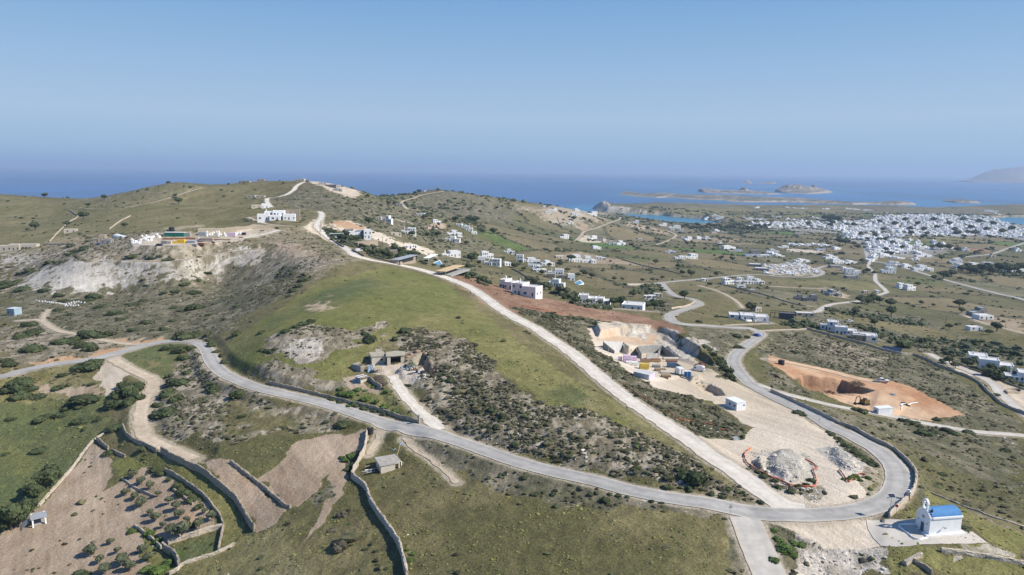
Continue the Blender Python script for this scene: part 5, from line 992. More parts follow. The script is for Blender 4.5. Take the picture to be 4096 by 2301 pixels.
def car(loc, rz, paint, label, group=None):
    o = thing('car', label, 'car', loc, rz, group); h = 2.05
    MB().prof([(-h, .4),(h*.97, .4),(h, .7),(h*.93, .88),(h*.5, .98),(-h*.9, .98),(-h, .8)],-.86, .86).build('body', paint, o)
    c = MB().prof([(h*.5, .97),(h*.15,1.42),(-h*.6,1.45),(-h*.88, .97)],-.76, .76).build('cabin', paint, o); MB().prof([(h*.42,1.0),(h*.13,1.36),(-h*.57,1.38),(-h*.78,1.0)],-.768, .768).build('side_glass', M['glass'], c)
    MB().add([(h*.515,-.66,1.0),(h*.515, .66,1.0),(h*.175, .64,1.4),(h*.175,-.64,1.4)],[(0,1,2,3)]).build('windscreen', M['glass'], c)
    wheels(o, (-h*.6, h*.62), .78, .31); return o
w = H('B3', [(2458,415)])[0]; car(w, rad(115), M['carblue'], 'dark blue car driving round the bend of the asphalt road')
w = H('Y', [(545,412)])[0]; car(w, rad(8), M['dark'], 'dark car parked in front of the storage yard')
w = H('A2', [(1035,895)])[0]; o = van(w, rad(20), M['carwhite'], 'white van parked at the villa entrance beside the tall pole', L=4.6, hh=1.9)
w = H('A2', [(1135,845)])[0]; car(w, rad(10), M['carwhite'], 'silver white car parked below the stone-clad garage wall')
w = H('A1', [(1012,825)])[0]; car(w, rad(60), M['carblue'], 'small blue car parked by the dark farmhouse on the left hillside')
w = H('B4', [(815,272)])[0]; o = pickup(w, rad(5), M['carwhite'], 'white flatbed truck parked behind the two-part white villa', 'truck', 'flatbed_truck')
w = H('A3', [(2410,1286)])[0]; pickup(w, rad(5), M['carwhite'], 'white truck standing near the caravan on the plain', 'truck', 'flatbed_truck')
w = H('A3', [(2300,1264)])[0]
o = thing('caravan', 'white caravan parked below the white terrace houses on the plain', 'caravan', w, 0)
MB().prof([(-4, .6),(4, .6),(4.2,1.6),(3.6,3.0),(-3.8,3.0),(-4.2,1.8)],-1.3,1.3).build('body', M['carwhite'], o); MB().box(-2,2,-1.33,-1.303,1.6,2.3).build('window', M['glass'], o); wheels(o, (-.6, .6),1.2, .4)
# excavator in the red pit
w = H('B4', [(965,1105)])[0]
ex = thing('excavator', 'yellow and black tracked excavator working at the edge of the orange pit', 'excavator', w, rad(205))
for s in (-1,1): MB().prof([(-1.5, .1),(-1.7, .45),(-1.4, .8),(1.4, .8),(1.7, .45),(1.5, .1)], s*1.0-.28, s*1.0+.28).build('track', M['dark'], ex)
M['exy'] = mat('excavator_paint', (.16, .115, .03), .6, var=.4, scale=2); MB().box(-1.6,1.1,-1.15,1.15, .95,1.9).build('body', M['exy'], ex); c = MB().box(.0,1.15, .1,1.1,1.903,2.85, .06).build('cab', M['exy'], ex); MB().box(.1,1.16, .2,1.13,2.1,2.7).build('window', M['glass'], c)
MB().tube([(1.0,-.3,1.6),(2.6,-.3,3.6),(4.0,-.3,3.3)], .2).build('boom', M['exy'], ex); bk = MB().tube([(4.0,-.3,3.3),(4.3,-.3,1.4)], .15).build('dipper', M['dark'], ex); MB().prof([(4.0,1.4),(4.6,1.4),(4.5, .6),(3.9, .8)],-.8, .2).build('bucket', M['dark'], bk)
# ---------------------------------------------------------------- people
def person(loc, rz, label, top, legc, pose=0):
    # one skinned body; clothes are child shells
    def skin(name, J, E, m, parent, root=0):
        me = bpy.data.meshes.new(name); me.from_pydata([j[0] for j in J], E, []); o = bpy.data.objects.new(name, me); COL.objects.link(o); o.parent = parent
        md = o.modifiers.new('s', 'SKIN'); ss = o.modifiers.new('u', 'SUBSURF'); ss.levels = 1; ss.render_levels = 1
        for i, j in enumerate(J): me.skin_vertices[0].data[i].radius = (j[1], j[1]*(j[2] if len(j) > 2 else 1)); me.skin_vertices[0].data[i].use_root = (i == root)
        me.materials.append(m); return o
    for_ = .18 if pose == 0 else .05
    t = thing('person', label, 'person', loc, rz)
    J = [((0,0, .93), .13),((0,0,1.2), .14),((0,0,1.42), .13),((0,0,1.52), .055),((0, .01,1.64), .095),((0, .01,1.73), .07),
         ((.1,0, .88), .09),((.11,-for_*.6, .5), .065),((.11, for_*.1-for_, .08), .045),((.11,-for_-.12, .04), .035),((-.1,0, .88), .09),((-.11, for_*.4, .5), .065),((-.11, for_*1.3, .1), .045),((-.11, for_*1.3-.13, .05), .035),
         ((.2,0,1.4), .055),((.24, .05,1.13), .042),((.24,-.06, .9), .033),((.24,-.09, .82), .03),((-.2,0,1.4), .055),((-.24,-.03,1.13), .042),((-.24,-.14, .92), .033),((-.24,-.18, .84), .03)]
    E = [(0,1),(1,2),(2,3),(3,4),(4,5),(0,6),(6,7),(7,8),(8,9),(0,10),(10,11),(11,12),(12,13),(2,14),(14,15),(15,16),(16,17),(2,18),(18,19),(19,20),(20,21)]
    b = skin('body', J, E, M['skin'], t)
    K = [J[i] for i in (0,1,2,14,15,18,19)]; K = [(p[0], p[1]*1.22) for p in K]; skin('shirt', K, [(0,1),(1,2),(2,3),(3,4),(2,5),(5,6)], top, t)
    K = [J[i] for i in (0,6,7,8,10,11,12)]; K = [(p[0], p[1]*1.25) for p in K]; skin('trousers', K, [(0,1),(1,2),(2,3),(0,4),(4,5),(5,6)], legc, t)
    MB().cyl((0, .02,1.66), .105, .1,10, r2=.07).build('hair', M['dark'], t); return t
w = H('B2', [(2156,-8)])[0]; person(w, rad(20), 'person in dark clothes walking along the white dirt road', M['cloth'], M['cloth'])
w = H('K', [(507,385)])[0]; person(w, rad(-10), 'worker standing on the concrete slab in front of the pale formwork wall', M['rustp'], M['cloth'],1)
# ---------------------------------------------------------------- utility poles
POLES = [('A2', 435,645,490, 'pole in front of the big cubic villa'),('A2', 645,765,635, 'pole on the near edge of the wide concrete bend'),('A2', 653,700,590, 'pole behind the nearer one at the concrete bend'),('A2', 768,680,545, 'pole below the orange earth cut of the hill road'),
 ('A2', 997,905,738, 'tall pole at the villa entrance with the parked van'),('A2', 1272,832,745, 'pole between the new concrete house and the cleared slope'),('A2', 2130,840,740, 'pole beside the garden of the arcaded white house'),('A3', 1372,1080,1010, 'lone pole in the middle of the plain fields'),
 ('A3', 960,870,815, 'pole by the low white building on the plain'),('A3', 210,795,745, 'pole on the green slope left of the flat house'),('A3', 965,1370,1300, 'pole behind the near flat-roofed villa'),('A3', 395,1265,1190, 'pole by the terrace of the villa with a pool'),
 ('A1', 1293,275,232, 'pole on the skyline of the dark left hill'),('A1', 2406,200,130, 'tall thin mast on the hilltop beside the stone ruin'),('A2', 235,182,118, 'thin mast on the summit skyline left of the pale wall'),('A4', 1035,1030,960, 'pole at the crossroads before the town'),
 ('B4', 1782,320,235, 'pole in the olive scrub behind the solar panels'),('B4', 2385,340,285, 'pole beside the pale track right of the unfinished houses'),('A2', 850,560,530, 'short pole behind the hill road bend'),('A4', 2250,930,880, 'pole beside the distant straight road')]
for t, x, yb, yt, lb in POLES:
    w = H(t, [(x, yb)])[0]; hgt = max(5,(yb-yt)*mpp(t, w)); o = thing('utility_pole', 'wooden utility '+lb if not lb.startswith('tall thin') else lb, 'utility pole', w, rad(random.uniform(-40,40)), 'utility poles')
    MB().cyl((0,0,-.5), .13+w[1]*.00006, hgt+.5,7, r2=.09+w[1]*.00006).build('pole', M['pole'], o)
    if hgt > 6: MB().box(-.8, .8,-.06, .06, hgt-.6, hgt-.45).box(-.75,-.68,-.04, .04, hgt-.45, hgt-.25).box(.68, .75,-.04, .04, hgt-.45, hgt-.25).build('crossarm', M['pole'], o)
TILE['E'] = (2900,1700,3.9); TILE['V'] = (1250,780,4.293); TILE['G'] = (1400,1760,8.57)
def at(t, x, y): return H(t, [(x, y)])[0]
def pair(t, p, q):
    a, b = H(t, [p, q]); return a, b, float(np.hypot(*(b-a)[:2])), math.atan2(b[1]-a[1], b[0]-a[0])
# ---------------------------------------------------------------- the farm under the crest
zf = gz(-42,226)
o = thing('flat_roofed_farm_building', 'low cream farm building with a mossy flat roof left of the open garage', 'building', (-46.3,226.6, zf), rad(18))
MB().box(0,4.6,0,5.6,-1,2.35).build('wall', M['render'], o); MB().box(-.18,4.75,-.18,5.8,2.353,2.58).build('roof', M['slab'], o)
MB().box(4.603,4.65,1.5,2.5,0,2.0).build('door', M['door'], o); MB().box(-.04,-.003,1.6,2.3,1.0,1.7).build('window', M['door'], o); MB().box(2.9,3.6,-.04,-.003, .9,1.6).build('window', M['door'], o)  # door and windows are flat panels coloured as the shade within the openings
o = thing('open_farm_garage', 'open-fronted cream farm garage with a broad slab roof against the rocky bank', 'building', (-40.9,224.9, zf), rad(10))
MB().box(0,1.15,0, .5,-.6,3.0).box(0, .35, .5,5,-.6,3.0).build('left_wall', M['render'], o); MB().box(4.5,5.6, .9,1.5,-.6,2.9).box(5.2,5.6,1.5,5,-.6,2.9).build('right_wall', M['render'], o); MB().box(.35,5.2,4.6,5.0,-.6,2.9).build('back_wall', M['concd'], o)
MB().prism([(-.3,-.15),(1.5,-.2),(5.9, .7),(6.1,5.0),(3.6,6.6),(-.3,5.2)],3.003,3.28).build('roof', M['slab'], o)
MB().box(1.9,2.3, .25, .55,-.3,1.1).build('feed_bin', M['dark'], o)
o = thing('water_cistern', 'small raised cream cistern block with a rim behind the flat farm roof', 'cistern', (-46.2,233.2, gz(-46.2,233.2)), rad(15))
MB().shell(0,2.1,0,1.6,-1,1.9, .15, .25).build('wall', M['render'], o); MB().box(.16,1.94, .16,1.44,1.5,1.62).build('roof', M['slab'], o); MB().box(1.3,1.8,-.03,-.003, .3,1.3).build('door', M['door'], o); MB().box(1.75,2.05, .6, .9,1.9,2.5).build('chimney', M['render'], o)  # the door is a flat panel coloured as the shade within
a, b, L, an = pair('F', (170,600),(410,700))
o = thing('ruined_pen', 'roofless grey block-walled animal pen full of scrap timber left of the farm', 'pen', a, an)
MB().box(0, L, -.12, .12,-.6,1.5).build('wall', M['concd'], o); MB().box(-.12, .12, .12,3.6,-.6,1.4).build('wall', M['concd'], o); MB().box(L-.12, L+.12, .12,1.5,-.6,1.5).build('wall', M['concd'], o)
for i in range(16): MB().box(-1.4,1.4,-.05, .05,0, .06).build('scrap_plank', M['wood'], o, loc=(random.uniform(1, L-.8), random.uniform(.8,3.2), .3+i*.05), rz=random.uniform(-1.5,1.5))
a, b, L, an = pair('F', (405,1000),(590,915))
o = thing('tin_roofed_shed', 'small open shed with a patchy corrugated sheet roof below the farm', 'shed', a, an)
MB().box(.1, L+.2, .1, .25,-.2,1.1).build('front_wall', M['render'], o); MB().box(-.1, .05, .1,2.6,-.2,1.5).build('side_wall', M['teal'], o)
for x, y in ((0,0),(L+.1,0),(0,2.8),(L+.1,2.8)): MB().cyl((x, y, -.3), .09,2.1,6).build('post', M['render'], o)
for i in range(6): MB().box(-.4, L+.4,-.28+i*.55, .22+i*.55,1.82+.012*i, 1.86+.012*i).build('roof_sheet', [M['conc'], M['rustp'], M['cabin']][i % 3], o)
o = thing('sheet_rack', 'blue and grey corrugated sheets leaning together beside the farm building', 'sheet stack', at('F', 640,690), rad(20), None)
for i in range(4):
    s = MB().add([(i*.3-.9,-.6,0),(i*.3-.1,-.6,0),(i*.3+.6, .9,1.9),(i*.3-.2, .9,1.9),(i*.3-.9,-.52,0),(i*.3-.1,-.52,0),(i*.3+.6, .98,1.9),(i*.3-.2, .98,1.9)],[(0,1,2,3),(4,5,6,7),(0,1,5,4),(2,3,7,6),(0,3,7,4),(1,2,6,5)]).build('sheet', [M['teal'], M['cabin'], M['teal'], M['grate']][i], o)
o = thing('timber_rack', 'rough timber frame rack topped with straw in front of the farm building', 'rack', at('F', 870,700), rad(8))
for x in (-.9,-.3, .3, .9):
    for y in (-.4, .6): MB().cyl((x, y, -.1), .05,1.7,5).build('post', M['wood'], o)
MB().box(-1.1,1.1,-.6, .8,1.603,1.85, .1).build('straw_top', mat('straw', (.42, .35, .18), .95, var=.3, scale=3), o); MB().box(-1,1,-.43,-.38, .8, .9).box(-1,1,-.43,-.38, .3, .4).build('rail', M['wood'], o)
def stick_pile(label, loc, r, n, h, m, name='brushwood_pile', cat='wood pile', ln=1.3, rx=1.0):
    mb = MB(); rr = np.random.RandomState(len(label))
    for i in range(n):
        a = rr.rand()*6.28; q = rr.rand()**.6*r; z = h*(1-(q/r)**2)*rr.uniform(.3,1); b_ = rr.rand()*6.28; l = ln*rr.uniform(.5,1)
        c = Vector((q*math.cos(a)*rx, q*math.sin(a), z)); d = Vector((math.cos(b_)*l/2, math.sin(b_)*l/2, rr.uniform(-.25, .3)*l)); mb.tube([c-d, c+d], rr.uniform(.03, .07),4)
    mb.cyl((0,0,-.3), r*.85, h*.75+.3,12, r2=r*.2); o = mb.build(name, m, loc=loc); o.scale.x = 1; return setp(o, label, cat)
stick_pile('heap of dry grey brushwood beside the farm driveway', at('F', 860,880),1.9,160,1.2, mat('brushwood', (.15, .125, .10), .95, var=.4, scale=5))
stick_pile('smaller tangled heap of sticks and scrap at the end of the farm retaining wall', at('F', 1010,1010),1.3,90, .8, MATS['brushwood'])
stone_wall('dark stone retaining wall under the brushwood heap at the farm', [('F', [(600,890),(700,960),(830,1050),(940,1130)])],1.3, .5, 'stone', step=.5)
o = thing('concrete_trough', 'cube of grey concrete with a sloping side on the farm yard', 'trough', at('F', 1450,650), rad(15)); MB().prof([(-.9,0),(.6,0),(.6,1.1),(-.1,1.1)],-.5, .6).build('body', M['conc'], o)
o = thing('blue_barrel', 'blue plastic barrel standing beside the concrete cube at the farm', 'barrel', at('F', 1575,640)); MB().cyl((0,0,0), .34,1.0,14).build('body', M['teal'], o); MB().cyl((0,0,1.003), .3, .06,14).build('lid', M['dark'], o)
o = thing('work_table', 'rusty table with a pale top on the farm yard', 'table', at('F', 1750,745), rad(-12)); MB().box(-.8, .8,-.5, .5, .75, .82).build('tabletop', M['offwhite'], o)
for x in (-.7, .7):
    for y in (-.4, .4): MB().cyl((x, y, 0), .04, .75,5).build('leg', M['rustp'], o)
o = thing('hose_coil', 'green hose coil lying on the scrap wall at the farm', 'hose', at('F', 1715,560)+np.array([0,0, .5])); mb = MB(); mb.tube([(.4*math.cos(i*.6), .4*math.sin(i*.6), .1+.01*i) for i in range(24)], .05).build('coil', M['greenr'], o)
jr = random.Random(4)
JM = ['rustp', 'dark', 'concd', 'teal', 'wood', 'offwhite', 'grate', 'rustp', 'dark', 'wood', 'conc', 'cabin', 'rustp', 'dark']
JN = ['rusty drum', 'black tyre pile', 'grey block', 'blue crate', 'wooden crate', 'white sack', 'scrap sheet', 'rusty engine block', 'black tank', 'plank bundle', 'concrete block', 'white bucket', 'rusty cage', 'dark tarpaulin bundle']
for i in range(14):
    x = 1560+34*i+jr.uniform(-10,10); y = 560+i*13+jr.uniform(-25,40); nm = JN[i]; w = at('F', x, y); s = jr.uniform(.35, .7)
    o = thing(nm.replace(' ', '_'), f'{nm} among the scrap lying along the rocky bank right of the farm yard', nm.split()[-1], w, jr.uniform(0,3))
    if i % 3 == 0: MB().cyl((0,0,-.1), s*.7, s*1.6,10).build('body', M[JM[i]], o)
    elif i % 3 == 1: MB().box(-s, s, -s*.7, s*.7,-.1, s*1.1, s*.12).build('body', M[JM[i]], o)
    else: MB().prof([(-s, -.1),(s, -.1),(s*.8, s*.6),(s*.2, s*1.2),(-s*.9, s*.7)],-s*.6, s*.6).build('body', M[JM[i]], o)
# stone hut in the lower meadow
a, b, L, an = pair('G', (700,960),(1060,1170)); 
o = thing('stone_hut', 'small cream stone hut with a cracked concrete slab roof in the lower meadow', 'hut', (b[0], b[1], b[2]-.15), rad(24))
MB().box(0,3.6,0, .35,-.6,2.15).build('front_wall', M['stone_l'] if False else M['render'], o); MB().box(0, .35, .352,5.2,-.6,2.15).build('side_wall', M['render'], o); MB().box(.352,4.6,4.85,5.2,-.6,2.15).build('back_wall', M['render'], o)
MB().box(4.45,4.8,0, .8,-.6,2.15).box(4.45,4.8,2.2,5.2,-.6,2.15).build('right_wall', M['render'], o); MB().box(3.3,3.62, .353,2.0,-.6,2.15).build('door_jamb', M['render'], o)
MB().prism([(-.25,-.2),(3.9,-.1),(5.3, .9),(5.2,5.6),(-.3,5.4)],2.153,2.38).build('roof', mat('cracked_slab', (.26, .235, .20), .95, scale=.9, col2=(.44, .41, .37), bump=.5, bscale=3, bdist=.08), o)
MB().tube([(5.0,3.9,2.3),(6.6,6.4,4.1)], .05).build('leaning_pole', M['woodl'], o)
MB().box(5.6,8.2,3.0,3.2,-.4,1.1).build('yard_wall', M['conc'], o); MB().box(5.4,5.6,1.0,1.6,-.4,2.0).build('yard_post', M['white'], o)
for i, (x, y) in enumerate(((520,1130),(620,1080),(700,1160),(640,1200),(760,1110),(600,1010))):
    w = at('G', x+60, y-20); o = thing('plank', ['grey plank lying uppermost by the hut wall', 'pale sheet propped beside the hut', 'dark beam nearest the meadow by the hut', 'weathered beam at the front of the hut pile', 'long grey board against the hut', 'short board behind the hut plank pile'][i], 'plank', w+np.array([0,0, .25+.12*i]), rad(20+i*4), 'planks beside the stone hut')
    MB().box(-1.2,1.2,-.16, .16,-.06, .06).build('board', [M['conc'], M['cabin'], M['dark'], M['concd'], M['conc'], M['wood']][i], o)
a, b, L, an = pair('G', (1490,385),(1800,110)); 
MB().tube([(a[0], a[1], a[2]+.15),(b[0], b[1], b[2]+.15)], .09).build('pipe', mat('pipe_blue', (.25, .45, .75), .4, var=.1)); setp(bpy.data.objects['pipe'], 'light blue pipe lying in the grass above the stone hut', 'pipe')
# shelter with white posts
a = at('C1', 335,970)
o = thing('field_shelter', 'open shelter with white posts and a grey sheet roof on the ploughed field', 'shelter', a, rad(38))
for x, y in ((0,0),(2.6,0),(0,3.4),(2.6,3.4)): MB().box(x-.16, x+.16, y-.16, y+.16,-.5,2.1).build('post', M['white'], o)
MB().add([(-.4,-.4,2.25),(3.0,-.4,2.25),(3.0,3.9,2.0),(-.4,3.9,2.0),(-.4,-.4,2.12),(3.0,-.4,2.12),(3.0,3.9,1.88),(-.4,3.9,1.88)],[(0,1,2,3),(7,6,5,4),(0,4,5,1),(1,5,6,2),(2,6,7,3),(3,7,4,0)]).build('roof', M['grate'], o)
for i in range(5): MB().tube([(-.3-i*.02,3.4-i*.7,1.9),(-2.2,3.0-i*.7, .2)], .06,4).build('slat', M['metal'], o)
MB().box(.2,2.4, .8,3.2,-.3, .35).build('plinth', M['conc'], o)
def tank(t, x, y, r, h, label):
    w = at(t, x, y); o = thing('water_tank', label, 'water tank', w); MB().cyl((0,0,-.1), r, h, 18).build('body', M['dark'], o)
    MB().cyl((0,0, h-.097), r*.98, h*.12,18, r2=r*.3).build('top', M['dark'], o); MB().cyl((0,0, h*1.02-.05), r*.28, .12,10).build('lid', M['concd'], o)
    for k in range(3): MB().cyl((0,0, h*(.2+.28*k)), r*1.03, .08,18).build('rib', M['dark'], o)
tank('B2', 1150,1388, .85,1.55, 'round black water tank beside the road above the bulldozed slope'); tank('B4', 132,700,1.3,2.0, 'black water tank at the top end of the orange excavation'); tank('Y', 742,188,1.9,3.2, 'black water tank on the slope above the storage yard')
w = at('B2', 1637,1290); o = thing('gate_post', 'square stone gate post at the entrance to the farm driveway', 'gate post', w, rad(-15)); MB().box(-.25, .25,-.25, .25,-.3,2.3).build('pillar', M['stone_l'], o); MB().box(-.32, .32,-.32, .32,2.303,2.42).build('cap', M['conc'], o)
# ---------------------------------------------------------------- the building site
o = thing('left_basement', 'pale concrete basement with a dark retaining wall at the back of the building site', 'basement', (0,0,0))
def wall3(o, t, pts, h0, h1, th, m):
    P_ = H(t, pts); mb = MB(); n = len(P_)
    for k in range(n-1):
        a, b = P_[k], P_[k+1]; d = (b-a)[:2]; d = d/np.hypot(*d); q = np.array([-d[1], d[0]])*th/2; ha = h0+(h1-h0)*k/(n-1); hb = h0+(h1-h0)*(k+1)/(n-1); zb = min(a[2], b[2])-1
        vs = []
        for p_, s_ in ((a, 1),(a, -1),(b, -1),(b, 1)): vs.append((p_[0]+q[0]*s_, p_[1]+q[1]*s_))
        mb.add([(x, y, zb) for x, y in vs]+[(*vs[0], a[2]+ha),(*vs[1], a[2]+ha),(*vs[2], b[2]+hb),(*vs[3], b[2]+hb)],[(0,3,2,1),(4,5,6,7),(0,1,5,4),(1,2,6,5),(2,3,7,6),(3,0,4,7)])
    return mb.build('wall', m, o)
wall3(o, 'K', [(165,340),(400,440)],3.0,1.2, .3, M['concd']); wall3(o, 'K', [(175,330),(560,330)],3.0,2.9, .3, mat('pale_concrete', (.44, .44, .43), .85, scale=.5, col2=(.56, .56, .55))); wall3(o, 'K', [(563,332),(750,410)],2.0,1.4, .3, MATS['pale_concrete'])
for x in (280,370,415): w = at('K', x, 425); MB().box(w[0]-.08, w[0]+.08, w[1]-.08, w[1]+.08, w[2], w[2]+2.9).build('prop', M['metal'], o)
o = thing('right_basement', 'deep dark grey concrete basement room beside the rubble bank', 'basement', (0,0,0))
wall3(o, 'K', [(885,420),(1120,405),(1360,395)],3.0,3.0, .3, M['conc']); wall3(o, 'K', [(880,425),(950,545)],2.9,2.4, .3, M['concd']); wall3(o, 'K', [(1375,395),(1540,460),(1700,530)],3.0, .6, .35, M['concd']); wall3(o, 'K', [(1060,545),(1290,530)],2.1,2.1, .25, M['conc']); wall3(o, 'K', [(1295,525),(1340,440)],2.3,2.6, .25, M['concd'])
a, b, L, an = pair('K', (1110,990),(1255,945))
o = thing('foundation_block', 'concrete foundation platform with pink insulated front near the orange net', 'foundation', a, an+rad(2))
MB().box(0,4.2, .1,6.2,-1,1.9).build('slab', M['pale_concrete'] if 'pale_concrete' in M else MATS['pale_concrete'], o); MB().box(.2,4.1,-.0, .097,-.6,1.85).build('insulation_face', M['pink'], o); MB().box(4.203,4.45, .1,6.2,-1,1.75).build('formwork', M['brickred'], o)
def stack(t, x0, x1, yt, yb, m, name, label, cat, n=5, rz=None, dep=None, hh=None, alt=None):
    a = at(t, x0, yb); b = at(t, x1, yb); s = mpp(t, a); Wm = (x1-x0)*s; Hm = hh or max(.5,(yb-yt)*s*.8); D = dep or min(Wm*.6,2.4)
    o = thing(name, label, cat, a, rz if rz is not None else math.atan2(0,1))
    for i in range(n):
        z0 = Hm*i/n; j = jr.uniform(-.06, .06)
        MB().box(j, Wm+j, j, D+j, z0+.01, z0+Hm/n-.02).build('layer', M[alt] if alt and i % 2 else M[m], o)
    return o
for args in [('K', 480,560,470,580, 'pink', 'insulation_stack', 'leftmost block of pink insulation boards on the building site', 'insulation stack', 4),('K', 590,730,440,610, 'pink', 'insulation_stack', 'tallest block of pink insulation boards on the building site', 'insulation stack', 5),('K', 735,860,480,580, 'pink', 'insulation_stack', 'low block of pink insulation boards next to the basement wall', 'insulation stack', 3),
    ('K', 640,760,590,640, 'carwhite', 'bag_pile', 'pile of white bags in front of the pink insulation boards', 'bag pile', 2),('K', 770,890,600,680, 'cabin', 'bag_pile', 'scattered white bags beside the yellow formwork', 'bag pile', 2),
    ('K', 930,1110,630,755, 'yellow', 'formwork_stack', 'stack of yellow formwork panels in the middle of the building site', 'formwork stack', 6),('K', 950,1150,560,620, 'woodl', 'timber_stack', 'stack of pale timber beams behind the yellow formwork', 'timber stack', 4, None, None, None, 'rustp'),('K', 1160,1350,550,610, 'woodl', 'timber_stack', 'stack of pale timber beams below the dark basement room', 'timber stack', 4, None, None, None, 'rustp'),
    ('K', 1190,1345,665,725, 'concd', 'beam_stack', 'stack of grey steel beams beside the yellow formwork', 'beam stack', 3),('K', 1250,1460,750,800, 'wood', 'plank_pile', 'upper pile of planks behind the foundation platform', 'plank pile', 2),('K', 1360,1540,800,850, 'beige', 'plank_pile', 'middle pile of pale planks right of the foundation platform', 'plank pile', 2),
    ('K', 1380,1560,870,930, 'wood', 'plank_pile', 'lower pile of planks next to the white box truck', 'plank pile', 2),('K', 1480,1700,580,610, 'rustp', 'rebar_pile', 'rusty steel rods lying above the dark blue van', 'rebar pile', 1),
    ('K', 1420,1850,530,560, 'beige', 'timber_edge', 'long pale plank barrier along the foot of the rubble bank', 'barrier', 1)]: stack(*args)
stick_pile('brown heap of rusty steel and brush behind the white van', at('K', 2180,690),2.4,140,1.6, M['rustp'], name='scrap_heap', cat='scrap heap')
def net(label, segs, h=.38):
    P_ = np.vstack([H(t, p) for t, p in segs]); P_ = resample(P_, .7); n = len(P_); rr = np.random.RandomState(n)
    V = []
    for k, (fr_, wob) in enumerate(((0, .25),(.45, .35),(1, .3))):
        j = (rr.rand(n, 2)-.5)*wob; hh = h*fr_*(.45+.75*fbm(np.arange(n)*.35, np.zeros(n), n, 2)); V.append(np.stack([P_[:, 0]+j[:, 0], P_[:, 1]+j[:, 1], height(P_[:, 0], P_[:, 1])+.1+hh],1))
    for k, (fr_, wob) in enumerate(((1, .3),(.45, .35),(0, .25))):
        V.append(V[2-k]+np.array([.05, .10, .02]))
    V = np.array(V).transpose(1,0,2).reshape(-1,3); i = (np.arange(n-1)[:, None]*6+np.arange(5)[None]).ravel()
    o = mesh_np('safety_net', V, np.stack([i, i+1, i+7, i+6],1), M['net']); setp(o, label, 'safety net')
net('orange safety net along the upper edge of the scrub strip by the building site', [('B3', [(1110,900),(1250,990),(1400,1090),(1500,1150)])]); net('orange safety net running down the scrub strip below the site cabin', [('B3', [(1500,1150),(1600,1200),(1700,1262),(1900,1292),(2040,1322)])])
net('short crumpled orange net at the corner of the scrub strip', [('B3', [(2085,1358),(2130,1365),(2170,1372)])]); net('orange safety net curled round the larger rubble heap', [('E', [(1250,545),(1340,600),(1430,680),(1375,710),(1395,790),(1420,900),(1412,962),(1300,985),(1150,970),(1000,945),(850,880),(700,830),(560,750),(450,690),(330,600)])], .45)
net('faded orange net stretched in an arc left of the larger rubble heap', [('E', [(330,600),(300,500),(350,415),(415,375)])], .6); net('zigzag orange net beside the smaller rubble heap', [('E', [(1780,710),(1840,790),(1930,900),(2000,850),(2100,780),(2190,795)])], .45)
net('orange net remains along the brown field above the building site', [('B3', [(100,110),(330,155),(520,195)])], .3)
o = thing('waste_box', 'small grey and blue waste box at the edge of the bare construction ground', 'box', at('C3', 2240,90), rad(20)); MB().box(-.8, .6,-.5, .5,0, .8).build('body', M['conc'], o); MB().box(.6,1.1,-.4, .4,0, .55).build('bag', M['teal'], o)
# pit leftovers
for pts, m, lb in (([(1335,1150),(1345,1125),(1330,1110),(1360,1100),(1380,1098)], 'carwhite', 'short bent white pipe on the orange cleared ground'),([(1405,1112),(1440,1095),(1470,1090),(1500,1086)], 'carwhite', 'long bent white pipe on the orange cleared ground'),([(1335,1090),(1360,1084),(1385,1095),(1400,1110),(1430,1122),(1400,1116),(1350,1098)], 'dark', 'looped black hose between the two white pipes')):
    P_ = resample(H('B4', pts), .5); mb = MB().tube([(p[0], p[1], p[2]+.2) for p in P_], .2,6); o = mb.build('pipe' if m != 'dark' else 'hose', M[m]); setp(o, lb, 'pipe' if m != 'dark' else 'hose')
stick_pile('pile of old timber and roots beside the orange pit', at('B4', 900,900),2.6,120,1.4, M['wood'], name='timber_pile', ln=3); stick_pile('dark heap of uprooted roots below the orange pit', at('B4', 620,985),2.0,90,1.0, M['rustp'], name='root_heap', cat='root heap'); stick_pile('small pile of blue and white pipe offcuts on the orange ground', at('B4', 1250,1005), .9,30, .4, M['teal'], name='offcut_pile', cat='pipe pile')
# boulders at the farm bank
def boulder(seed, r, m, name, label, loc, cat='rock', group=None, par=None, sc=(1,1, .7)):
    bm = bmesh.new(); bmesh.ops.create_icosphere(bm, subdivisions=2, radius=r); rr = random.Random(seed); ph = [rr.uniform(0,6) for _ in range(3)]
    for v in bm.verts:
        k = 1+.22*math.sin(v.co.x*2.3/r+ph[0])*math.cos(v.co.y*2.1/r+ph[1])+rr.uniform(-.12, .12); v.co *= k; v.co.x *= sc[0]; v.co.y *= sc[1]; v.co.z *= sc[2]
    me = bpy.data.meshes.new(name); bm.to_mesh(me); bm.free(); me.materials.append(m); o = bpy.data.objects.new(name, me); COL.objects.link(o); o.location = loc; o.rotation_euler.z = seed; return setp(o, label, cat, group)
for i, (x, y, r) in enumerate(((1620,330, .9),(1700,280,1.0),(1880,200,1.1),(2080,260,1.1),(2180,450,1.0),(2260,600, .9),(2330,690, .8))):
    w = at('F', x, y); boulder(i+3, r, M['rock'], 'rock_outcrop', ['first reddish rock outcrop right of the open garage', 'reddish outcrop left of the dark cleft in the farm bank', 'big outcrop at the top of the dark cleft', 'outcrop on the right lip of the dark cleft', 'steep outcrop halfway down the farm bank', 'outcrop above the shadowed foot of the farm bank', 'lowest outcrop at the end of the farm bank'][i],(w[0], w[1]+.5, w[2]+.1), group='reddish outcrops of the farm bank')
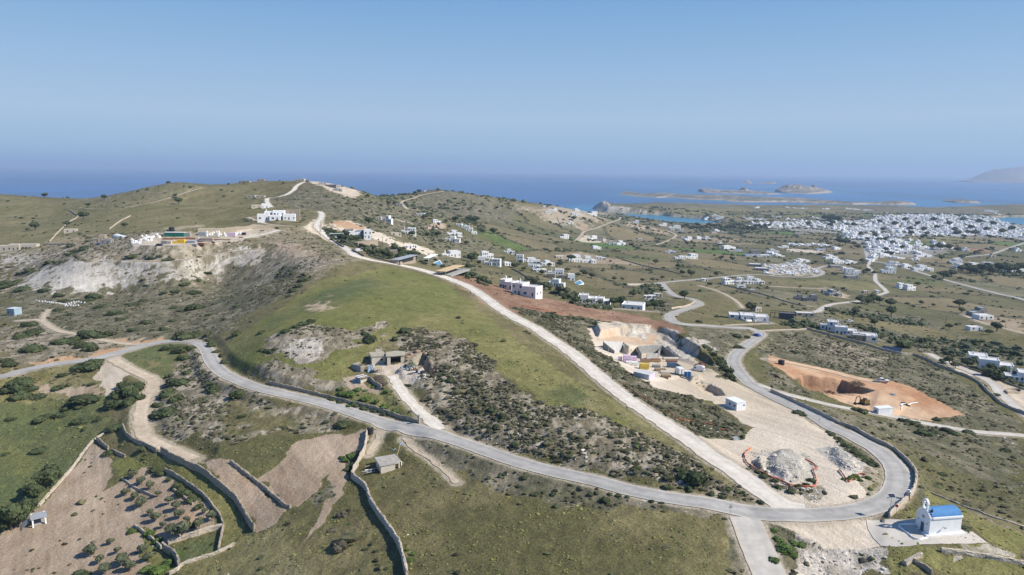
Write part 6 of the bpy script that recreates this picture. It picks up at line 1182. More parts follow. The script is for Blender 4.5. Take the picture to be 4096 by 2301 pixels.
# bee hives
hx = [(395,68),(425,72),(455,70),(475,80),(495,78),(515,80),(535,82),(560,85),(580,88),(600,92),(620,95),(640,97),(665,97),(690,92),(715,85),(740,72),(747,87),(770,75),(790,72),(815,80),(850,82),(655,114),(680,113),(710,110),(735,113),(760,113),(785,110),(660,104),(700,102)]
for i, (x, y) in enumerate([(365,62)]+hx):
    w = at('B1', x, y)
    if i in (0,1):
        hv = thing('beehive', 'pale blue beehive at the left end of the hive row on the scrub slope' if i == 0 else 'white beehive in the curved row on the scrub slope', 'beehive', w, .1, None if i == 0 else 'white beehives in a curved row on the scrub')
        MB().box(-.30, .30,-.27, .27,0, .6).build('body', MATS['shed_blue'] if i == 0 else M['white'], hv); MB().box(-.34, .34,-.31, .31, .603, .7).build('roof', M['carwhite'], hv)
    else: dup(hv, loc=w, rz=jr.uniform(-.3, .3))
# ---------------------------------------------------------------- the storage yard on the left plateau
YL = [('Y', 620,900,195,268, 'greenr', 'yard_shed', 'long green-fronted shed with a pale roof in the storage yard', 'shed', 1,4.0),('Y', 905,1020,200,265, 'conc', 'block_stack', 'grey stack of blocks right of the green-fronted shed', 'block stack', 4),
      ('Y', 1155,1270,185,250, 'grate', 'crate_stack', 'blue-grey stack of crates under the retaining wall', 'crate stack', 4),('Y', 1625,1740,195,262, 'pink', 'pallet_stack', 'pinkish stack of boards in the right part of the storage yard', 'pallet stack', 4),('Y', 1842,1900,195,240, 'dark', 'dark_container', 'small black container near the right end of the storage yard', 'container', 1),
      ('Y', 590,750,285,315, 'brickred', 'brick_stack', 'leftmost long stack of reddish bricks in the storage yard', 'brick stack', 3),('Y', 755,920,280,312, 'brickred', 'brick_stack', 'middle long stack of reddish bricks behind the yellow frames', 'brick stack', 3),('Y', 925,1110,275,310, 'brickred', 'brick_stack', 'rightmost long stack of reddish bricks in the front rows', 'brick stack', 3),
      ('Y', 820,930,305,372, 'yellowb', 'frame_stack', 'tall stack of yellow frames in the front of the storage yard', 'frame stack', 4),('Y', 735,815,340,372, 'yellowb', 'frame_stack', 'low stack of yellow frames in the front of the storage yard', 'frame stack', 2),('Y', 932,968,335,365, 'yellowb', 'frame_stack', 'smallest stack of yellow frames beside the pipe bundle', 'frame stack', 2),
      ('Y', 570,650,325,385, 'concd', 'steel_rack', 'dark rack of steel at the front left of the storage yard', 'rack', 3),('Y', 655,722,325,385, 'beige', 'block_stack', 'cream stack of blocks beside the dark steel rack', 'block stack', 4),('Y', 972,1100,325,372, 'grate', 'pipe_bundle', 'bundle of grey pipes in the front row of the storage yard', 'pipe bundle', 3),
      ('Y', 1115,1165,265,345, 'offwhite', 'block_stack', 'narrow white stack of blocks between bricks and tiles', 'block stack', 4),('Y', 1180,1370,278,352, 'brickred', 'tile_stack', 'square stack of orange and grey tiles in the storage yard', 'tile stack', 4, None, 'conc'),('Y', 1390,1640,300,328, 'wood', 'timber_row', 'long low row of timber on the right of the storage yard', 'timber stack', 2),('Y', 1805,1860,268,292, 'rustp', 'rusty_bin', 'rusty bin at the edge of the yard track', 'bin', 1),
      ('Y', 1150,1240,362,398, 'rustp', 'rusty_container', 'open rusty container at the front edge of the storage yard', 'container', 1),('Y', 1070,1130,375,412, 'conc', 'concrete_ring', 'pale concrete rings at the front edge of the storage yard', 'concrete ring', 2),('Y', 540,590,205,260, 'beige', 'board_stack', 'leaning boards left of the green-fronted shed', 'board stack', 2),('Y', 405,520,205,245, 'offwhite', 'board_stack', 'pale boards at the back left of the storage yard', 'board stack', 2)]
for q in YL:
    o = stack(*q[:10], dep=q[10] if len(q) > 10 else None, alt=q[11] if len(q) > 11 else None)
    if q[6] == 'yard_shed': MB().box(-.3,(q[2]-q[1])*mpp('Y', at('Y', q[1], q[4]))+.3,-.2,4.3,1.6,2.9).build('wall_top', M['greenr'], o); MB().box(-.5,(q[2]-q[1])*mpp('Y', at('Y', q[1], q[4]))+.5,-.5,5.0,2.903,3.15).build('roof', M['roofw'], o)
bag = thing('bulk_bag', 'white bulk bag standing among others in the storage yard', 'bulk bag', at('Y', 240,330),0, 'white bulk bags in the storage yard')
MB().box(-.6, .6,-.6, .6,0,1.15, .10).build('body', M['white'], bag); MB().box(-.35, .35,-.35, .35,1.153,1.4, .12).build('neck', M['offwhite'], bag)
for i in range(74):
    if i < 22: x, y = jr.uniform(235,440), jr.uniform(285,345)
    elif i < 34: x, y = jr.uniform(100,240), jr.uniform(345,385)
    elif i < 40: x, y = jr.uniform(440,560), jr.uniform(255,285)
    elif i < 66: x, y = jr.uniform(1280,1610), jr.uniform(222,262)
    else: x, y = jr.uniform(1745,1840), jr.uniform(215,250)
    w = at('Y', x, y); dup(bag, loc=(w[0], w[1], w[2]+(1.2 if i % 4 == 0 else 0)), rz=jr.uniform(-.3, .3))
# solar panels by the boundary wall
o = thing('solar_array', 'tilted rows of dark solar panels beside the long boundary wall', 'solar panels', at('B4', 1130,550), rad(-38))
for r_ in range(2):
    for i in range(5):
        p = MB().add([(i*1.9, r_*3.4, .4),(i*1.9+1.8, r_*3.4, .4),(i*1.9+1.8, r_*3.4+1.9,1.3),(i*1.9, r_*3.4+1.9,1.3),(i*1.9, r_*3.4, .34),(i*1.9+1.8, r_*3.4, .34),(i*1.9+1.8, r_*3.4+1.9,1.24),(i*1.9, r_*3.4+1.9,1.24)],[(0,1,2,3),(7,6,5,4),(0,4,5,1),(1,5,6,2),(2,6,7,3),(3,7,4,0)]).build('panel', mat('solar_cell', (.02, .035, .08), .2, var=.2, spec=.6), o)
        MB().box(i*1.9+.8, i*1.9+.9, r_*3.4+1.7, r_*3.4+1.8,-.6,1.2).build('stand', M['metal'], p)
# ---------------------------------------------------------------- houses
hr = random.Random(11)
def openings(o, x0, x1, y0, y1, z0, z1, n, kinds='fr', far=False):
    """windows and doors as separate parts on the front (-y) and right (+x) faces of a block"""
    st = max(1, int((z1-z0+.3)/3.0))
    for s in range(st):
        zb = z0+s*3.0+.95
        if 'f' in kinds:
            for i in range(n):
                xc = x0+(x1-x0)*(i+.5+hr.uniform(-.18, .18))/n; w = hr.choice([.45, .55, .9 if not far else .6]); hh = 1.25
                if s == 0 and i == n//2: MB().box(xc-.5, xc+.5, y0-.06, y0-.004, z0+.05, z0+2.15).build('door', M['shutter'], o); continue
                q = MB().box(xc-w, xc+w, y0-.05, y0-.004, zb, min(zb+hh, z1-.3)).build('window', M['glass' if hr.random() < .6 else 'shutter'], o)
                if not far: MB().box(xc-w-.1, xc+w+.1, y0-.12, y0-.052, zb-.12, zb-.01).build('sill', M['white'], q)
        if 'r' in kinds:
            k = max(1, int((y1-y0)/4))
            for i in range(k):
                yc = y0+(y1-y0)*(i+.5)/k; MB().box(x1+.004, x1+.05, yc-.5, yc+.5, zb, min(zb+1.2, z1-.3)).build('window', M['glass'], o)
def block(o, x0, x1, y0, y1, z1, wm, rm, n=2, kinds='fr', z0=0, far=False, par=True):
    (MB().shell(x0, x1, y0, y1, z0-(2.5 if z0 == 0 else 0), z1) if par else MB().box(x0, x1, y0, y1, z0-(2.5 if z0 == 0 else 0), z1)).build('wall', wm, o)
    if par: MB().box(x0+.26, x1-.26, y0+.26, y1-.26, z1-.5, z1-.33).build('roof', rm, o)
    openings(o, x0, x1, y0, y1, z0, z1, n, kinds, far)
HSTY = {'w': ('white', 'roofw'), 'g': ('conc', 'roofw'), 'b': ('beige', 'roofw'), 's': ('stonehouse', 'grate'), 'u': ('concd', 'conc'), 'B': ('carwhite', 'bluer'), 'd': ('concd', 'grate'), 'r': ('offwhite', 'roofred')}
PADZ = []
def house(t, x0, x1, yt, yb, label, sty='w', rz=None, dep=None, cat='house', name='house', parts=None, low=False, pergola=False):
    a = at(t, (x0+x1)/2, yb); s = mpp(t, a); Wm = (x1-x0)*s; far = a[1] > 700
    D = dep or min(max(Wm*.55,4.5),10); dl = math.atan2(CAMZ-a[2], a[1]); ext = (yb-yt)*s; hh = (ext-D*.7*math.sin(dl))/math.cos(dl); hh = min(max(hh, 2.6),7.6)
    if low: hh = min(hh, 3.3)
    r = rad(hr.uniform(-8,24)) if rz is None else rad(rz)
    o = thing(name, label, cat, (a[0], a[1]+.5, min(a[2], gz(a[0], a[1]+D*.4)+.2)), r); wm, rm = (M[k] for k in HSTY[sty]); k = Wm/2
    if parts:
        for (u0, u1, v0, v1, hz, st, n, kd) in parts: block(o, -k+u0*Wm, -k+u1*Wm, v0*D, v1*D, hz*hh, M[HSTY[st][0]], M[HSTY[st][1]], n, kd, far=far)
    elif Wm < 8 or low: block(o, -k, k, 0, D, hh, wm, rm, 2 if Wm < 8 else max(2, int(Wm/3.5)), far=far)
    else:
        c = hr.choice([0,1,2]); n = 2 if far else 3
        if c == 0: block(o, -k, k*.15,0, D*.8, hh, wm, rm, n, far=far); block(o, k*.15+.003, k, D*.12, D, hh*.62, wm, rm, n, far=far)
        elif c == 1: block(o, -k*.1, k, D*.1, D, hh, wm, rm, n, far=far); block(o, -k, -k*.1-.003,0, D*.75, max(2.6, hh*.58), wm, rm, n, far=far)
        else: block(o, -k*.35, k*.35, D*.2, D, hh, wm, rm, 2, far=far); block(o, -k, -k*.35-.003, D*.1, D*.8, max(2.6, hh*.6), wm, rm, 2, far=far); block(o, k*.35+.003, k, 0, D*.7, max(2.6, hh*.55), wm, rm, 2, far=far)
    if not far and sty == 'w' and hh > 3: MB().box(-k*.6,-k*.6+.7, D*.5, D*.5+.5, hh*.55, hh+.9).build('chimney', M['white'], o)
    if pergola:
        for x in (-k, 0, k): MB().cyl((x, -2.6,-1), .12,3.5,6).build('post', wm, o)
        MB().box(-k-.2, k+.2,-2.9,-.01,2.5,2.62).build('pergola_roof', M['woodl'], o)
    return o
V3 = [(0, .30,0, .45, .62, 'w', 2, 'f'),(.16, .40, .46, .95, .86, 'w', 2, 'f'),(.38, .68, .30, .95, .95, 'w', 3, 'f'),(.32, .60,-.12, .295, .50, 'w', 2, 'f'),(.66, .97,-.02, .42, .62, 'w', 3, 'fr'),(.70,1.05, .96,1.35, .98, 's', 2, 'fr')]
house('A2', 30,385,455,578, 'large white cubic villa with a stone-clad block behind it on the hillside', 'w', 12,16, parts=V3)
house('A2', 60,130,415,462, 'small white house just behind and left of the large cubic villa', 'w'); house('A2', -40,55,425,460, 'low stone and white house behind the large cubic villa, on the left', 'b', low=True); house('A2', 0,80,335,360, 'low tan house under the hill road bend', 'b', low=True); house('A1', 2480,2560,330,357, 'low whitish ruin on the left flank of the summit', 'b', low=True)
house('A2', 1262,1362,535,602, 'stepped white house on the grey hillside with a reddish annex', 'w', -20); house('A2', 1210,1258,545,575, 'reddish earth-coloured annex left of the stepped white house', 'r', low=True); house('A2', 1600,1690,505,538, 'small white bungalow below the round dark hill', 'w', low=True); house('A2', 1572,1610,500,525, 'little brown stone building beside the bungalow below the hill', 's', low=True)
house('A2', 1780,1862,570,618, 'white house on top of a walled terrace above the bare garden', 'w'); house('A2', 1460,1602,655,722, 'cubic white house with a covered terrace left of the narrow white lane', 'w'); house('A2', 1355,1460,715,738, 'low beige flat shed roof below the cubic white house', 'b', low=True)
house('A2', 2010,2110,615,650, 'uppermost long white house of the hillside cluster', 'w'); house('A2', 2095,2172,635,692, 'white two-storey house at the right of the hillside cluster', 'w'); house('A2', 1925,2075,680,738, 'broad white house in the middle of the hillside cluster', 'w'); house('A2', 2165,2222,690,722, 'small white outbuilding at the right end of the hillside cluster', 'w', low=True)
house('A2', 1895,2045,740,795, 'arcaded white house with dark openings at the front of the hillside cluster', 'w', -6); house('A2', 1840,1892,755,795, 'tan stone wing left of the arcaded white house', 's', low=True)
house('A2', 1870,2062,885,952, 'white house with a dark round tree standing in front of it', 'w'); house('A2', 2490,2600,870,918, 'small plain white house right of the reddish pine', 'w')
house('A2', 2268,2392,890,965, 'upper white house of the stepped village group', 'w'); house('A2', 2232,2300,945,1005, 'left white house of the stepped village group', 'w'); house('A2', 2295,2450,965,1040, 'front white house of the stepped village group', 'w', -10); house('A2', 2498,2562,1000,1040, 'detached white cube right of the stepped village group', 'w')
P2 = [(0, .42,0, .9, .9, 'w', 3, 'fr'),(.44,1,-.35, .7,1.0, 'w', 3, 'fr')]
for x0, x1, yt, yb, lb in ((2428,2560,1145,1268, 'left half of the twin pinkish white houses below the dirt road'),(2545,2790,1160,1338, 'right half of the twin pinkish white houses below the dirt road')):
    o = house('A2', x0, x1, yt, yb, lb, 'w', -30,9, parts=[(0, .5, .1,1, .85, 'w', 2, 'fr'),(.5,1.15,0, .9, .7, 'w', 2, 'fr')])
    for c in o.children:
        if c.name.startswith('wall'): c.data.materials[0] = mat('pinkish_render', (.74, .70, .66), .9, var=.06)
# grey modern house above the crest
a, b, L, an = pair('A2', (1440,1030),(1640,1030))
o = thing('modern_house', 'low modern house with a wide dark cantilevered roof above the crest of the field', 'house', a, an)
MB().box(.5, L-1,2,6,-2,2.8).build('wall', M['stonehouse'], o); MB().prism([(-.5, .2),(L+.8,1.2),(L+.8,6.6),(-.5,6.2)],2.803,3.05).build('roof', M['grate'], o); MB().box(3, L-4,1.94,1.996, .2,2.5).build('window', M['glass'], o)
for x in (0, L): MB().box(x-.2, x+.2, .8,1.2,-1,2.8).build('post', M['conc'], o)
MB().box(-1.5,1.2,-1.4,-.9,-1,2.0).build('garden_wall', M['stonehouse'], o)
# pergola and pool right of it
a, b, L, an = pair('A2', (1735,1005),(1825,1000)); o = thing('white_pergola', 'white flat-topped pergola beside the small blue pool', 'pergola', a, an)
for x in (0, L):
    for y in (0,4): MB().box(x-.15, x+.15, y-.15, y+.15,-1,3.0).build('post', M['white'], o)
MB().box(-.3, L+.3,-.3,4.3,3.003,3.25).build('roof', M['white'], o)
def pool(t, pts, label, rim='white'):
    P_ = H(t, pts); z = np.median(P_[:, 2])+.25; c = P_[:, :2].mean(0); o = thing('swimming_pool', label, 'swimming pool', (c[0], c[1], z))
    q = P_[:, :2]-c; ar = sum(q[i][0]*q[(i+1) % len(q)][1]-q[(i+1) % len(q)][0]*q[i][1] for i in range(len(q))); q = q if ar > 0 else q[::-1]
    MB().prism([tuple(p*1.22) for p in q],-2,0).build('rim', M[rim], o); MB().prism([tuple(p) for p in q],-.5, .03).build('water', M['pool'], o); return o
pool('A2', [(1790,1015),(1845,1012),(1880,1045),(1830,1050)], 'small turquoise pool beside the white pergola'); pool('A3', [(612,1215),(680,1198),(712,1225),(640,1235)], 'blue pool on the pale terrace of the stone-fronted villa'); pool('A3', [(560,1330),(640,1325),(668,1345),(575,1350)], 'long pale blue pool left of the near white villa')
a, b, L, an = pair('A2', (1905,1140),(2088,1135)); o = thing('timber_carport', 'carport with a flat pale timber roof on pillars below the dirt road', 'carport', a, an)
for x in (1.5, L-.8):
    for y in (.8,5): MB().box(x-.25, x+.25, y-.25, y+.25,-1.2,2.5).build('pillar', M['stonehouse'], o)
MB().box(-1, L+.3,-.5,6,2.503,2.7).build('roof', M['woodl'], o); MB().box(2, L+4,-2.5,6,-.8, .05).build('floor', M['conc'], o)
a, b, L, an = pair('V', (780,890),(1140,885)); o = thing('stone_garage', 'stone-clad garage block with a corner above the parked silver car', 'garage', a, an+.05); MB().prism([(0,0),(L*.4,-3.0),(L, -.5),(L, 5),(0,5)],-2,3.2).build('wall', M['stonehouse'], o); MB().box(L*.55, L*.9,-.02, .3,0,2.2).build('door', M['shutter'], o)
# white building site above the hill road
o = house('V', 640,1000,600,745, 'unfinished white flat-roofed house under the orange earth cut', 'w', 14,12, parts=[(0, .5, .2,1, .8, 'w', 3, 'f'),(.35, .8, .4,1.1,1, 'g', 3, 'f'),(.66,1,-.2, .4,1.15, 'w', 2, 'fr')]); house('V', 560,700,590,645, 'dark-edged flat concrete roof slab at the top of the unfinished house', 'u', 20,7, low=True)
o = house('V', 355,470,690,745, 'small house with a pale green roof beside the wide concrete bend', 'w', 10,5, low=True)
MB().box(-5.2,5.2,-.8,6,3.4,3.7).build('roof_cover', M['greenpale'], o); house('V', 1600,1700,890,925, 'low white roof among rubble on the cleared slope', 'w', low=True); house('V', 1700,1800,885,915, 'white slab right of the low roof on the cleared slope', 'w', low=True); house('V', 1330,1450,940,1060, 'small stone tower house in the gardens above the crest', 's', 8,5)
house('A2', 1725,1805,262,292, 'grey and white house on the crest of the round dark hill', 'd', 5,8, low=True); house('A2', 1690,1725,282,295, 'white terrace wing left of the house on the round hill', 'w', low=True); house('A2', 1360,1470,400,440, 'dark low house among trees at the foot of the round hill', 'd', low=True); house('A2', 398,480,166,190, 'long tan flat building on the summit beside the hill road', 'b', 0,8, low=True)
house('A2', 690,810,208,250, 'long dark-fronted house under construction on the summit quarry', 'd', -18,10, low=True); house('A2', 640,700,195,225, 'upper pale block of the summit quarry construction', 'g', low=True); house('A2', 780,860,255,290, 'lower block of the summit quarry construction', 'g', low=True); house('A2', 495,530,178,200, 'small dark hut at the top of the hill road', 'd', low=True)
house('A1', 2400,2500,180,212, 'stone ruin on the skyline left of the summit', 's', low=True); house('A2', 15,80,170,192, 'low stone building on the skyline near the summit', 's', low=True)
o = house('A1', 30,310,830,885, 'long beige bunker-like house with square openings at the far left', 'b', 8,7, parts=[(0, .25,0, .8, .8, 'b', 1, 'f'),(.25, .56,0,1,1, 'b', 3, 'f'),(.56,1, .2,1,1, 'b', 1, 'f')])
for i in range(3): MB().box(2.8+i*2.6,4.6+i*2.6,1.1,1.38, .3,2.4).build('doorway_shade', M['door'], o)  # dark panels painted as the shade inside the square openings
house('A1', 655,750,670,707, 'little beige stone house above the terraced garden', 'b', low=True); house('A1', 950,1080,735,802, 'dark farmhouse with a tower above the yard track', 's', 15,8); house('A1', 1010,1100,780,825, 'low dark garage with a slanted roof in front of the farmhouse', 'd', low=True)
a, b, L, an = pair('A1', (1132,757),(1245,757)); o = thing('polytunnel', 'white plastic tunnel greenhouse on the grass slope', 'greenhouse', a, an); mb = MB(); n = 10
vs = [(x, 3-math.cos(math.pi*i/n)*3, math.sin(math.pi*i/n)*2.8) for x in (0, L) for i in range(n+1)]; mb.add(vs, [(i, i+1, n+2+i, n+1+i) for i in range(n)]+[tuple(range(n+1)), tuple(range(2*n+1, n, -1))]); mb.build('cover', M['white'], o); MB().box(-.03,-.003,2.2,3.8,0,2).build('door', M['offwhite'], o)
H3 = [(42,112,925,1000, 'tall white cube at the left of the poolside cluster'),(100,240,955,1003, 'long white house behind the poolside cluster'),(160,285,978,1060, 'white house with a glazed front in the poolside cluster'),(212,350,1035,1108, 'white house with a covered terrace low in the poolside cluster'),(362,516,1068,1132, 'broad white house with green trim on its roof terrace'),(300,432,983,1038, 'white house with three openings behind the pine'),
 (572,692,895,1000, 'tallest white house with a tower block on the plain'),(695,850,940,1012, 'white house with arched openings right of the tower block'),(845,948,942,976, 'low white house with a round end on the plain'),(1262,1310,765,782, 'tiny white shed in the fields'),(335,392,463,512, 'left white house on the pale coastal hill'),(392,460,460,490, 'long white house beside it on the pale coastal hill'),(602,686,503,537, 'white house with arches on the edge of the pale hill'),(630,688,452,498, 'two-storey white house on top of the pale coastal hill'),(690,758,485,508, 'low white house on top of the pale coastal hill'),(762,862,485,530, 'white house at the right end of the pale coastal hill'),(310,344,433,452, 'tiny white hut on the crest above the sea'),
 (562,622,572,628, 'lone white cube house by the tilled plot'),(482,580,722,768, 'white house with dark windows among olive rows'),(768,860,718,782, 'white house on a walled platform beside the pale track'),(1052,1152,763,835, 'tall white house with a roof tower on the plain'),(950,1046,790,830, 'low white outbuildings left of the tall house with a roof tower'),(812,906,836,872, 'low white house in front of the reed bed'),(1215,1275,575,612, 'white house on the shore of the small bay'),(1480,1560,610,640, 'white house in the row south of the bay'),(1575,1695,620,662, 'long white house in the row south of the bay'),(1590,1640,660,686, 'small white house below the bay row'),(1662,1724,672,706, 'white house at the right of the bay row'),
 (1935,2010,530,572, 'white house at the left of the headland cluster'),(2012,2078,515,545, 'white house at the top of the headland cluster'),(2050,2130,535,570, 'white house at the front of the headland cluster'),(2036,2092,670,700, 'white house behind the tan walled yard'),(1735,1812,745,785, 'white house with three windows near the dirt road end'),(1690,1735,750,775, 'small white house under dark trees near the dirt road end'),(1855,1925,742,775, 'left white house of the wooded pair'),(1925,2000,738,780, 'right white house of the wooded pair'),(2065,2115,800,824, 'small white house by the tan fields'),(2122,2262,833,878, 'long white house with many windows near the blue shed'),(1545,1648,883,915, 'white house with a curved wall on the plain'),(1640,1745,938,972, 'left part of the long white farm'),(1745,1876,918,972, 'right part of the long white farm with a porch'),
 (2130,2250,1160,1225, 'left house of the white terrace row by the caravan'),(2250,2368,1158,1222, 'second house of the white terrace row by the caravan'),(2370,2432,1148,1225, 'tall house of the white terrace row by the caravan'),(2436,2542,1172,1222, 'right house of the white terrace row by the caravan'),(1910,1968,1175,1196, 'tiny white roadside hut'),(1332,1450,1348,1376, 'low white flat roof by the hedges'),(2355,2420,555,575, 'small white house by the shore trees'),(2420,2572,590,645, 'white group of houses in the shore trees'),(2440,2490,445,460, 'distant white house beyond the headland')]
for x0, x1, yt, yb, lb in H3: house('A3', x0, x1, yt, yb, lb)
house('A3', 2246,2312,875,897, 'blue-roofed shed behind the long white house', 'B', 0,8, low=True, cat='shed'); house('A3', 2352,2490,905,947, 'warehouse with a blue wall on the plain', 'B', 0,9, low=True, cat='warehouse'); house('A3', 2490,2600,905,950, 'white warehouse right of the blue-walled one', 'w', 0,9, low=True, cat='warehouse'); house('A3', 2405,2500,880,902, 'greenish shed behind the blue-walled warehouse', 'd', 0,8, low=True, cat='shed'); house('A3', 2182,2248,885,906, 'tan annex below the long white house', 'b', 0,6, low=True)
house('A3', 2390,2500,1012,1050, 'upper long grey-roofed shed by the field wall', 'g', -14,12, low=True, cat='shed'); house('A3', 2450,2572,1042,1092, 'lower long grey-roofed shed by the field wall', 'g', -14,12, low=True, cat='shed'); house('A3', 1432,1515,1328,1354, 'small tan house beside the road bend', 'b', low=True); house('A3', 440,540,930,968, 'tan house with a brown yard left of the tower block', 'b', low=True); house('A3', 840,915,752,790, 'grey box house right of the walled platform', 'd', 0,7, low=True)
house('A3', 345,430,1112,1168, 'brown stone house at the head of the pale pool terrace', 's', -8,7); house('A3', 352,522,1168,1252, 'white arcaded wing below the brown stone house', 'w', -20); house('A3', 470,562,1125,1172, 'stone-fronted villa wing between terrace and garden', 's', -8,6, low=True); house('A3', 562,632,1118,1188, 'white cube at the corner of the pale pool terrace', 'w', 0,6)
house('A3', 672,838,1318,1415, 'left two-storey block of the near white villa above the brown field', 'w', -8,9); house('A3', 835,982,1345,1428, 'right wing with a roof terrace of the near white villa', 'w', -12,9)
house('B3', 1100,1310,62,150, 'wide flat-roofed white villa just above the brown field', 'w', -18,12, low=True)
house('A3', 1232,1288,640,668, 'reddish unfinished house on the sandy plot', 'r', low=True); house('A3', 1350,1402,655,685, 'dark-roofed house at the end of the sandy plot', 'd', low=True); house('A3', 2095,2175,690,714, 'beige walled ruin right of the tan yard', 'b', low=True); house('A3', 2005,2062,690,714, 'beige walled ruin left of the tan yard', 'b', low=True)
# the long white complex above the bend
house('B3', 2190,2310,185,245, 'low left wing of the long white poolside complex', 'w', -14,9, low=True); house('B3', 2305,2440,185,262, 'middle block of the long white poolside complex', 'w', -14,10, low=True); house('B3', 2430,2572,200,275, 'right block of the long white poolside complex', 'w', -14,10, low=True); house('B3', 2442,2516,118,172, 'beige tiled shed under the dark tree', 'b', low=True)
house('A4', 275,385,1330,1392, 'left of the two plain grey concrete units', 'd', -8,6); house('A4', 385,492,1330,1395, 'right of the two plain grey concrete units', 'd', -8,6)
house('B4', 608,700,265,372, 'tall left block of the two-part white villa', 'w', -20,7); house('B4', 538,612,308,352, 'low terrace wing left of the two-part white villa', 'w', -20,6, low=True); house('B4', 695,875,318,408, 'right block of the two-part white villa with narrow windows', 'w', -20,7); house('B4', 885,1078,375,468, 'white solar-roofed house by the boundary wall', 'w', -22,9, low=True); house('B4', 862,975,400,462, 'dark stone cube in front of the solar-roofed house', 's', -22,5)
a, b, L, an = pair('B4', (25,225),(270,262)); o = thing('frame_house', 'long black-framed pergola house behind the white complex', 'pergola', a, an)
for i in range(7):
    for y in (0,7): MB().box(L*i/6-.12, L*i/6+.12, y-.12, y+.12,-1,3.1).build('post', M['dark'], o)
MB().box(-.2, L+.2,-.2, .2,3.103,3.4).box(-.2, L+.2,6.8,7.2,3.103,3.4).build('beam', M['dark'], o); MB().box(L*.35, L*.95,1,6.5,-1,2.9).build('wall', M['shutter'], o)
house('B4', 300,460,172,222, 'long beige house with a paved roof beside the olive scrub', 'b', -10,7, low=True)
house('B4', 2095,2200,132,192, 'unfinished two-storey concrete house on the right-hand plain', 'd', 5,8); house('B4', 2058,2134,158,212, 'unfinished low concrete wing on the right-hand plain', 'd', 5,7, low=True); house('B4', 2136,2262,198,248, 'white roof slab in front of the unfinished concrete house', 'w', 5,8, low=True); house('B4', 2045,2150,325,362, 'white ruin with empty windows in the dark scrub', 'w', 0,6, low=True)
house('B4', 2052,2185,598,678, 'left wing of the near white villa at the right edge', 'w', -28,9, low=True); house('B4', 2175,2420,655,775, 'main two-storey block of the near white villa at the right edge', 'w', -28,9); house('B4', 2438,2640,775,885, 'separate white house at the right edge of the picture', 'w', -28,9)
H4 = [(1190,1272,998,1048, 'left white house on the corner past the crossroads'),(1274,1342,1003,1050, 'right white house on the corner past the crossroads'),(1158,1282,1058,1115, 'white house in the bend below the crossroads'),(1368,1452,1020,1058, 'white house beside the straight road'),(1480,1660,1038,1092, 'long white roadside house with a red awning', ),(1840,1945,972,1022, 'tall white house in the trees right of the straight road'),(1898,2010,1018,1072, 'white house in front of the tall one in the trees'),(2010,2122,1010,1065, 'long low white house in the trees'),(2188,2322,998,1058, 'wide white villa by the tree belt'),(2402,2572,1035,1102, 'white villa at the right edge in front of the tree belt'),(580,712,930,972, 'flat white shop building left of the crossroads'),(652,772,968,1018, 'long white shop building left of the crossroads'),(780,905,985,1018, 'white walled yard building by the crossroads'),(750,812,1050,1092, 'small white house behind the blue-shuttered villa'),(790,930,1058,1128, 'blue-shuttered white villa by the road fork'),(280,432,970,1002, 'white house above the boat yard'),(0,112,872,912, 'white house at the left before the town'),(662,748,848,878, 'white cube beside the depot'),(108,212,838,862, 'white shed at the left before the town'),(1318,1400,1215,1270, 'left part of the white villa by the bright green field'),(1395,1500,1230,1288, 'right part of the white villa by the bright green field'),(1965,2022,858,895, 'lone white house before the red-brown field'),(2492,2552,862,900, 'beige white house at the right by the straight road'),(1498,1650,915,952, 'white house with a walled yard below the town'),(1028,1135,872,905, 'long white warehouse beside the village road'),(1188,1275,770,812, 'white house at the lower edge of the town'),(1275,1350,760,808, 'large white house at the lower edge of the town'),(815,900,705,745, 'long arcaded house on the left of the town'),(905,1010,695,770, 'tall stone-edged building on the left of the town'),(2190,2305,465,498, 'white houses on the far right coast')]
for q in H4: house('A4', *q[:4], q[4])
house('A4', 280,412,678,722, 'building with a reddish roof in the fields left of the town', 'r', 0,10, low=True); house('A4', 798,905,1125,1170, 'grey unfinished pillared house by the road fork', 'd', 0,8, low=True); house('A4', 620,745,1282,1350, 'grey cubic house under construction', 'g', 10,10); house('A4', 556,620,1285,1320, 'small grey block beside the cubic construction', 'd', low=True); house('A4', 505,575,866,888, 'blue tarpaulin-roofed shed at the depot', 'B', 0,8, low=True, cat='shed'); house('A4', 640,750,1030,1062, 'dark low building at the road bend', 'd', 0,10, low=True); house('A4', 2240,2290,920,958, 'unfinished beige house beside the distant straight road', 'b'); house('A4', 968,1018,1300,1318, 'tiny hut by the village road', 'b', low=True); house('A4', 1092,1126,1288,1312, 'small white box house by the village road bend', 'w')
a = at('A4', 1052,825); o = thing('church_tower', 'slender white tower where the village road enters the town', 'tower', a); MB().box(-3,3,-3,3,-2,9.5).build('wall', M['white'], o); MB().box(-1.6,1.6,-1.6,1.6,9.503,11.5).build('belfry', M['white'], o); MB().box(-.8, .8,-3.05,-3.003,0,2.4).build('door', M['shutter'], o)
a = at('H', 0,0) if False else None
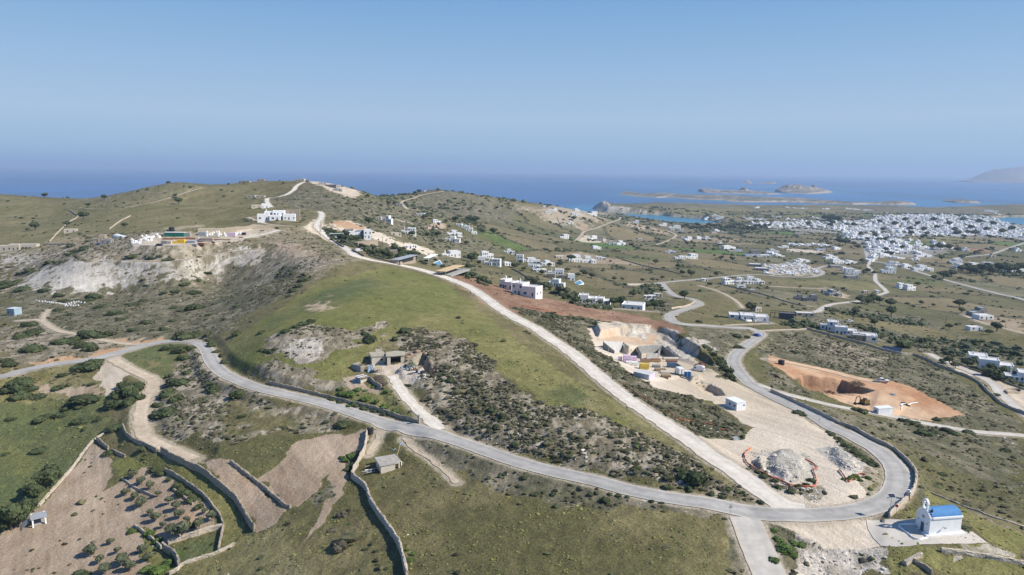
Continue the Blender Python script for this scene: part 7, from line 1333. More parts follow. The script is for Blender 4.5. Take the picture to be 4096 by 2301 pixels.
# ---------------------------------------------------------------- the town
TP = np.vstack([H('A4', [(1010,1000),(1000,830),(960,780),(780,760),(760,715),(640,665),(380,650),(100,650),(-200,660),(-180,615),(60,605),(400,608),(700,600),(1050,585),(1080,560),(1340,530),(1600,530),(2100,538),(2240,560),(2330,605),(2450,640),(2700,650),(2700,760),(2400,755),(2000,740),(1600,735),(1350,740),(1345,790),(1500,785),(1700,800),(1850,860),(1700,880),(1500,870),(1300,930),(1100,960)])])[:, :2]
rt = np.random.RandomState(5); lo, hi = TP.min(0), TP.max(0); town = []
cell = {}
for k in range(26000):
    p = lo+rt.rand(2)*(hi-lo)
    if not inpoly(np.array([p[0]]), np.array([p[1]]), TP)[0]: continue
    c = (int(p[0]//14), int(p[1]//14)); md = 13.6 if fbm(p[0:1]/90, p[1:2]/90,3,2)[0] < .56 else 25
    if any((abs(p-q) < md).all() for a_ in (-2,-1,0,1,2) for b_ in (-2,-1,0,1,2) for q in cell.get((c[0]+a_, c[1]+b_),[])): continue
    if segdist(p[0:1], p[1:2], _road_data[3][3][:, :2],12)[0][0] < 8: continue
    if gz(*p) < .9: continue
    cell.setdefault(c, []).append(p); town.append(p)
town.sort(key=lambda p: p[1]+abs(p[0]-700)*.1)
tm_ = []
for i in range(14):
    mb = MB(); w, d, h = rt.uniform(7,12), rt.uniform(7,11), rt.choice([3.2,5.6,5.9,3.4,3.6]); mb.shell(-w/2, w/2,-d/2, d/2,-2, h, .3, .5); mb.add([(-w/2+.3,-d/2+.3, h-.5),(w/2-.3,-d/2+.3, h-.5),(w/2-.3, d/2-.3, h-.5),(-w/2+.3, d/2-.3, h-.5)],[(0,1,2,3)])
    w2 = rt.uniform(3.5,6); s = rt.choice([-1,1]); mb.shell(s*w/2 if s > 0 else -w/2-w2, w/2+w2 if s > 0 else -w/2,-d/2+1, d/2-1.5,-2, rt.uniform(2.8,3.6), .3, .4)
    if i % 2: mb.box(-1.6,1.6,-1,2.2, h-.5, h+2.3)
    nf = len(mb.f)
    for z in ([1.0] if h < 4 else [.9,3.6]):
        for x in np.arange(-w/2+1.3, w/2-1,2.6):
            mb.box(x-.5, x+.5,-d/2-.06,-d/2-.005, z if rt.rand() < .7 else z-.9, z+1.3)
        for y in np.arange(-d/2+2, d/2-1,3.2): mb.box(w/2+.005, w/2+.06, y-.5, y+.5, z, z+1.2)
    me = bpy.data.meshes.new('town_house'); me.from_pydata(mb.v, [], mb.f); me.materials.append(M['white']); me.materials.append(M['shutter']); me.update()
    for k, f in enumerate(me.polygons): f.material_index = 1 if k >= nf else 0
    bm = bmesh.new(); bm.from_mesh(me); bmesh.ops.recalc_face_normals(bm, faces=bm.faces); bm.to_mesh(me); bm.free(); tm_.append(me)
base_rot = rad(14); RV, RF, RI = [],[],[]; nv = 0
for i, p in enumerate(town):
    me = tm_[rt.randint(14)]; r = base_rot+rt.uniform(-.35, .35)+rt.choice([0,0, math.pi/2]); s = rt.uniform(.78,1.05); z = gz(*p)
    if i < 285:
        o = bpy.data.objects.new('town_house', me); COL.objects.link(o); o.location = (p[0], p[1], z); o.rotation_euler.z = r; o.scale = (s, s, s)
        zn = 'the near lower quarter' if p[1] < 1450 else 'the middle quarter' if p[1] < 1600 else 'the dense upper quarter'
        setp(o, f'white cubic house with dark windows in {zn} of the town', 'house', f'white houses of {zn} of the town')
    else:
        co = np.empty(len(me.vertices)*3, np.float32); me.vertices.foreach_get('co', co); co = co.reshape(-1,3)*s; c_, s_ = math.cos(r), math.sin(r)
        RV.append(np.stack([co[:, 0]*c_-co[:, 1]*s_+p[0], co[:, 0]*s_+co[:, 1]*c_+p[1], co[:, 2]+z],1)); 
        for f in me.polygons: RF.append(tuple(v+nv for v in f.vertices)); RI.append(f.material_index)
        nv += len(co)
if RV:
    me = bpy.data.meshes.new('town_mass'); me.from_pydata(np.vstack(RV).tolist(),[], RF); me.materials.append(M['white']); me.materials.append(M['shutter']); me.polygons.foreach_set('material_index', RI); me.update()
    o = bpy.data.objects.new('far_town_houses', me); COL.objects.link(o); setp(o, 'mass of white houses farthest back in the town', kind='stuff')
# depot and car dealers' rows below the town, far shore houses: loose small houses along the plain
LOOSE = [('A4', (170,455),(400,465),7),('A4', (540,470),(620,472),3),('A4', (780,470),(905,475),6),('A4', (945,482),(1040,485),3),('A4', (30,545),(120,548),3),('A4', (400,540),(560,580),6),('A4', (1060,540),(1160,552),4),('A4', (1180,515),(1240,525),2),('A4', (1360,530),(1430,545),3),('A4', (190,575),(350,595),6),('A4', (430,825),(620,850),8),('A4', (200,825),(420,840),6),('A4', (1050,940),(1320,965),10),('A4', (1180,870),(1500,905),12),('A4', (1100,830),(1400,850),8),('A4', (2190,480),(2320,530),7),('A3', (2310,560),(2560,580),8),('A4', (1440,980),(1500,990),2),('A4', (0,920),(130,950),4)]
for t, p, q, n in LOOSE:
    for i in range(n):
        f = (i+.5)/n; w = at(t, p[0]+(q[0]-p[0])*f+rt.uniform(-8,8), p[1]+(q[1]-p[1])*f+rt.uniform(-4,4)); o = bpy.data.objects.new('roadside_house', tm_[rt.randint(14)]); COL.objects.link(o); o.location = w; o.rotation_euler.z = base_rot+rt.uniform(-.3, .3); s = rt.uniform(.75,1.0); o.scale = (s*1.2, s, s*.72)
        setp(o, 'low white house strung out in the fields around the town' if w[1] < 1750 else 'tiny white house scattered along the far shore plain', 'house', 'loose low houses round the town' if w[1] < 1750 else 'tiny houses of the far shore')
# ---------------------------------------------------------------- boats laid up on land
def boat_mesh(L, B, cov):
    mb = MB(); st = [(-.5, .82,0),(-.25,1,0),(.1,1, .02),(.35, .62, .1),(.5, .04, .25)]; vs = []
    for x, b, dz in st: vs += [(x*L, 0, .35+dz*.5),(x*L, -b*B/2*.75, .7+dz),(x*L, -b*B/2,1.5+dz),(x*L, b*B/2,1.5+dz),(x*L, b*B/2*.75, .7+dz)]
    fs = [(0,1,2,3,4), tuple(range(24,19,-1))]
    for k in range(4):
        for j in range(5): fs.append((k*5+j, (k+1)*5+j, (k+1)*5+(j+1) % 5, k*5+(j+1) % 5))
    mb.add(vs, fs); mb.box(-L*.2, L*.12,-B*.28, B*.28,1.5,2.3, .15); n = len(mb.f); mb.box(-.1-L*.2, .1-L*.2,-.5, .5,0, .6); mb.box(-.1+L*.2, .1+L*.2,-.5, .5,0, .6); mb.box(-L*.19, L*.0,-B*.25, B*.25,2.302,2.33)
    me = bpy.data.meshes.new('boat'); me.from_pydata(mb.v, [], mb.f); me.materials.append(M['carwhite']); me.materials.append(M[cov]); me.update()
    for k, f in enumerate(me.polygons): f.material_index = 1 if k >= n or (cov != 'metal' and k > len(me.polygons)+9) else 0
    return me
bms = [boat_mesh(7,2.5, 'dark'), boat_mesh(9,3, 'teal'), boat_mesh(5.5,2.1, 'metal'), boat_mesh(8,2.8, 'shutter')]
BP = H('A4', [(-40,1025),(330,1012),(400,1050),(480,1090),(490,1120),(300,1138),(-40,1130)])[:, :2]; lo, hi = BP.min(0), BP.max(0); got = []
while len(got) < 95:
    p = lo+rt.rand(2)*(hi-lo)
    if inpoly(p[0:1], p[1:2], BP)[0] and all(np.hypot(*(p-q)) > 4.2 for q in got) or len(got) == 0: got.append(p)
    elif rt.rand() < .0004: break
for i, p in enumerate(got):
    o = bpy.data.objects.new('boat', bms[i % 4]); COL.objects.link(o); o.location = (p[0], p[1], gz(*p)); o.rotation_euler.z = rt.uniform(-.5, .5)+(0 if i % 3 else 1.5)
    setp(o, ['white motorboat with a dark cover laid up in the boat yard', 'larger white boat with a blue cover laid up in the boat yard', 'small white dinghy laid up in the boat yard', 'white cabin boat with grey windows laid up in the boat yard'][i % 4], 'boat', 'boats laid up in the boat yard')
for i, (x, y) in enumerate(((1365,88),)): w = at('B3', x, y); o = bpy.data.objects.new('boat', bms[2]); COL.objects.link(o); o.location = w; setp(o, 'small white boat parked in the hedge garden of the wide flat villa', 'boat')
# ---------------------------------------------------------------- plants
def leafmat(name, a, b, isl=.35):
    m = mat(name, a, .85, col2=b, scale=.9, island=isl, spec=.2); return m
LM = {'bush': leafmat('leaf_dark', (.032, .046, .019),(.082, .096, .042)), 'olive': leafmat('leaf_olive', (.050, .062, .034),(.115, .125, .070)), 'green': leafmat('leaf_green', (.040, .075, .018),(.100, .140, .035)),
      'grey': leafmat('leaf_grey', (.060, .055, .038),(.130, .115, .078)), 'scrub': leafmat('leaf_scrub', (.035, .038, .020),(.110, .100, .052), .55), 'pine': leafmat('leaf_pine', (.028, .050, .022),(.065, .085, .035))}
pr = np.random.RandomState(17)
def leafball(n, rx, ry, rz_, zc, size, seed, flat=.0, core=True):
    r = np.random.RandomState(seed); V = []; F = []
    lob = [(r.uniform(-.45, .45), r.uniform(-.45, .45), r.uniform(-.1, .45), r.uniform(.5, .75)) for _ in range(6)]+[(0,0,0, .75)]
    for i in range(n):
        l = lob[r.randint(len(lob))]; d = r.normal(size=3); d /= np.linalg.norm(d); d[2] = abs(d[2])*.95-.25 if r.rand() < .8 else d[2]; q = r.uniform(.75,1.05)
        c = np.array([(l[0]+d[0]*l[3]*q)*rx, (l[1]+d[1]*l[3]*q)*ry, zc+(l[2]+d[2]*l[3]*q)*rz_])
        if c[2] < .05: c[2] = .05+r.rand()*.1
        nrm = d+r.normal(size=3)*.5; nrm /= np.linalg.norm(nrm); u = np.cross(nrm, r.normal(size=3)); u /= np.linalg.norm(u)+1e-9; w = np.cross(nrm, u); s = size*r.uniform(.6,1.3)
        k = len(V); V += [c-u*s-w*s*.5, c+u*s*.2-w*s, c+u*s+w*s*.4, c-u*s*.3+w*s]; F.append((k, k+1, k+2, k+3))
    T = []
    if core:
        bm = bmesh.new()
        for l in lob:
            g = bmesh.ops.create_icosphere(bm, subdivisions=1, radius=1)['verts']
            for v in g: v.co = Vector(((l[0]+v.co.x*l[3]*.86)*rx, (l[1]+v.co.y*l[3]*.86)*ry, max(.0, zc+(l[2]+v.co.z*l[3]*.86)*rz_)))
        k = len(V); V += [np.array(v.co) for v in bm.verts]; T = [tuple(v.index+k for v in f.verts) for f in bm.faces]; bm.free()
    return np.array(V), F, T
def leaf_obj(name, args, m):
    V, F, T = leafball(*args); me = mesh_np(name, V, F, m, tri=T); return me
class Kit: pass
KIT = {}
def make_kit(kind, n, m, args):
    """crown meshes (4 variants) for one kind of plant"""
    KIT[kind] = []
    for s in range(n):
        o = leaf_obj('crown', args[:6]+(s*13+7,)+args[6:] if False else (args[0], args[1]*pr.uniform(.85,1.15), args[2]*pr.uniform(.85,1.15), args[3]*pr.uniform(.9,1.1), args[4], args[5], s*13+7), m); me = o.data; bpy.data.objects.remove(o); KIT[kind].append(me)
make_kit('bush', 5, LM['bush'],(420, .5, .5, .42, .16, .055)); make_kit('greybush', 3, LM['grey'],(420, .5, .5, .42, .16, .055)); make_kit('greenbush', 3, LM['green'],(420, .5, .5, .45, .16, .055))
make_kit('olive', 5, LM['olive'],(520, .5, .5, .42, .62, .055)); make_kit('tree', 4, LM['bush'],(520, .5, .5, .40, .55, .055)); make_kit('pine', 3, LM['pine'],(520, .5, .5, .34, .75, .055)); make_kit('cypress', 2, LM['pine'],(420, .16, .16, .55, .62, .05))
def tmesh(h, r):
    mb = MB().tube([(0,0,-.1),(.02, .01, h*.5),(.0, .03, h)], r, 7, r2=r*.6)
    for a in (0,2.1,4.2): mb.tube([(0, .02, h*.7),(.16*math.cos(a), .16*math.sin(a), h*1.25)], r*.5,5, r2=r*.25)
    o = mb.build('trunk', M['trunk']); me = o.data; bpy.data.objects.remove(o); return me
TRK = {'olive': tmesh(.40, .045), 'tree': tmesh(.38, .05), 'pine': tmesh(.62, .04), 'cypress': tmesh(.25, .03)}
NPL = 0
def plant(t, x, y, wpx, kind, label, group=None, flat=1.0, name=None, cat=None):
    """one plant, its foot at a photo point and its crown as wide as it shows there"""
    global NPL; w = at(t, x, y); s = wpx*mpp(t, w); me = KIT[kind][pr.randint(len(KIT[kind]))]; rz_ = pr.uniform(0,6.28); NPL += 1
    if kind.endswith('bush'):
        o = bpy.data.objects.new(name or 'bush', me); COL.objects.link(o); o.location = (w[0], w[1], w[2]-.05*s); o.rotation_euler.z = rz_; o.scale = (s, s*pr.uniform(.7,1.05), s*flat*pr.uniform(.75,1.0)); return setp(o, label, cat or 'bush', group)
    o = thing(name or kind+'_tree' if kind != 'tree' else 'round_tree', label, cat or 'tree', w, rz_, group); o.scale = (s, s, s*flat)
    c = bpy.data.objects.new('crown', me); COL.objects.link(c); c.parent = o
    k = bpy.data.objects.new('trunk', TRK[kind]); COL.objects.link(k); k.parent = o; return o
ORD = ['first', 'second', 'third', 'fourth', 'fifth', 'sixth', 'seventh', 'eighth', 'ninth', 'tenth', 'eleventh', 'twelfth', 'thirteenth', 'fourteenth', 'fifteenth', 'sixteenth', 'seventeenth', 'eighteenth', 'nineteenth', 'twentieth', '21st', '22nd', '23rd', '24th', '25th', '26th', '27th', '28th', '29th', '30th', '31st', '32nd', '33rd', '34th', '35th', '36th', '37th', '38th', '39th', '40th']
def row(t, kind, noun, place, group, pts, flat=1.0, **kw):
    pts = sorted(pts, key=lambda q: q[0]); big = sorted(q[2] for q in pts)[len(pts)//2] if pts else 0
    for i, (x, y, w) in enumerate(pts):
        lb = f'{noun} {place}' if len(pts) == 1 else f'{ORD[i]} {noun} from the left {place}'
        if len(lb.split()) > 15: lb = lb.replace('the ', '')
        plant(t, x, y, w, kind, lb, group if len(pts) > 1 else None, flat, **kw)
row('C1', 'olive', 'small olive tree', 'on the tan soil of the olive grove', 'young olive trees of the grove', [(1340,480,80),(1425,540,80),(1515,590,80),(1270,650,72),(1350,690,70),(1410,770,100),(1590,660,60),(1700,740,80),(1770,800,90),(1510,850,60),(1800,880,90),(1560,910,90),(1885,925,70),(1640,975,60),(2000,985,110),(1730,1045,105),(1830,1095,175),(2060,835,60),(2130,905,95)])
row('C1', 'olive', 'small olive tree', 'on the open ploughed ground at the bottom', 'olive trees on the open ploughed ground', [(1110,1145,62),(910,1262,105),(1180,1232,65),(1000,1338,80),(1240,1350,115),(1300,1412,105),(1060,1436,100),(1430,1230,80),(1490,1310,80)])
row('C1', 'bush', 'tiny dark sapling', 'on the bare tan field', 'saplings on the bare tan field', [(1020,680,32),(1290,1040,30),(800,1090,30),(320,1200,35),(1190,740,25),(860,290,22),(850,420,22),(920,320,20),(330,1390,30)])
row('C1', 'bush', 'leafy bush', 'in the hedge along the curved wall of the olive grove', 'hedge bushes along the curved grove wall', [(1540,400,120),(1610,440,120),(1700,490,80),(1790,560,110),(1850,640,150),(1930,700,120),(1990,775,110)], .9)
row('C1', 'greenbush', 'green bush', 'in the corner plot below the olive grove', 'green bushes of the corner plot', [(1500,1040,130),(1590,1115,110),(1330,1010,110),(1780,1240,130),(1600,1410,190),(1700,1330,120),(1480,1400,120)], .7)
row('C1', 'tree', 'dark tree', 'in the clump beside the long straight pale wall', 'dark trees beside the long pale wall', [(480,580,200),(510,470,130),(340,690,160),(300,640,100)]); row('C1', 'tree', 'dark tree', 'overhanging the back of the field shelter', 'dark trees behind the field shelter', [(120,990,240),(250,900,200),(190,960,150),(330,800,100),(40,1010,130)])
row('C1', 'bush', 'flat dark bush', 'in the green meadow at the left', 'flat bushes of the left meadow', [(40,240,100),(400,205,180)], .45); row('C1', 'bush', 'round bush', 'among the ruined walls above the grove', 'bushes among the ruined walls', [(1090,235,110),(1430,195,95)]); row('C1', 'bush', 'low grey-green bush', 'at the very bottom of the ploughed field', None, [(820,1450,170)], .6)
row('B1', 'bush', 'broad dark bush', 'in the scrub above the left end of the road', 'broad dark bushes above the left road', [(250,425,190),(340,385,170),(560,485,110),(660,480,220),(770,490,140),(860,525,180),(900,555,150),(320,565,200),(110,705,150),(70,665,110),(300,310,140)], .6)
row('B1', 'bush', 'dark bush', 'beside the upper edge of the road before the bend', 'dark bushes above the road before the bend', [(900,430,220),(1090,402,150),(1020,435,120),(1330,362,90),(1530,360,65),(1650,355,100),(1880,435,260),(1800,442,160),(1960,400,120)], .75)
row('B1', 'bush', 'low bush', 'scattered over the stony slope below the beehives', 'low bushes of the stony slope', [(1480,280,150),(1740,262,100),(1020,125,160),(1330,102,150),(1170,195,180),(700,205,120),(580,158,110),(1750,135,120),(1950,135,220),(1820,165,90),(2100,205,90),(1220,250,120),(2160,95,80),(2380,120,90),(1450,60,110),(880,60,120),(640,65,110),(780,55,80)], .5)
row('B1', 'bush', 'dark bush', 'in the clump at the left edge below the road', 'clump of bushes below the left road end', [(130,955,220),(240,890,200),(300,955,150),(200,1030,170),(60,965,130)], .75)
row('B1', 'bush', 'rounded bush', 'on the bare terraces below the road at the left', 'rounded bushes of the left terraces', [(870,735,300),(960,690,200),(580,940,160),(385,1030,160),(930,897,85),(870,1055,320),(650,805,100),(680,1130,150),(820,1122,120),(415,1250,190),(610,1222,150),(110,1250,95),(840,1262,180),(1000,1245,110),(1160,1340,200),(850,1352,90)], .5)
row('B1', 'bush', 'tall dark bush', 'in the clump between the pale fan and the farm track', 'tall bushes beside the farm track', [(1320,985,240),(1260,915,150),(1170,1120,190),(1290,1105,150),(1380,1045,150),(1215,1020,180),(1400,950,110)], .95)
row('B1', 'bush', 'dark bush', 'down the bank inside the road bend', 'dark bushes on the bank inside the road bend', [(1700,545,160),(1830,565,200),(1905,545,130),(1850,645,140),(1790,900,220),(1680,1005,200),(1760,1062,160),(1660,1200,260),(1560,1225,140),(1880,790,110),(1590,1120,120),(1700,820,100)], .7)
row('B1', 'bush', 'round bush', 'on the slope right below the curving road', 'round bushes below the curving road', [(2150,965,170),(2390,1015,190),(2190,1335,65),(2300,1312,55),(2120,900,110)], .8)
row('B1', 'bush', 'dark shrub', 'on the rocky bank outside the road bend', 'dark shrubs outside the road bend', [(2100,455,100),(2130,520,120),(2170,580,90),(2220,620,80),(2260,690,90),(2380,405,110),(2090,400,80)], .8)
row('C2', 'greybush', 'brownish round bush', 'in the grass at the bottom centre left', 'brownish bushes of the bottom meadow', [(830,1190,190),(870,850,120)], .9); row('C2', 'bush', 'dark low bush', 'in the rough grass left of the winding wall', 'dark bushes left of the winding wall', [(1310,1385,60),(1100,1190,70),(1210,1210,60),(1170,1140,60),(960,1150,50)], .7)
row('C2', 'greenbush', 'green weedy bush', 'against the boundary wall below the water tank', 'weedy bushes against the boundary wall', [(960,260,130),(900,300,110),(1010,320,90),(920,390,90),(860,270,80)], .7); row('C2', 'greenbush', 'leafy green bush', 'right of the winding wall near the bottom', 'leafy bushes right of the winding wall', [(1540,1300,110),(1580,1240,80),(1520,1200,70)], .7)
row('B2', 'bush', 'dark bush', 'on the green crest left of the farm', 'dark bushes of the green crest', [(560,265,130),(480,295,150),(400,325,110),(300,370,130),(240,400,70),(60,380,110),(130,570,150),(190,545,90),(60,555,70)], .5)
row('B2', 'bush', 'big dark bush', 'standing between the crest and the farm buildings', 'big bushes above the farm', [(1150,455,210),(1500,370,150),(1400,450,100),(1100,400,90)], .8); row('B2', 'bush', 'bush', 'in the dense scrub right of the farm driveway', 'bigger bushes of the farm scrub', [(1950,870,110),(2360,1170,130),(2230,1180,110),(2480,1230,130),(2030,235,60),(2480,470,70),(2140,990,80),(2300,1330,90),(2420,1330,100)], .8)
row('B2', 'greenbush', 'green bush', 'in the weedy ground between the farm and the road wall', 'green bushes below the farm', [(960,1010,150),(870,1000,120),(1020,960,100),(1100,1050,110),(1200,1080,110),(1300,1130,120),(1400,1180,110),(1500,1230,90),(1180,930,70),(1310,980,90),(850,950,90),(1100,965,60),(1000,1090,90),(930,1120,90)], .6)
row('B2', 'bush', 'low dark hedge bush', 'along the foot of the roadside farm wall', 'hedge bushes at the farm wall', [(760,1050,110),(840,1080,110),(1000,1110,120),(1090,1140,110),(1190,1165,110),(1300,1195,100),(900,1300,190),(820,1320,110)], .5)
row('C3', 'bush', 'large dark bush', 'near the tip of the scrub triangle between the roads', 'large bushes near the scrub tip', [(1800,495,300),(1240,385,150),(1590,480,130),(1780,590,120),(1680,400,130),(1490,400,80),(1400,320,55),(1090,115,90),(1250,140,80),(1330,185,80),(2000,645,90),(2495,720,85),(2170,590,80),(2310,620,60),(1560,575,120),(2120,670,90)], .75)
row('C3', 'bush', 'roadside bush', 'below the lower edge of the asphalt road', 'roadside bushes below the asphalt road', [(935,695,110),(410,640,90),(230,640,95),(790,642,80),(590,545,60),(980,640,70),(1070,655,80),(1160,665,60),(1400,710,70),(1500,725,60),(1520,810,50),(960,720,60),(560,675,50),(120,480,80),(60,560,70)], .75)
row('C4', 'bush', 'dense dark hedge bush', 'along the inner edge of the hairpin road', 'hedge along the inner edge of the hairpin', [(640,45,90),(690,80,90),(740,115,100),(790,155,100),(840,190,110),(890,225,110),(940,270,130),(990,310,130),(1040,345,140),(1080,355,80),(600,20,80)], .7)
row('C4', 'bush', 'dark bush', 'around the orange net of the larger rubble heap', 'bushes round the larger rubble heap', [(430,500,95),(110,570,90),(240,605,110),(310,555,80),(380,540,80),(60,500,80),(-40,460,90),(-100,420,90),(340,600,60),(420,610,60)], .75); row('C4', 'greenbush', 'green bush', 'beside the zigzag orange net', 'green bushes beside the zigzag net', [(870,460,100),(830,480,80),(930,500,70),(1010,480,90),(1030,590,60),(760,490,60)], .7)
row('C4', 'greenbush', 'bright green bush', 'on the bank between the lane and the rubble below the junction', 'bushes on the bank below the junction', [(180,1190,200),(260,1130,130),(110,1100,110),(60,1000,90),(330,1150,110),(60,1300,120),(250,1250,100)], .6); row('C4', 'bush', 'small dark bush', 'on the slope outside the hairpin', 'dark bushes outside the hairpin', [(1390,245,65),(2070,110,90),(2380,200,110),(2460,300,60),(1680,20,120),(1560,10,80),(1980,980,110),(1740,440,90)], .6)
row('B3', 'bush', 'dark leafy bush', 'in the belt between the building site and the asphalt road', 'belt of bushes beside the building site', [(1960,560,120),(2000,610,120),(2050,660,150),(2100,715,150),(2150,770,170),(2190,830,150),(2215,860,90),(1930,525,90)], .8); row('B3', 'bush', 'dark bush', 'along the scrub above the building site', 'bushes above the building site', [(330,225,120),(430,215,90),(620,245,150),(840,290,120),(390,190,80),(2280,535,130),(2260,420,120),(2360,430,90)], .6)
row('B3', 'tree', 'dark tree', 'around the near white villas above the brown field', 'trees round the near white villas', [(1090,115,130),(1020,110,110),(640,100,110),(760,95,70),(880,100,60),(1340,150,110),(1430,150,120),(1510,140,60),(1500,115,80),(1410,110,90)], .9); row('B3', 'tree', 'large dark tree', 'beside the beige tiled shed', None, [(2400,170,100)],1.0); row('B3', 'bush', 'bush', 'inside the sharp bend of the distant road', 'bushes inside the sharp bend', [(1880,275,90),(2060,225,60),(2110,225,60),(1500,198,35)], .8)
row('B4', 'tree', 'dark tree', 'on the grassland beyond the two-part white villa', 'trees of the grassland beyond the white villa', [(940,92,110),(1000,95,90),(1060,85,110),(1115,85,70),(1225,118,90),(1235,212,110),(1070,308,80),(870,200,90),(1540,100,55),(1920,125,90),(1940,182,65),(1820,342,60),(2300,372,110),(1660,120,40),(640,85,40),(2220,400,60),(1460,135,40)], .85)
row('B4', 'bush', 'dark bush', 'beside the narrow lane at the right', 'bushes beside the narrow right lane', [(1570,1412,170),(1790,1365,130),(2020,1385,120),(1470,1300,150),(950,1180,130),(880,1160,100),(1380,1275,120),(1520,1330,100),(270,580,90),(300,1190,120),(350,1215,80),(1870,1400,110),(2300,1010,80),(1700,1260,90)], .65)
row('B4', 'tree', 'dark garden tree', 'round the near white villas at the right edge', 'garden trees at the right edge', [(2230,760,90),(2150,740,90),(2060,700,90),(2240,780,60),(2380,820,110),(2450,840,90),(1820,690,90),(1740,690,60),(2000,720,90),(2500,840,70),(1880,740,80),(2280,830,100),(2330,860,80)], .8); row('B4', 'tree', 'bare grey tree', 'in front of the solar-roofed white house', None, [(1045,475,70)])
row('A3', 'tree', 'round dark tree', 'on the open plain', 'round trees of the open plain', [(1030,1192,62),(1110,1192,46),(1310,1200,46),(1415,1200,52),(1460,1195,36),(1440,1022,60),(1670,1086,36),(1710,1132,62),(1800,1152,88),(2050,1146,62),(1730,1372,110),(620,582,50),(1370,730,32),(1760,836,46),(1830,850,32),(1950,836,34),(2095,986,60),(2030,950,36),(2215,996,60),(2370,986,36),(380,912,40),(780,590,26),(310,690,26),(1215,1348,60),(1545,825,30),(1990,1160,30),(1350,1330,50),(1500,1310,60),(1200,1330,50)], .9)
row('A3', 'pine', 'broad dark pine', 'in front of the tall white house with a tower block', None, [(595,1015,115)], .75); row('A3', 'tree', 'dark tree', 'in the gardens of the poolside cluster', 'garden trees of the poolside cluster', [(90,1020,60),(60,1050,60),(190,985,50),(300,1130,70),(370,1050,60),(480,1045,70),(800,1165,80),(660,1150,60),(560,1100,60),(700,1120,60),(740,1140,70),(120,1090,60),(20,1060,70),(480,1010,50)], .8)
row('A3', 'olive', 'grey-green bush tree', 'below the terraces of the poolside villas', 'grey-green trees below the poolside terraces', [(180,1210,80),(240,1230,90),(330,1280,90),(480,1330,110),(540,1340,100),(370,1290,80),(150,1190,60),(620,1380,100),(290,1260,70)], .9)
row('A1', 'tree', 'round dark tree', 'alone on the grassy left hillside', 'lone trees of the left hillside', [(450,358,56),(1050,378,62),(885,450,50),(355,682,92),(670,645,62),(840,570,88),(1250,655,60),(1760,356,50),(1795,420,80),(1310,283,30),(1230,298,26),(250,356,20),(650,430,26),(2290,280,12)], .85)
row('A1', 'bush', 'dark bush', 'in the gully below the dark farmhouse', 'bushes of the gully below the farmhouse', [(850,862,120),(720,850,110),(700,930,110),(780,900,110),(850,880,90),(500,1010,110),(640,1000,90),(560,1010,70),(900,760,60),(880,800,60),(300,1090,110),(210,1120,100),(100,1240,180),(200,1200,90),(60,1260,120),(450,1030,60),(340,1100,80)], .6)
row('A1', 'bush', 'dark patch of bush', 'on the stony slope under the storage yard', 'bushes under the storage yard', [(1330,945,120),(1500,965,100),(1700,985,120),(2000,950,60),(1600,940,80),(1990,1190,80),(1850,1230,110),(950,1350,200),(600,1340,110),(250,1280,160),(1760,1300,110),(1940,1310,150),(1650,1310,90),(2080,1110,90),(450,1290,130),(1440,1180,60),(1470,1240,80)], .5)
row('A2', 'bush', 'bush', 'along the dark gully edge left of the green field', 'bushes of the gully edge', [(490,1190,130),(430,1250,100),(380,1300,110),(470,1200,80),(330,1350,90),(250,1100,60),(290,1060,80),(240,1130,60),(340,1090,60)], .7); row('A2', 'greybush', 'low flat shrub', 'on the grassy slope below the wide concrete bend', 'flat shrubs below the concrete bend', [(585,855,60),(730,865,60),(545,770,80),(440,850,40),(790,905,60),(820,915,60),(630,860,50),(570,815,60),(350,805,60),(500,830,40),(660,930,40)], .35)
row('A2', 'tree', 'dark garden tree', 'in the gardens above the crest road', 'garden trees above the crest road', [(800,750,80),(860,790,110),(920,810,110),(960,790,90),(1010,790,90),(720,700,60),(760,720,70),(900,740,80),(1060,860,70),(1110,870,60),(1180,880,80),(1200,940,100),(1280,950,110),(1340,970,110),(1150,920,70),(1400,890,80),(1450,900,80),(1480,940,90),(1560,950,100),(1440,970,80),(1620,950,80),(1380,870,60),(1700,1040,60),(1660,1020,60),(1870,1070,70),(1790,1050,50),(2100,1140,80),(2180,1160,90),(2290,1210,110),(2340,1230,70)], .75)
row('A2', 'tree', 'round dark tree', 'among the hillside houses', 'trees among the hillside houses', [(1570,740,70),(1550,730,50),(1500,425,40),(1340,420,40),(1390,430,50),(1130,620,90),(1700,570,70),(2060,745,60),(1990,730,50),(1900,610,50),(2110,830,60),(2280,715,60),(2240,700,50),(2390,720,80),(1580,445,40),(1640,310,50),(1600,320,40),(1840,740,60),(1720,740,50),(1940,660,40),(2210,600,80),(2140,590,80),(2000,600,80),(1780,800,40),(1860,815,60),(2240,1030,60),(2420,470,40),(2270,425,30),(1830,290,40),(2170,1000,90),(2470,1000,70)], .85)
row('A2', 'pine', 'broad pine', 'beside the stepped village group', 'pines of the stepped village group', [(1995,950,60),(2160,1000,110)], .8)
row('A4', 'tree', 'dark tree', 'between the fields before the town', 'trees in the fields before the town', [(750,1290,50),(320,1262,34),(1500,1240,50),(1730,880,80),(1820,880,70),(1900,900,60),(2250,880,40),(900,870,60),(860,840,60),(780,830,80),(720,820,80),(1640,870,50),(1980,760,40),(620,590,90),(560,575,60),(700,600,80),(20,1225,30),(1950,975,60),(1740,985,60),(1440,735,60),(2010,720,50),(1590,735,50),(1180,800,60),(1120,800,60),(650,630,60),(2080,740,70),(1900,735,60),(2230,770,50),(950,1010,60),(1000,1110,60),(960,1130,60),(1060,1130,50),(1670,1180,60),(1760,1160,90),(1840,1150,90),(1950,1100,80),(1560,770,60),(1000,790,50),(170,1000,40)], .8)
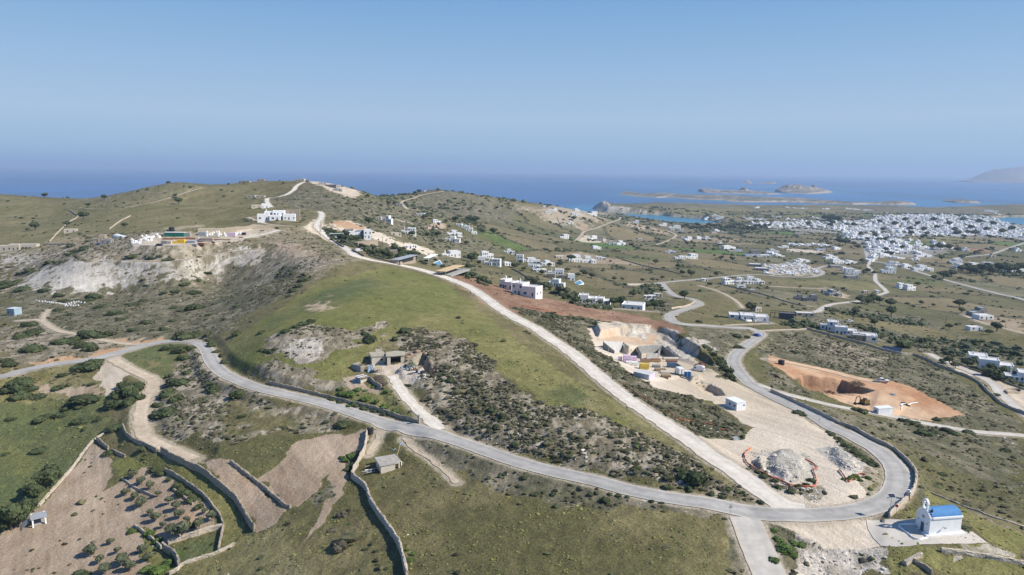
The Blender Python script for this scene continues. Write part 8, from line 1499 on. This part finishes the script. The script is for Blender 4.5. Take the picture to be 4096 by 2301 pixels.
row('A4', 'tree', 'tall dark tree', 'in the dense tree belt at the right', 'tree belt at the right', [(2000+i*32+pr.uniform(-10,10),1110+pr.uniform(-25,30),70) for i in range(19)],1.1)
row('A4', 'tree', 'dark tree', 'among town houses', 'trees inside the town', [(x, y, 55) for x, y in ((400,640),(620,650),(860,650),(930,740),(1120,620),(1150,700),(1280,640),(1380,600),(1420,690),(1500,640),(1560,700),(1660,600),(1700,680),(1820,640),(1880,700),(1960,600),(2040,680),(2120,620),(2200,700),(2260,640),(2350,720),(2450,690),(1080,760),(1240,830),(1180,900),(1340,880))], .9)
row('A3', 'tree', 'dark shore tree', 'in the wood behind the bay', 'shore wood behind the bay', [(1700+i*30+pr.uniform(-10,10),660+pr.uniform(-22,22),50) for i in range(30)], .8)
# ---------------------------------------------------------------- low scrub, stones and tufts nobody could count
def clump_tpl(n, seed, sub=1, up=.25):
    out = []
    for k in range(n):
        bm = bmesh.new(); bmesh.ops.create_icosphere(bm, subdivisions=sub, radius=.5); rr = random.Random(seed+k)
        for v in bm.verts: v.co *= rr.uniform(.6,1.3); v.co.z = v.co.z*.85+up
        bmesh.ops.delete(bm, geom=[f for f in bm.faces if all(v.co.z < .02 for v in f.verts)], context='FACES')
        bm.verts.ensure_lookup_table(); bm.verts.index_update(); out.append((np.array([v.co[:] for v in bm.verts]), np.array([[v.index for v in f.verts] for f in bm.faces]))); bm.free()
    return out
def scatter(name, label, tpl, pts, size, sq, m, seed=1):
    """pts (n,3); one mesh of many small clumps"""
    r = np.random.RandomState(seed); Vs, Fs = [],[]; nv = 0; ch = r.randint(len(tpl), size=len(pts))
    for k, (V, F) in enumerate(tpl):
        i = np.nonzero(ch == k)[0]
        if len(i) == 0: continue
        a = r.rand(len(i))*6.283; c, s = np.cos(a)[:, None], np.sin(a)[:, None]; sz = size[i][:, None]; sx = sz*r.uniform(.75,1.3,(len(i),1))
        X = (V[None, :, 0]*c-V[None, :, 1]*s)*sx+pts[i, 0][:, None]; Y = (V[None, :, 0]*s+V[None, :, 1]*c)*sz+pts[i, 1][:, None]; Z = V[None, :, 2]*sz*sq*r.uniform(.7,1.2,(len(i),1))+pts[i, 2][:, None]
        Vs.append(np.stack([X, Y, Z],-1).reshape(-1,3)); Fs.append((F[None]+(np.arange(len(i))*len(V))[:, None, None]+nv).reshape(-1,3)); nv += len(i)*len(V)
    o = mesh_np(name, np.vstack(Vs), None, m, tri=np.vstack(Fs)); return setp(o, label, kind='stuff')
dX = (US[1]-US[0])*GY; dY = np.abs(np.gradient(YR))[:, None]*np.ones_like(GX); area = dX*dY
inview = (np.abs(GX/GY) < .82) & (GY < 900)
def sample(D, n, seed):
    r = np.random.RandomState(seed); p = (D*area*inview).ravel(); tot = p.sum(); n = int(min(n, tot)); i = r.choice(len(p), size=n, p=p/tot); y, x = np.unravel_index(i, GX.shape)
    X = GX[y, x]+(r.rand(n)-.5)*dX[y, x]; Y = GY[y, x]+(r.rand(n)-.5)*dY[y, x]; return np.stack([X, Y, height(X, Y)],1), tot
clus = sstep(.38, .62, fbm(GX/7, GY/7,131,3))*1.6+.2
D = den*clus*np.clip((330/GY)**1.6,0,1)
P_, tot = sample(D*1.35,105000,3); print('scrub wanted', int(tot), 'made', len(P_))
sz = (np.random.RandomState(4).gamma(2.5, .24, len(P_))+.2)*np.clip((P_[:, 1]/330)**.7,1,2.4); P_[:, 2] -= .04
k = np.random.RandomState(5).rand(len(P_)); T1 = clump_tpl(8,20)
scatter('scrub', 'dark low thorny scrub covering the slopes', T1, P_[k < .62], sz[k < .62], .62, LM['scrub'],1); scatter('dry_scrub', 'greyish dry low scrub covering the slopes', T1, P_[(k >= .62) & (k < .85)], sz[(k >= .62) & (k < .85)]*.9, .55, LM['grey'],2); scatter('green_scrub', 'dark green low scrub covering the slopes', T1, P_[k >= .85], sz[k >= .85]*.9, .65, LM['bush'],3)
# stones: rubble on heaps and banks, field stones in the scrub
stone_d = np.zeros(GX.shape)
for t, p, dn in [('E', [(500,560),(640,480),(760,450),(1000,520),(1230,620),(1370,760),(1330,900),(1000,900),(760,800),(560,700)],3),('E', [(1570,370),(1800,250),(2050,420),(2160,620),(2000,730),(1800,700),(1620,560)],3),('E', [(800,1000),(1100,1010),(1400,990),(1540,1000),(1480,1220),(1250,1180),(950,1080)],4),('K', [(1850,920),(2150,890),(2280,1000),(2500,1060),(2500,1110),(2100,1040)],5),('K', [(1280,280),(1400,230),(1600,330),(1850,430),(1950,560),(1700,520),(1500,420)],5),('F', [(1740,880),(1850,780),(2050,740),(2180,800),(2150,880),(1950,930)],10),
                 ('C4', [(320,1140),(620,1180),(1100,1210),(1220,1290),(1200,1447),(400,1447),(280,1300)],1.6),('B2', [(200,560),(400,440),(650,470),(700,600),(500,660),(350,660)], .9),('C3', [(2420,230),(2572,180),(2572,380),(2450,360)],3)]:
    Q = H(t, p); stone_d[inpoly(GX, GY, Q)] += dn
stone_d += den*.35*sstep(.45, .7, fbm(GX/11, GY/11,141,3))
P_, tot = sample(stone_d*np.clip((280/GY)**1.5,0,1),26000,9); print('stones', int(tot), len(P_))
sz = (np.random.RandomState(6).gamma(1.3, .17, len(P_))+.09)*np.clip((P_[:, 1]/300)**.7,1,2); scatter('stones', 'pale loose stones and rubble on heaps and slopes', clump_tpl(6,60,1, .12), P_, sz, .7, M['rubble'],4)
# gardens and groves that read as one mass of green
gd = np.zeros(GX.shape)
for t, p, dn in [('B4', [(130,300),(300,280),(560,300),(560,340),(250,335)], .12),('B4', [(780,290),(1000,330),(1250,400),(1500,440),(1900,460),(2200,470),(2600,560),(2600,740),(2400,650),(2080,600),(1900,640),(1500,560),(1250,500),(1090,470),(1050,390),(880,330)], .055),('B4', [(590,140),(850,180),(1300,250),(1640,320),(1500,310),(1000,240),(600,170)], .12),('B4', [(2050,740),(2250,770),(2450,860),(2600,960),(2400,880),(2180,810)], .14),('A2', [(700,670),(860,700),(1010,740),(1060,800),(980,850),(900,845),(790,790),(720,730)], .10),('A2', [(1050,860),(1300,870),(1400,880),(1560,920),(1650,960),(1450,1000),(1200,960),(1110,920)], .08),
                 ('A3', [(130,1190),(250,1200),(400,1270),(600,1340),(640,1400),(450,1340),(250,1270)], .05),('A3', [(1160,1320),(1280,1250),(1450,1220),(1530,1290),(1510,1340),(1350,1330)], .05),('A2', [(1560,560),(1750,540),(1850,620),(1800,700),(1900,780),(1750,780),(1580,700)], .02),('A2', [(1920,560),(2200,560),(2300,640),(2300,720),(2180,640),(2000,610)], .03),('A2', [(2060,1100),(2240,1130),(2400,1230),(2300,1240),(2100,1160)], .08),('B3', [(560,80),(1050,130),(1050,155),(700,120)], .06),('A3', [(320,868),(820,890),(1170,880),(1170,895),(820,905),(320,885)], .02)]:
    Q = H(t, p); gd[inpoly(GX+_dx*6, GY+_dy*6, Q)] += dn
inview = (np.abs(GX/GY) < .82) & (GY < 1400)
P_, tot = sample(gd, 9000,12); print('garden', int(tot), len(P_)); sz = np.random.RandomState(8).gamma(4, .45, len(P_))+.6; P_[:, 2] -= .1; T2 = clump_tpl(5,90,2, .3); k = np.random.RandomState(2).rand(len(P_))
scatter('undergrowth', 'dark leafy undergrowth of gardens and groves', T2, P_[k < .7], sz[k < .7], .85, LM['bush'],5); scatter('grove_foliage', 'grey-green foliage of groves and gardens', T2, P_[k >= .7], sz[k >= .7], .85, LM['olive'],6)
# far scrubland and dark hedges of the plain: small dark clumps
inview = (np.abs(GX/GY) < .82) & (GY > 500) & (GY < 2600)
fd = (hedge*plain*.012 + hil*.010 + (sstep(.62, .75, nE)*plain)*.003)*(~sea)*sstep(0,3, ROADD)
for t, p, dn in [('A3', [(1350,425),(1600,420),(1950,432),(2250,445),(2200,458),(1700,450),(1400,452)], .02),('A3', [(1700,640),(2050,630),(2200,600),(2572,620),(2572,700),(2300,720),(1800,680)], .008),('A4', [(880,450),(1400,460),(1800,470),(2150,455),(2100,540),(1600,530),(1000,510)], .012),('A4', [(2060,1060),(2572,1090),(2650,1180),(2300,1150),(2000,1120)], .02),('A4', [(560,560),(800,590),(700,605),(540,590)], .03),('A3', [(1350,440),(1560,460),(1690,470),(1560,490),(1400,470)], .01)]:
    fd[inpoly(GX, GY, H(t, p))] += dn
P_, tot = sample(fd, 16000,21); print('far', int(tot), len(P_)); sz = (np.random.RandomState(9).gamma(3, .7, len(P_))+1.2)*np.clip(P_[:, 1]/900, .8,1.6); P_[:, 2] -= .15
scatter('distant_scrub', 'small dark bushes dotted along the field edges and hills of the plain', T1, P_, sz, .7, LM['bush'],7)
# tufts in the near meadows
inview = (np.abs(GX/GY) < .82) & (GY < 260)
gr_ = np.clip(1-den*5,0,1)*(alb[..., 1] > alb[..., 0]*.80)*(alb[..., 0] < .3)*sstep(.5,2, ROADD)
P_, tot = sample(gr_*.9*sstep(.35, .65, fbm(GX/5, GY/5,151,3)),42000,31); sz = np.random.RandomState(3).gamma(3, .09, len(P_))+.12
k = np.random.RandomState(12).rand(len(P_)); T3 = clump_tpl(5,130,1, .2)
scatter('grass_tufts', 'yellow-green tufts of grass in the near meadows', T3, P_[k < .6], sz[k < .6], .5, leafmat('tuft_yellow', (.130, .135, .035),(.230, .220, .085), .3),8); scatter('dark_tufts', 'dull green tufts of weeds in the near meadows', T3, P_[k >= .6], sz[k >= .6], .5, leafmat('tuft_green', (.070, .085, .030),(.120, .130, .050), .3),9)
print('plants', NPL, 'town', len(town))
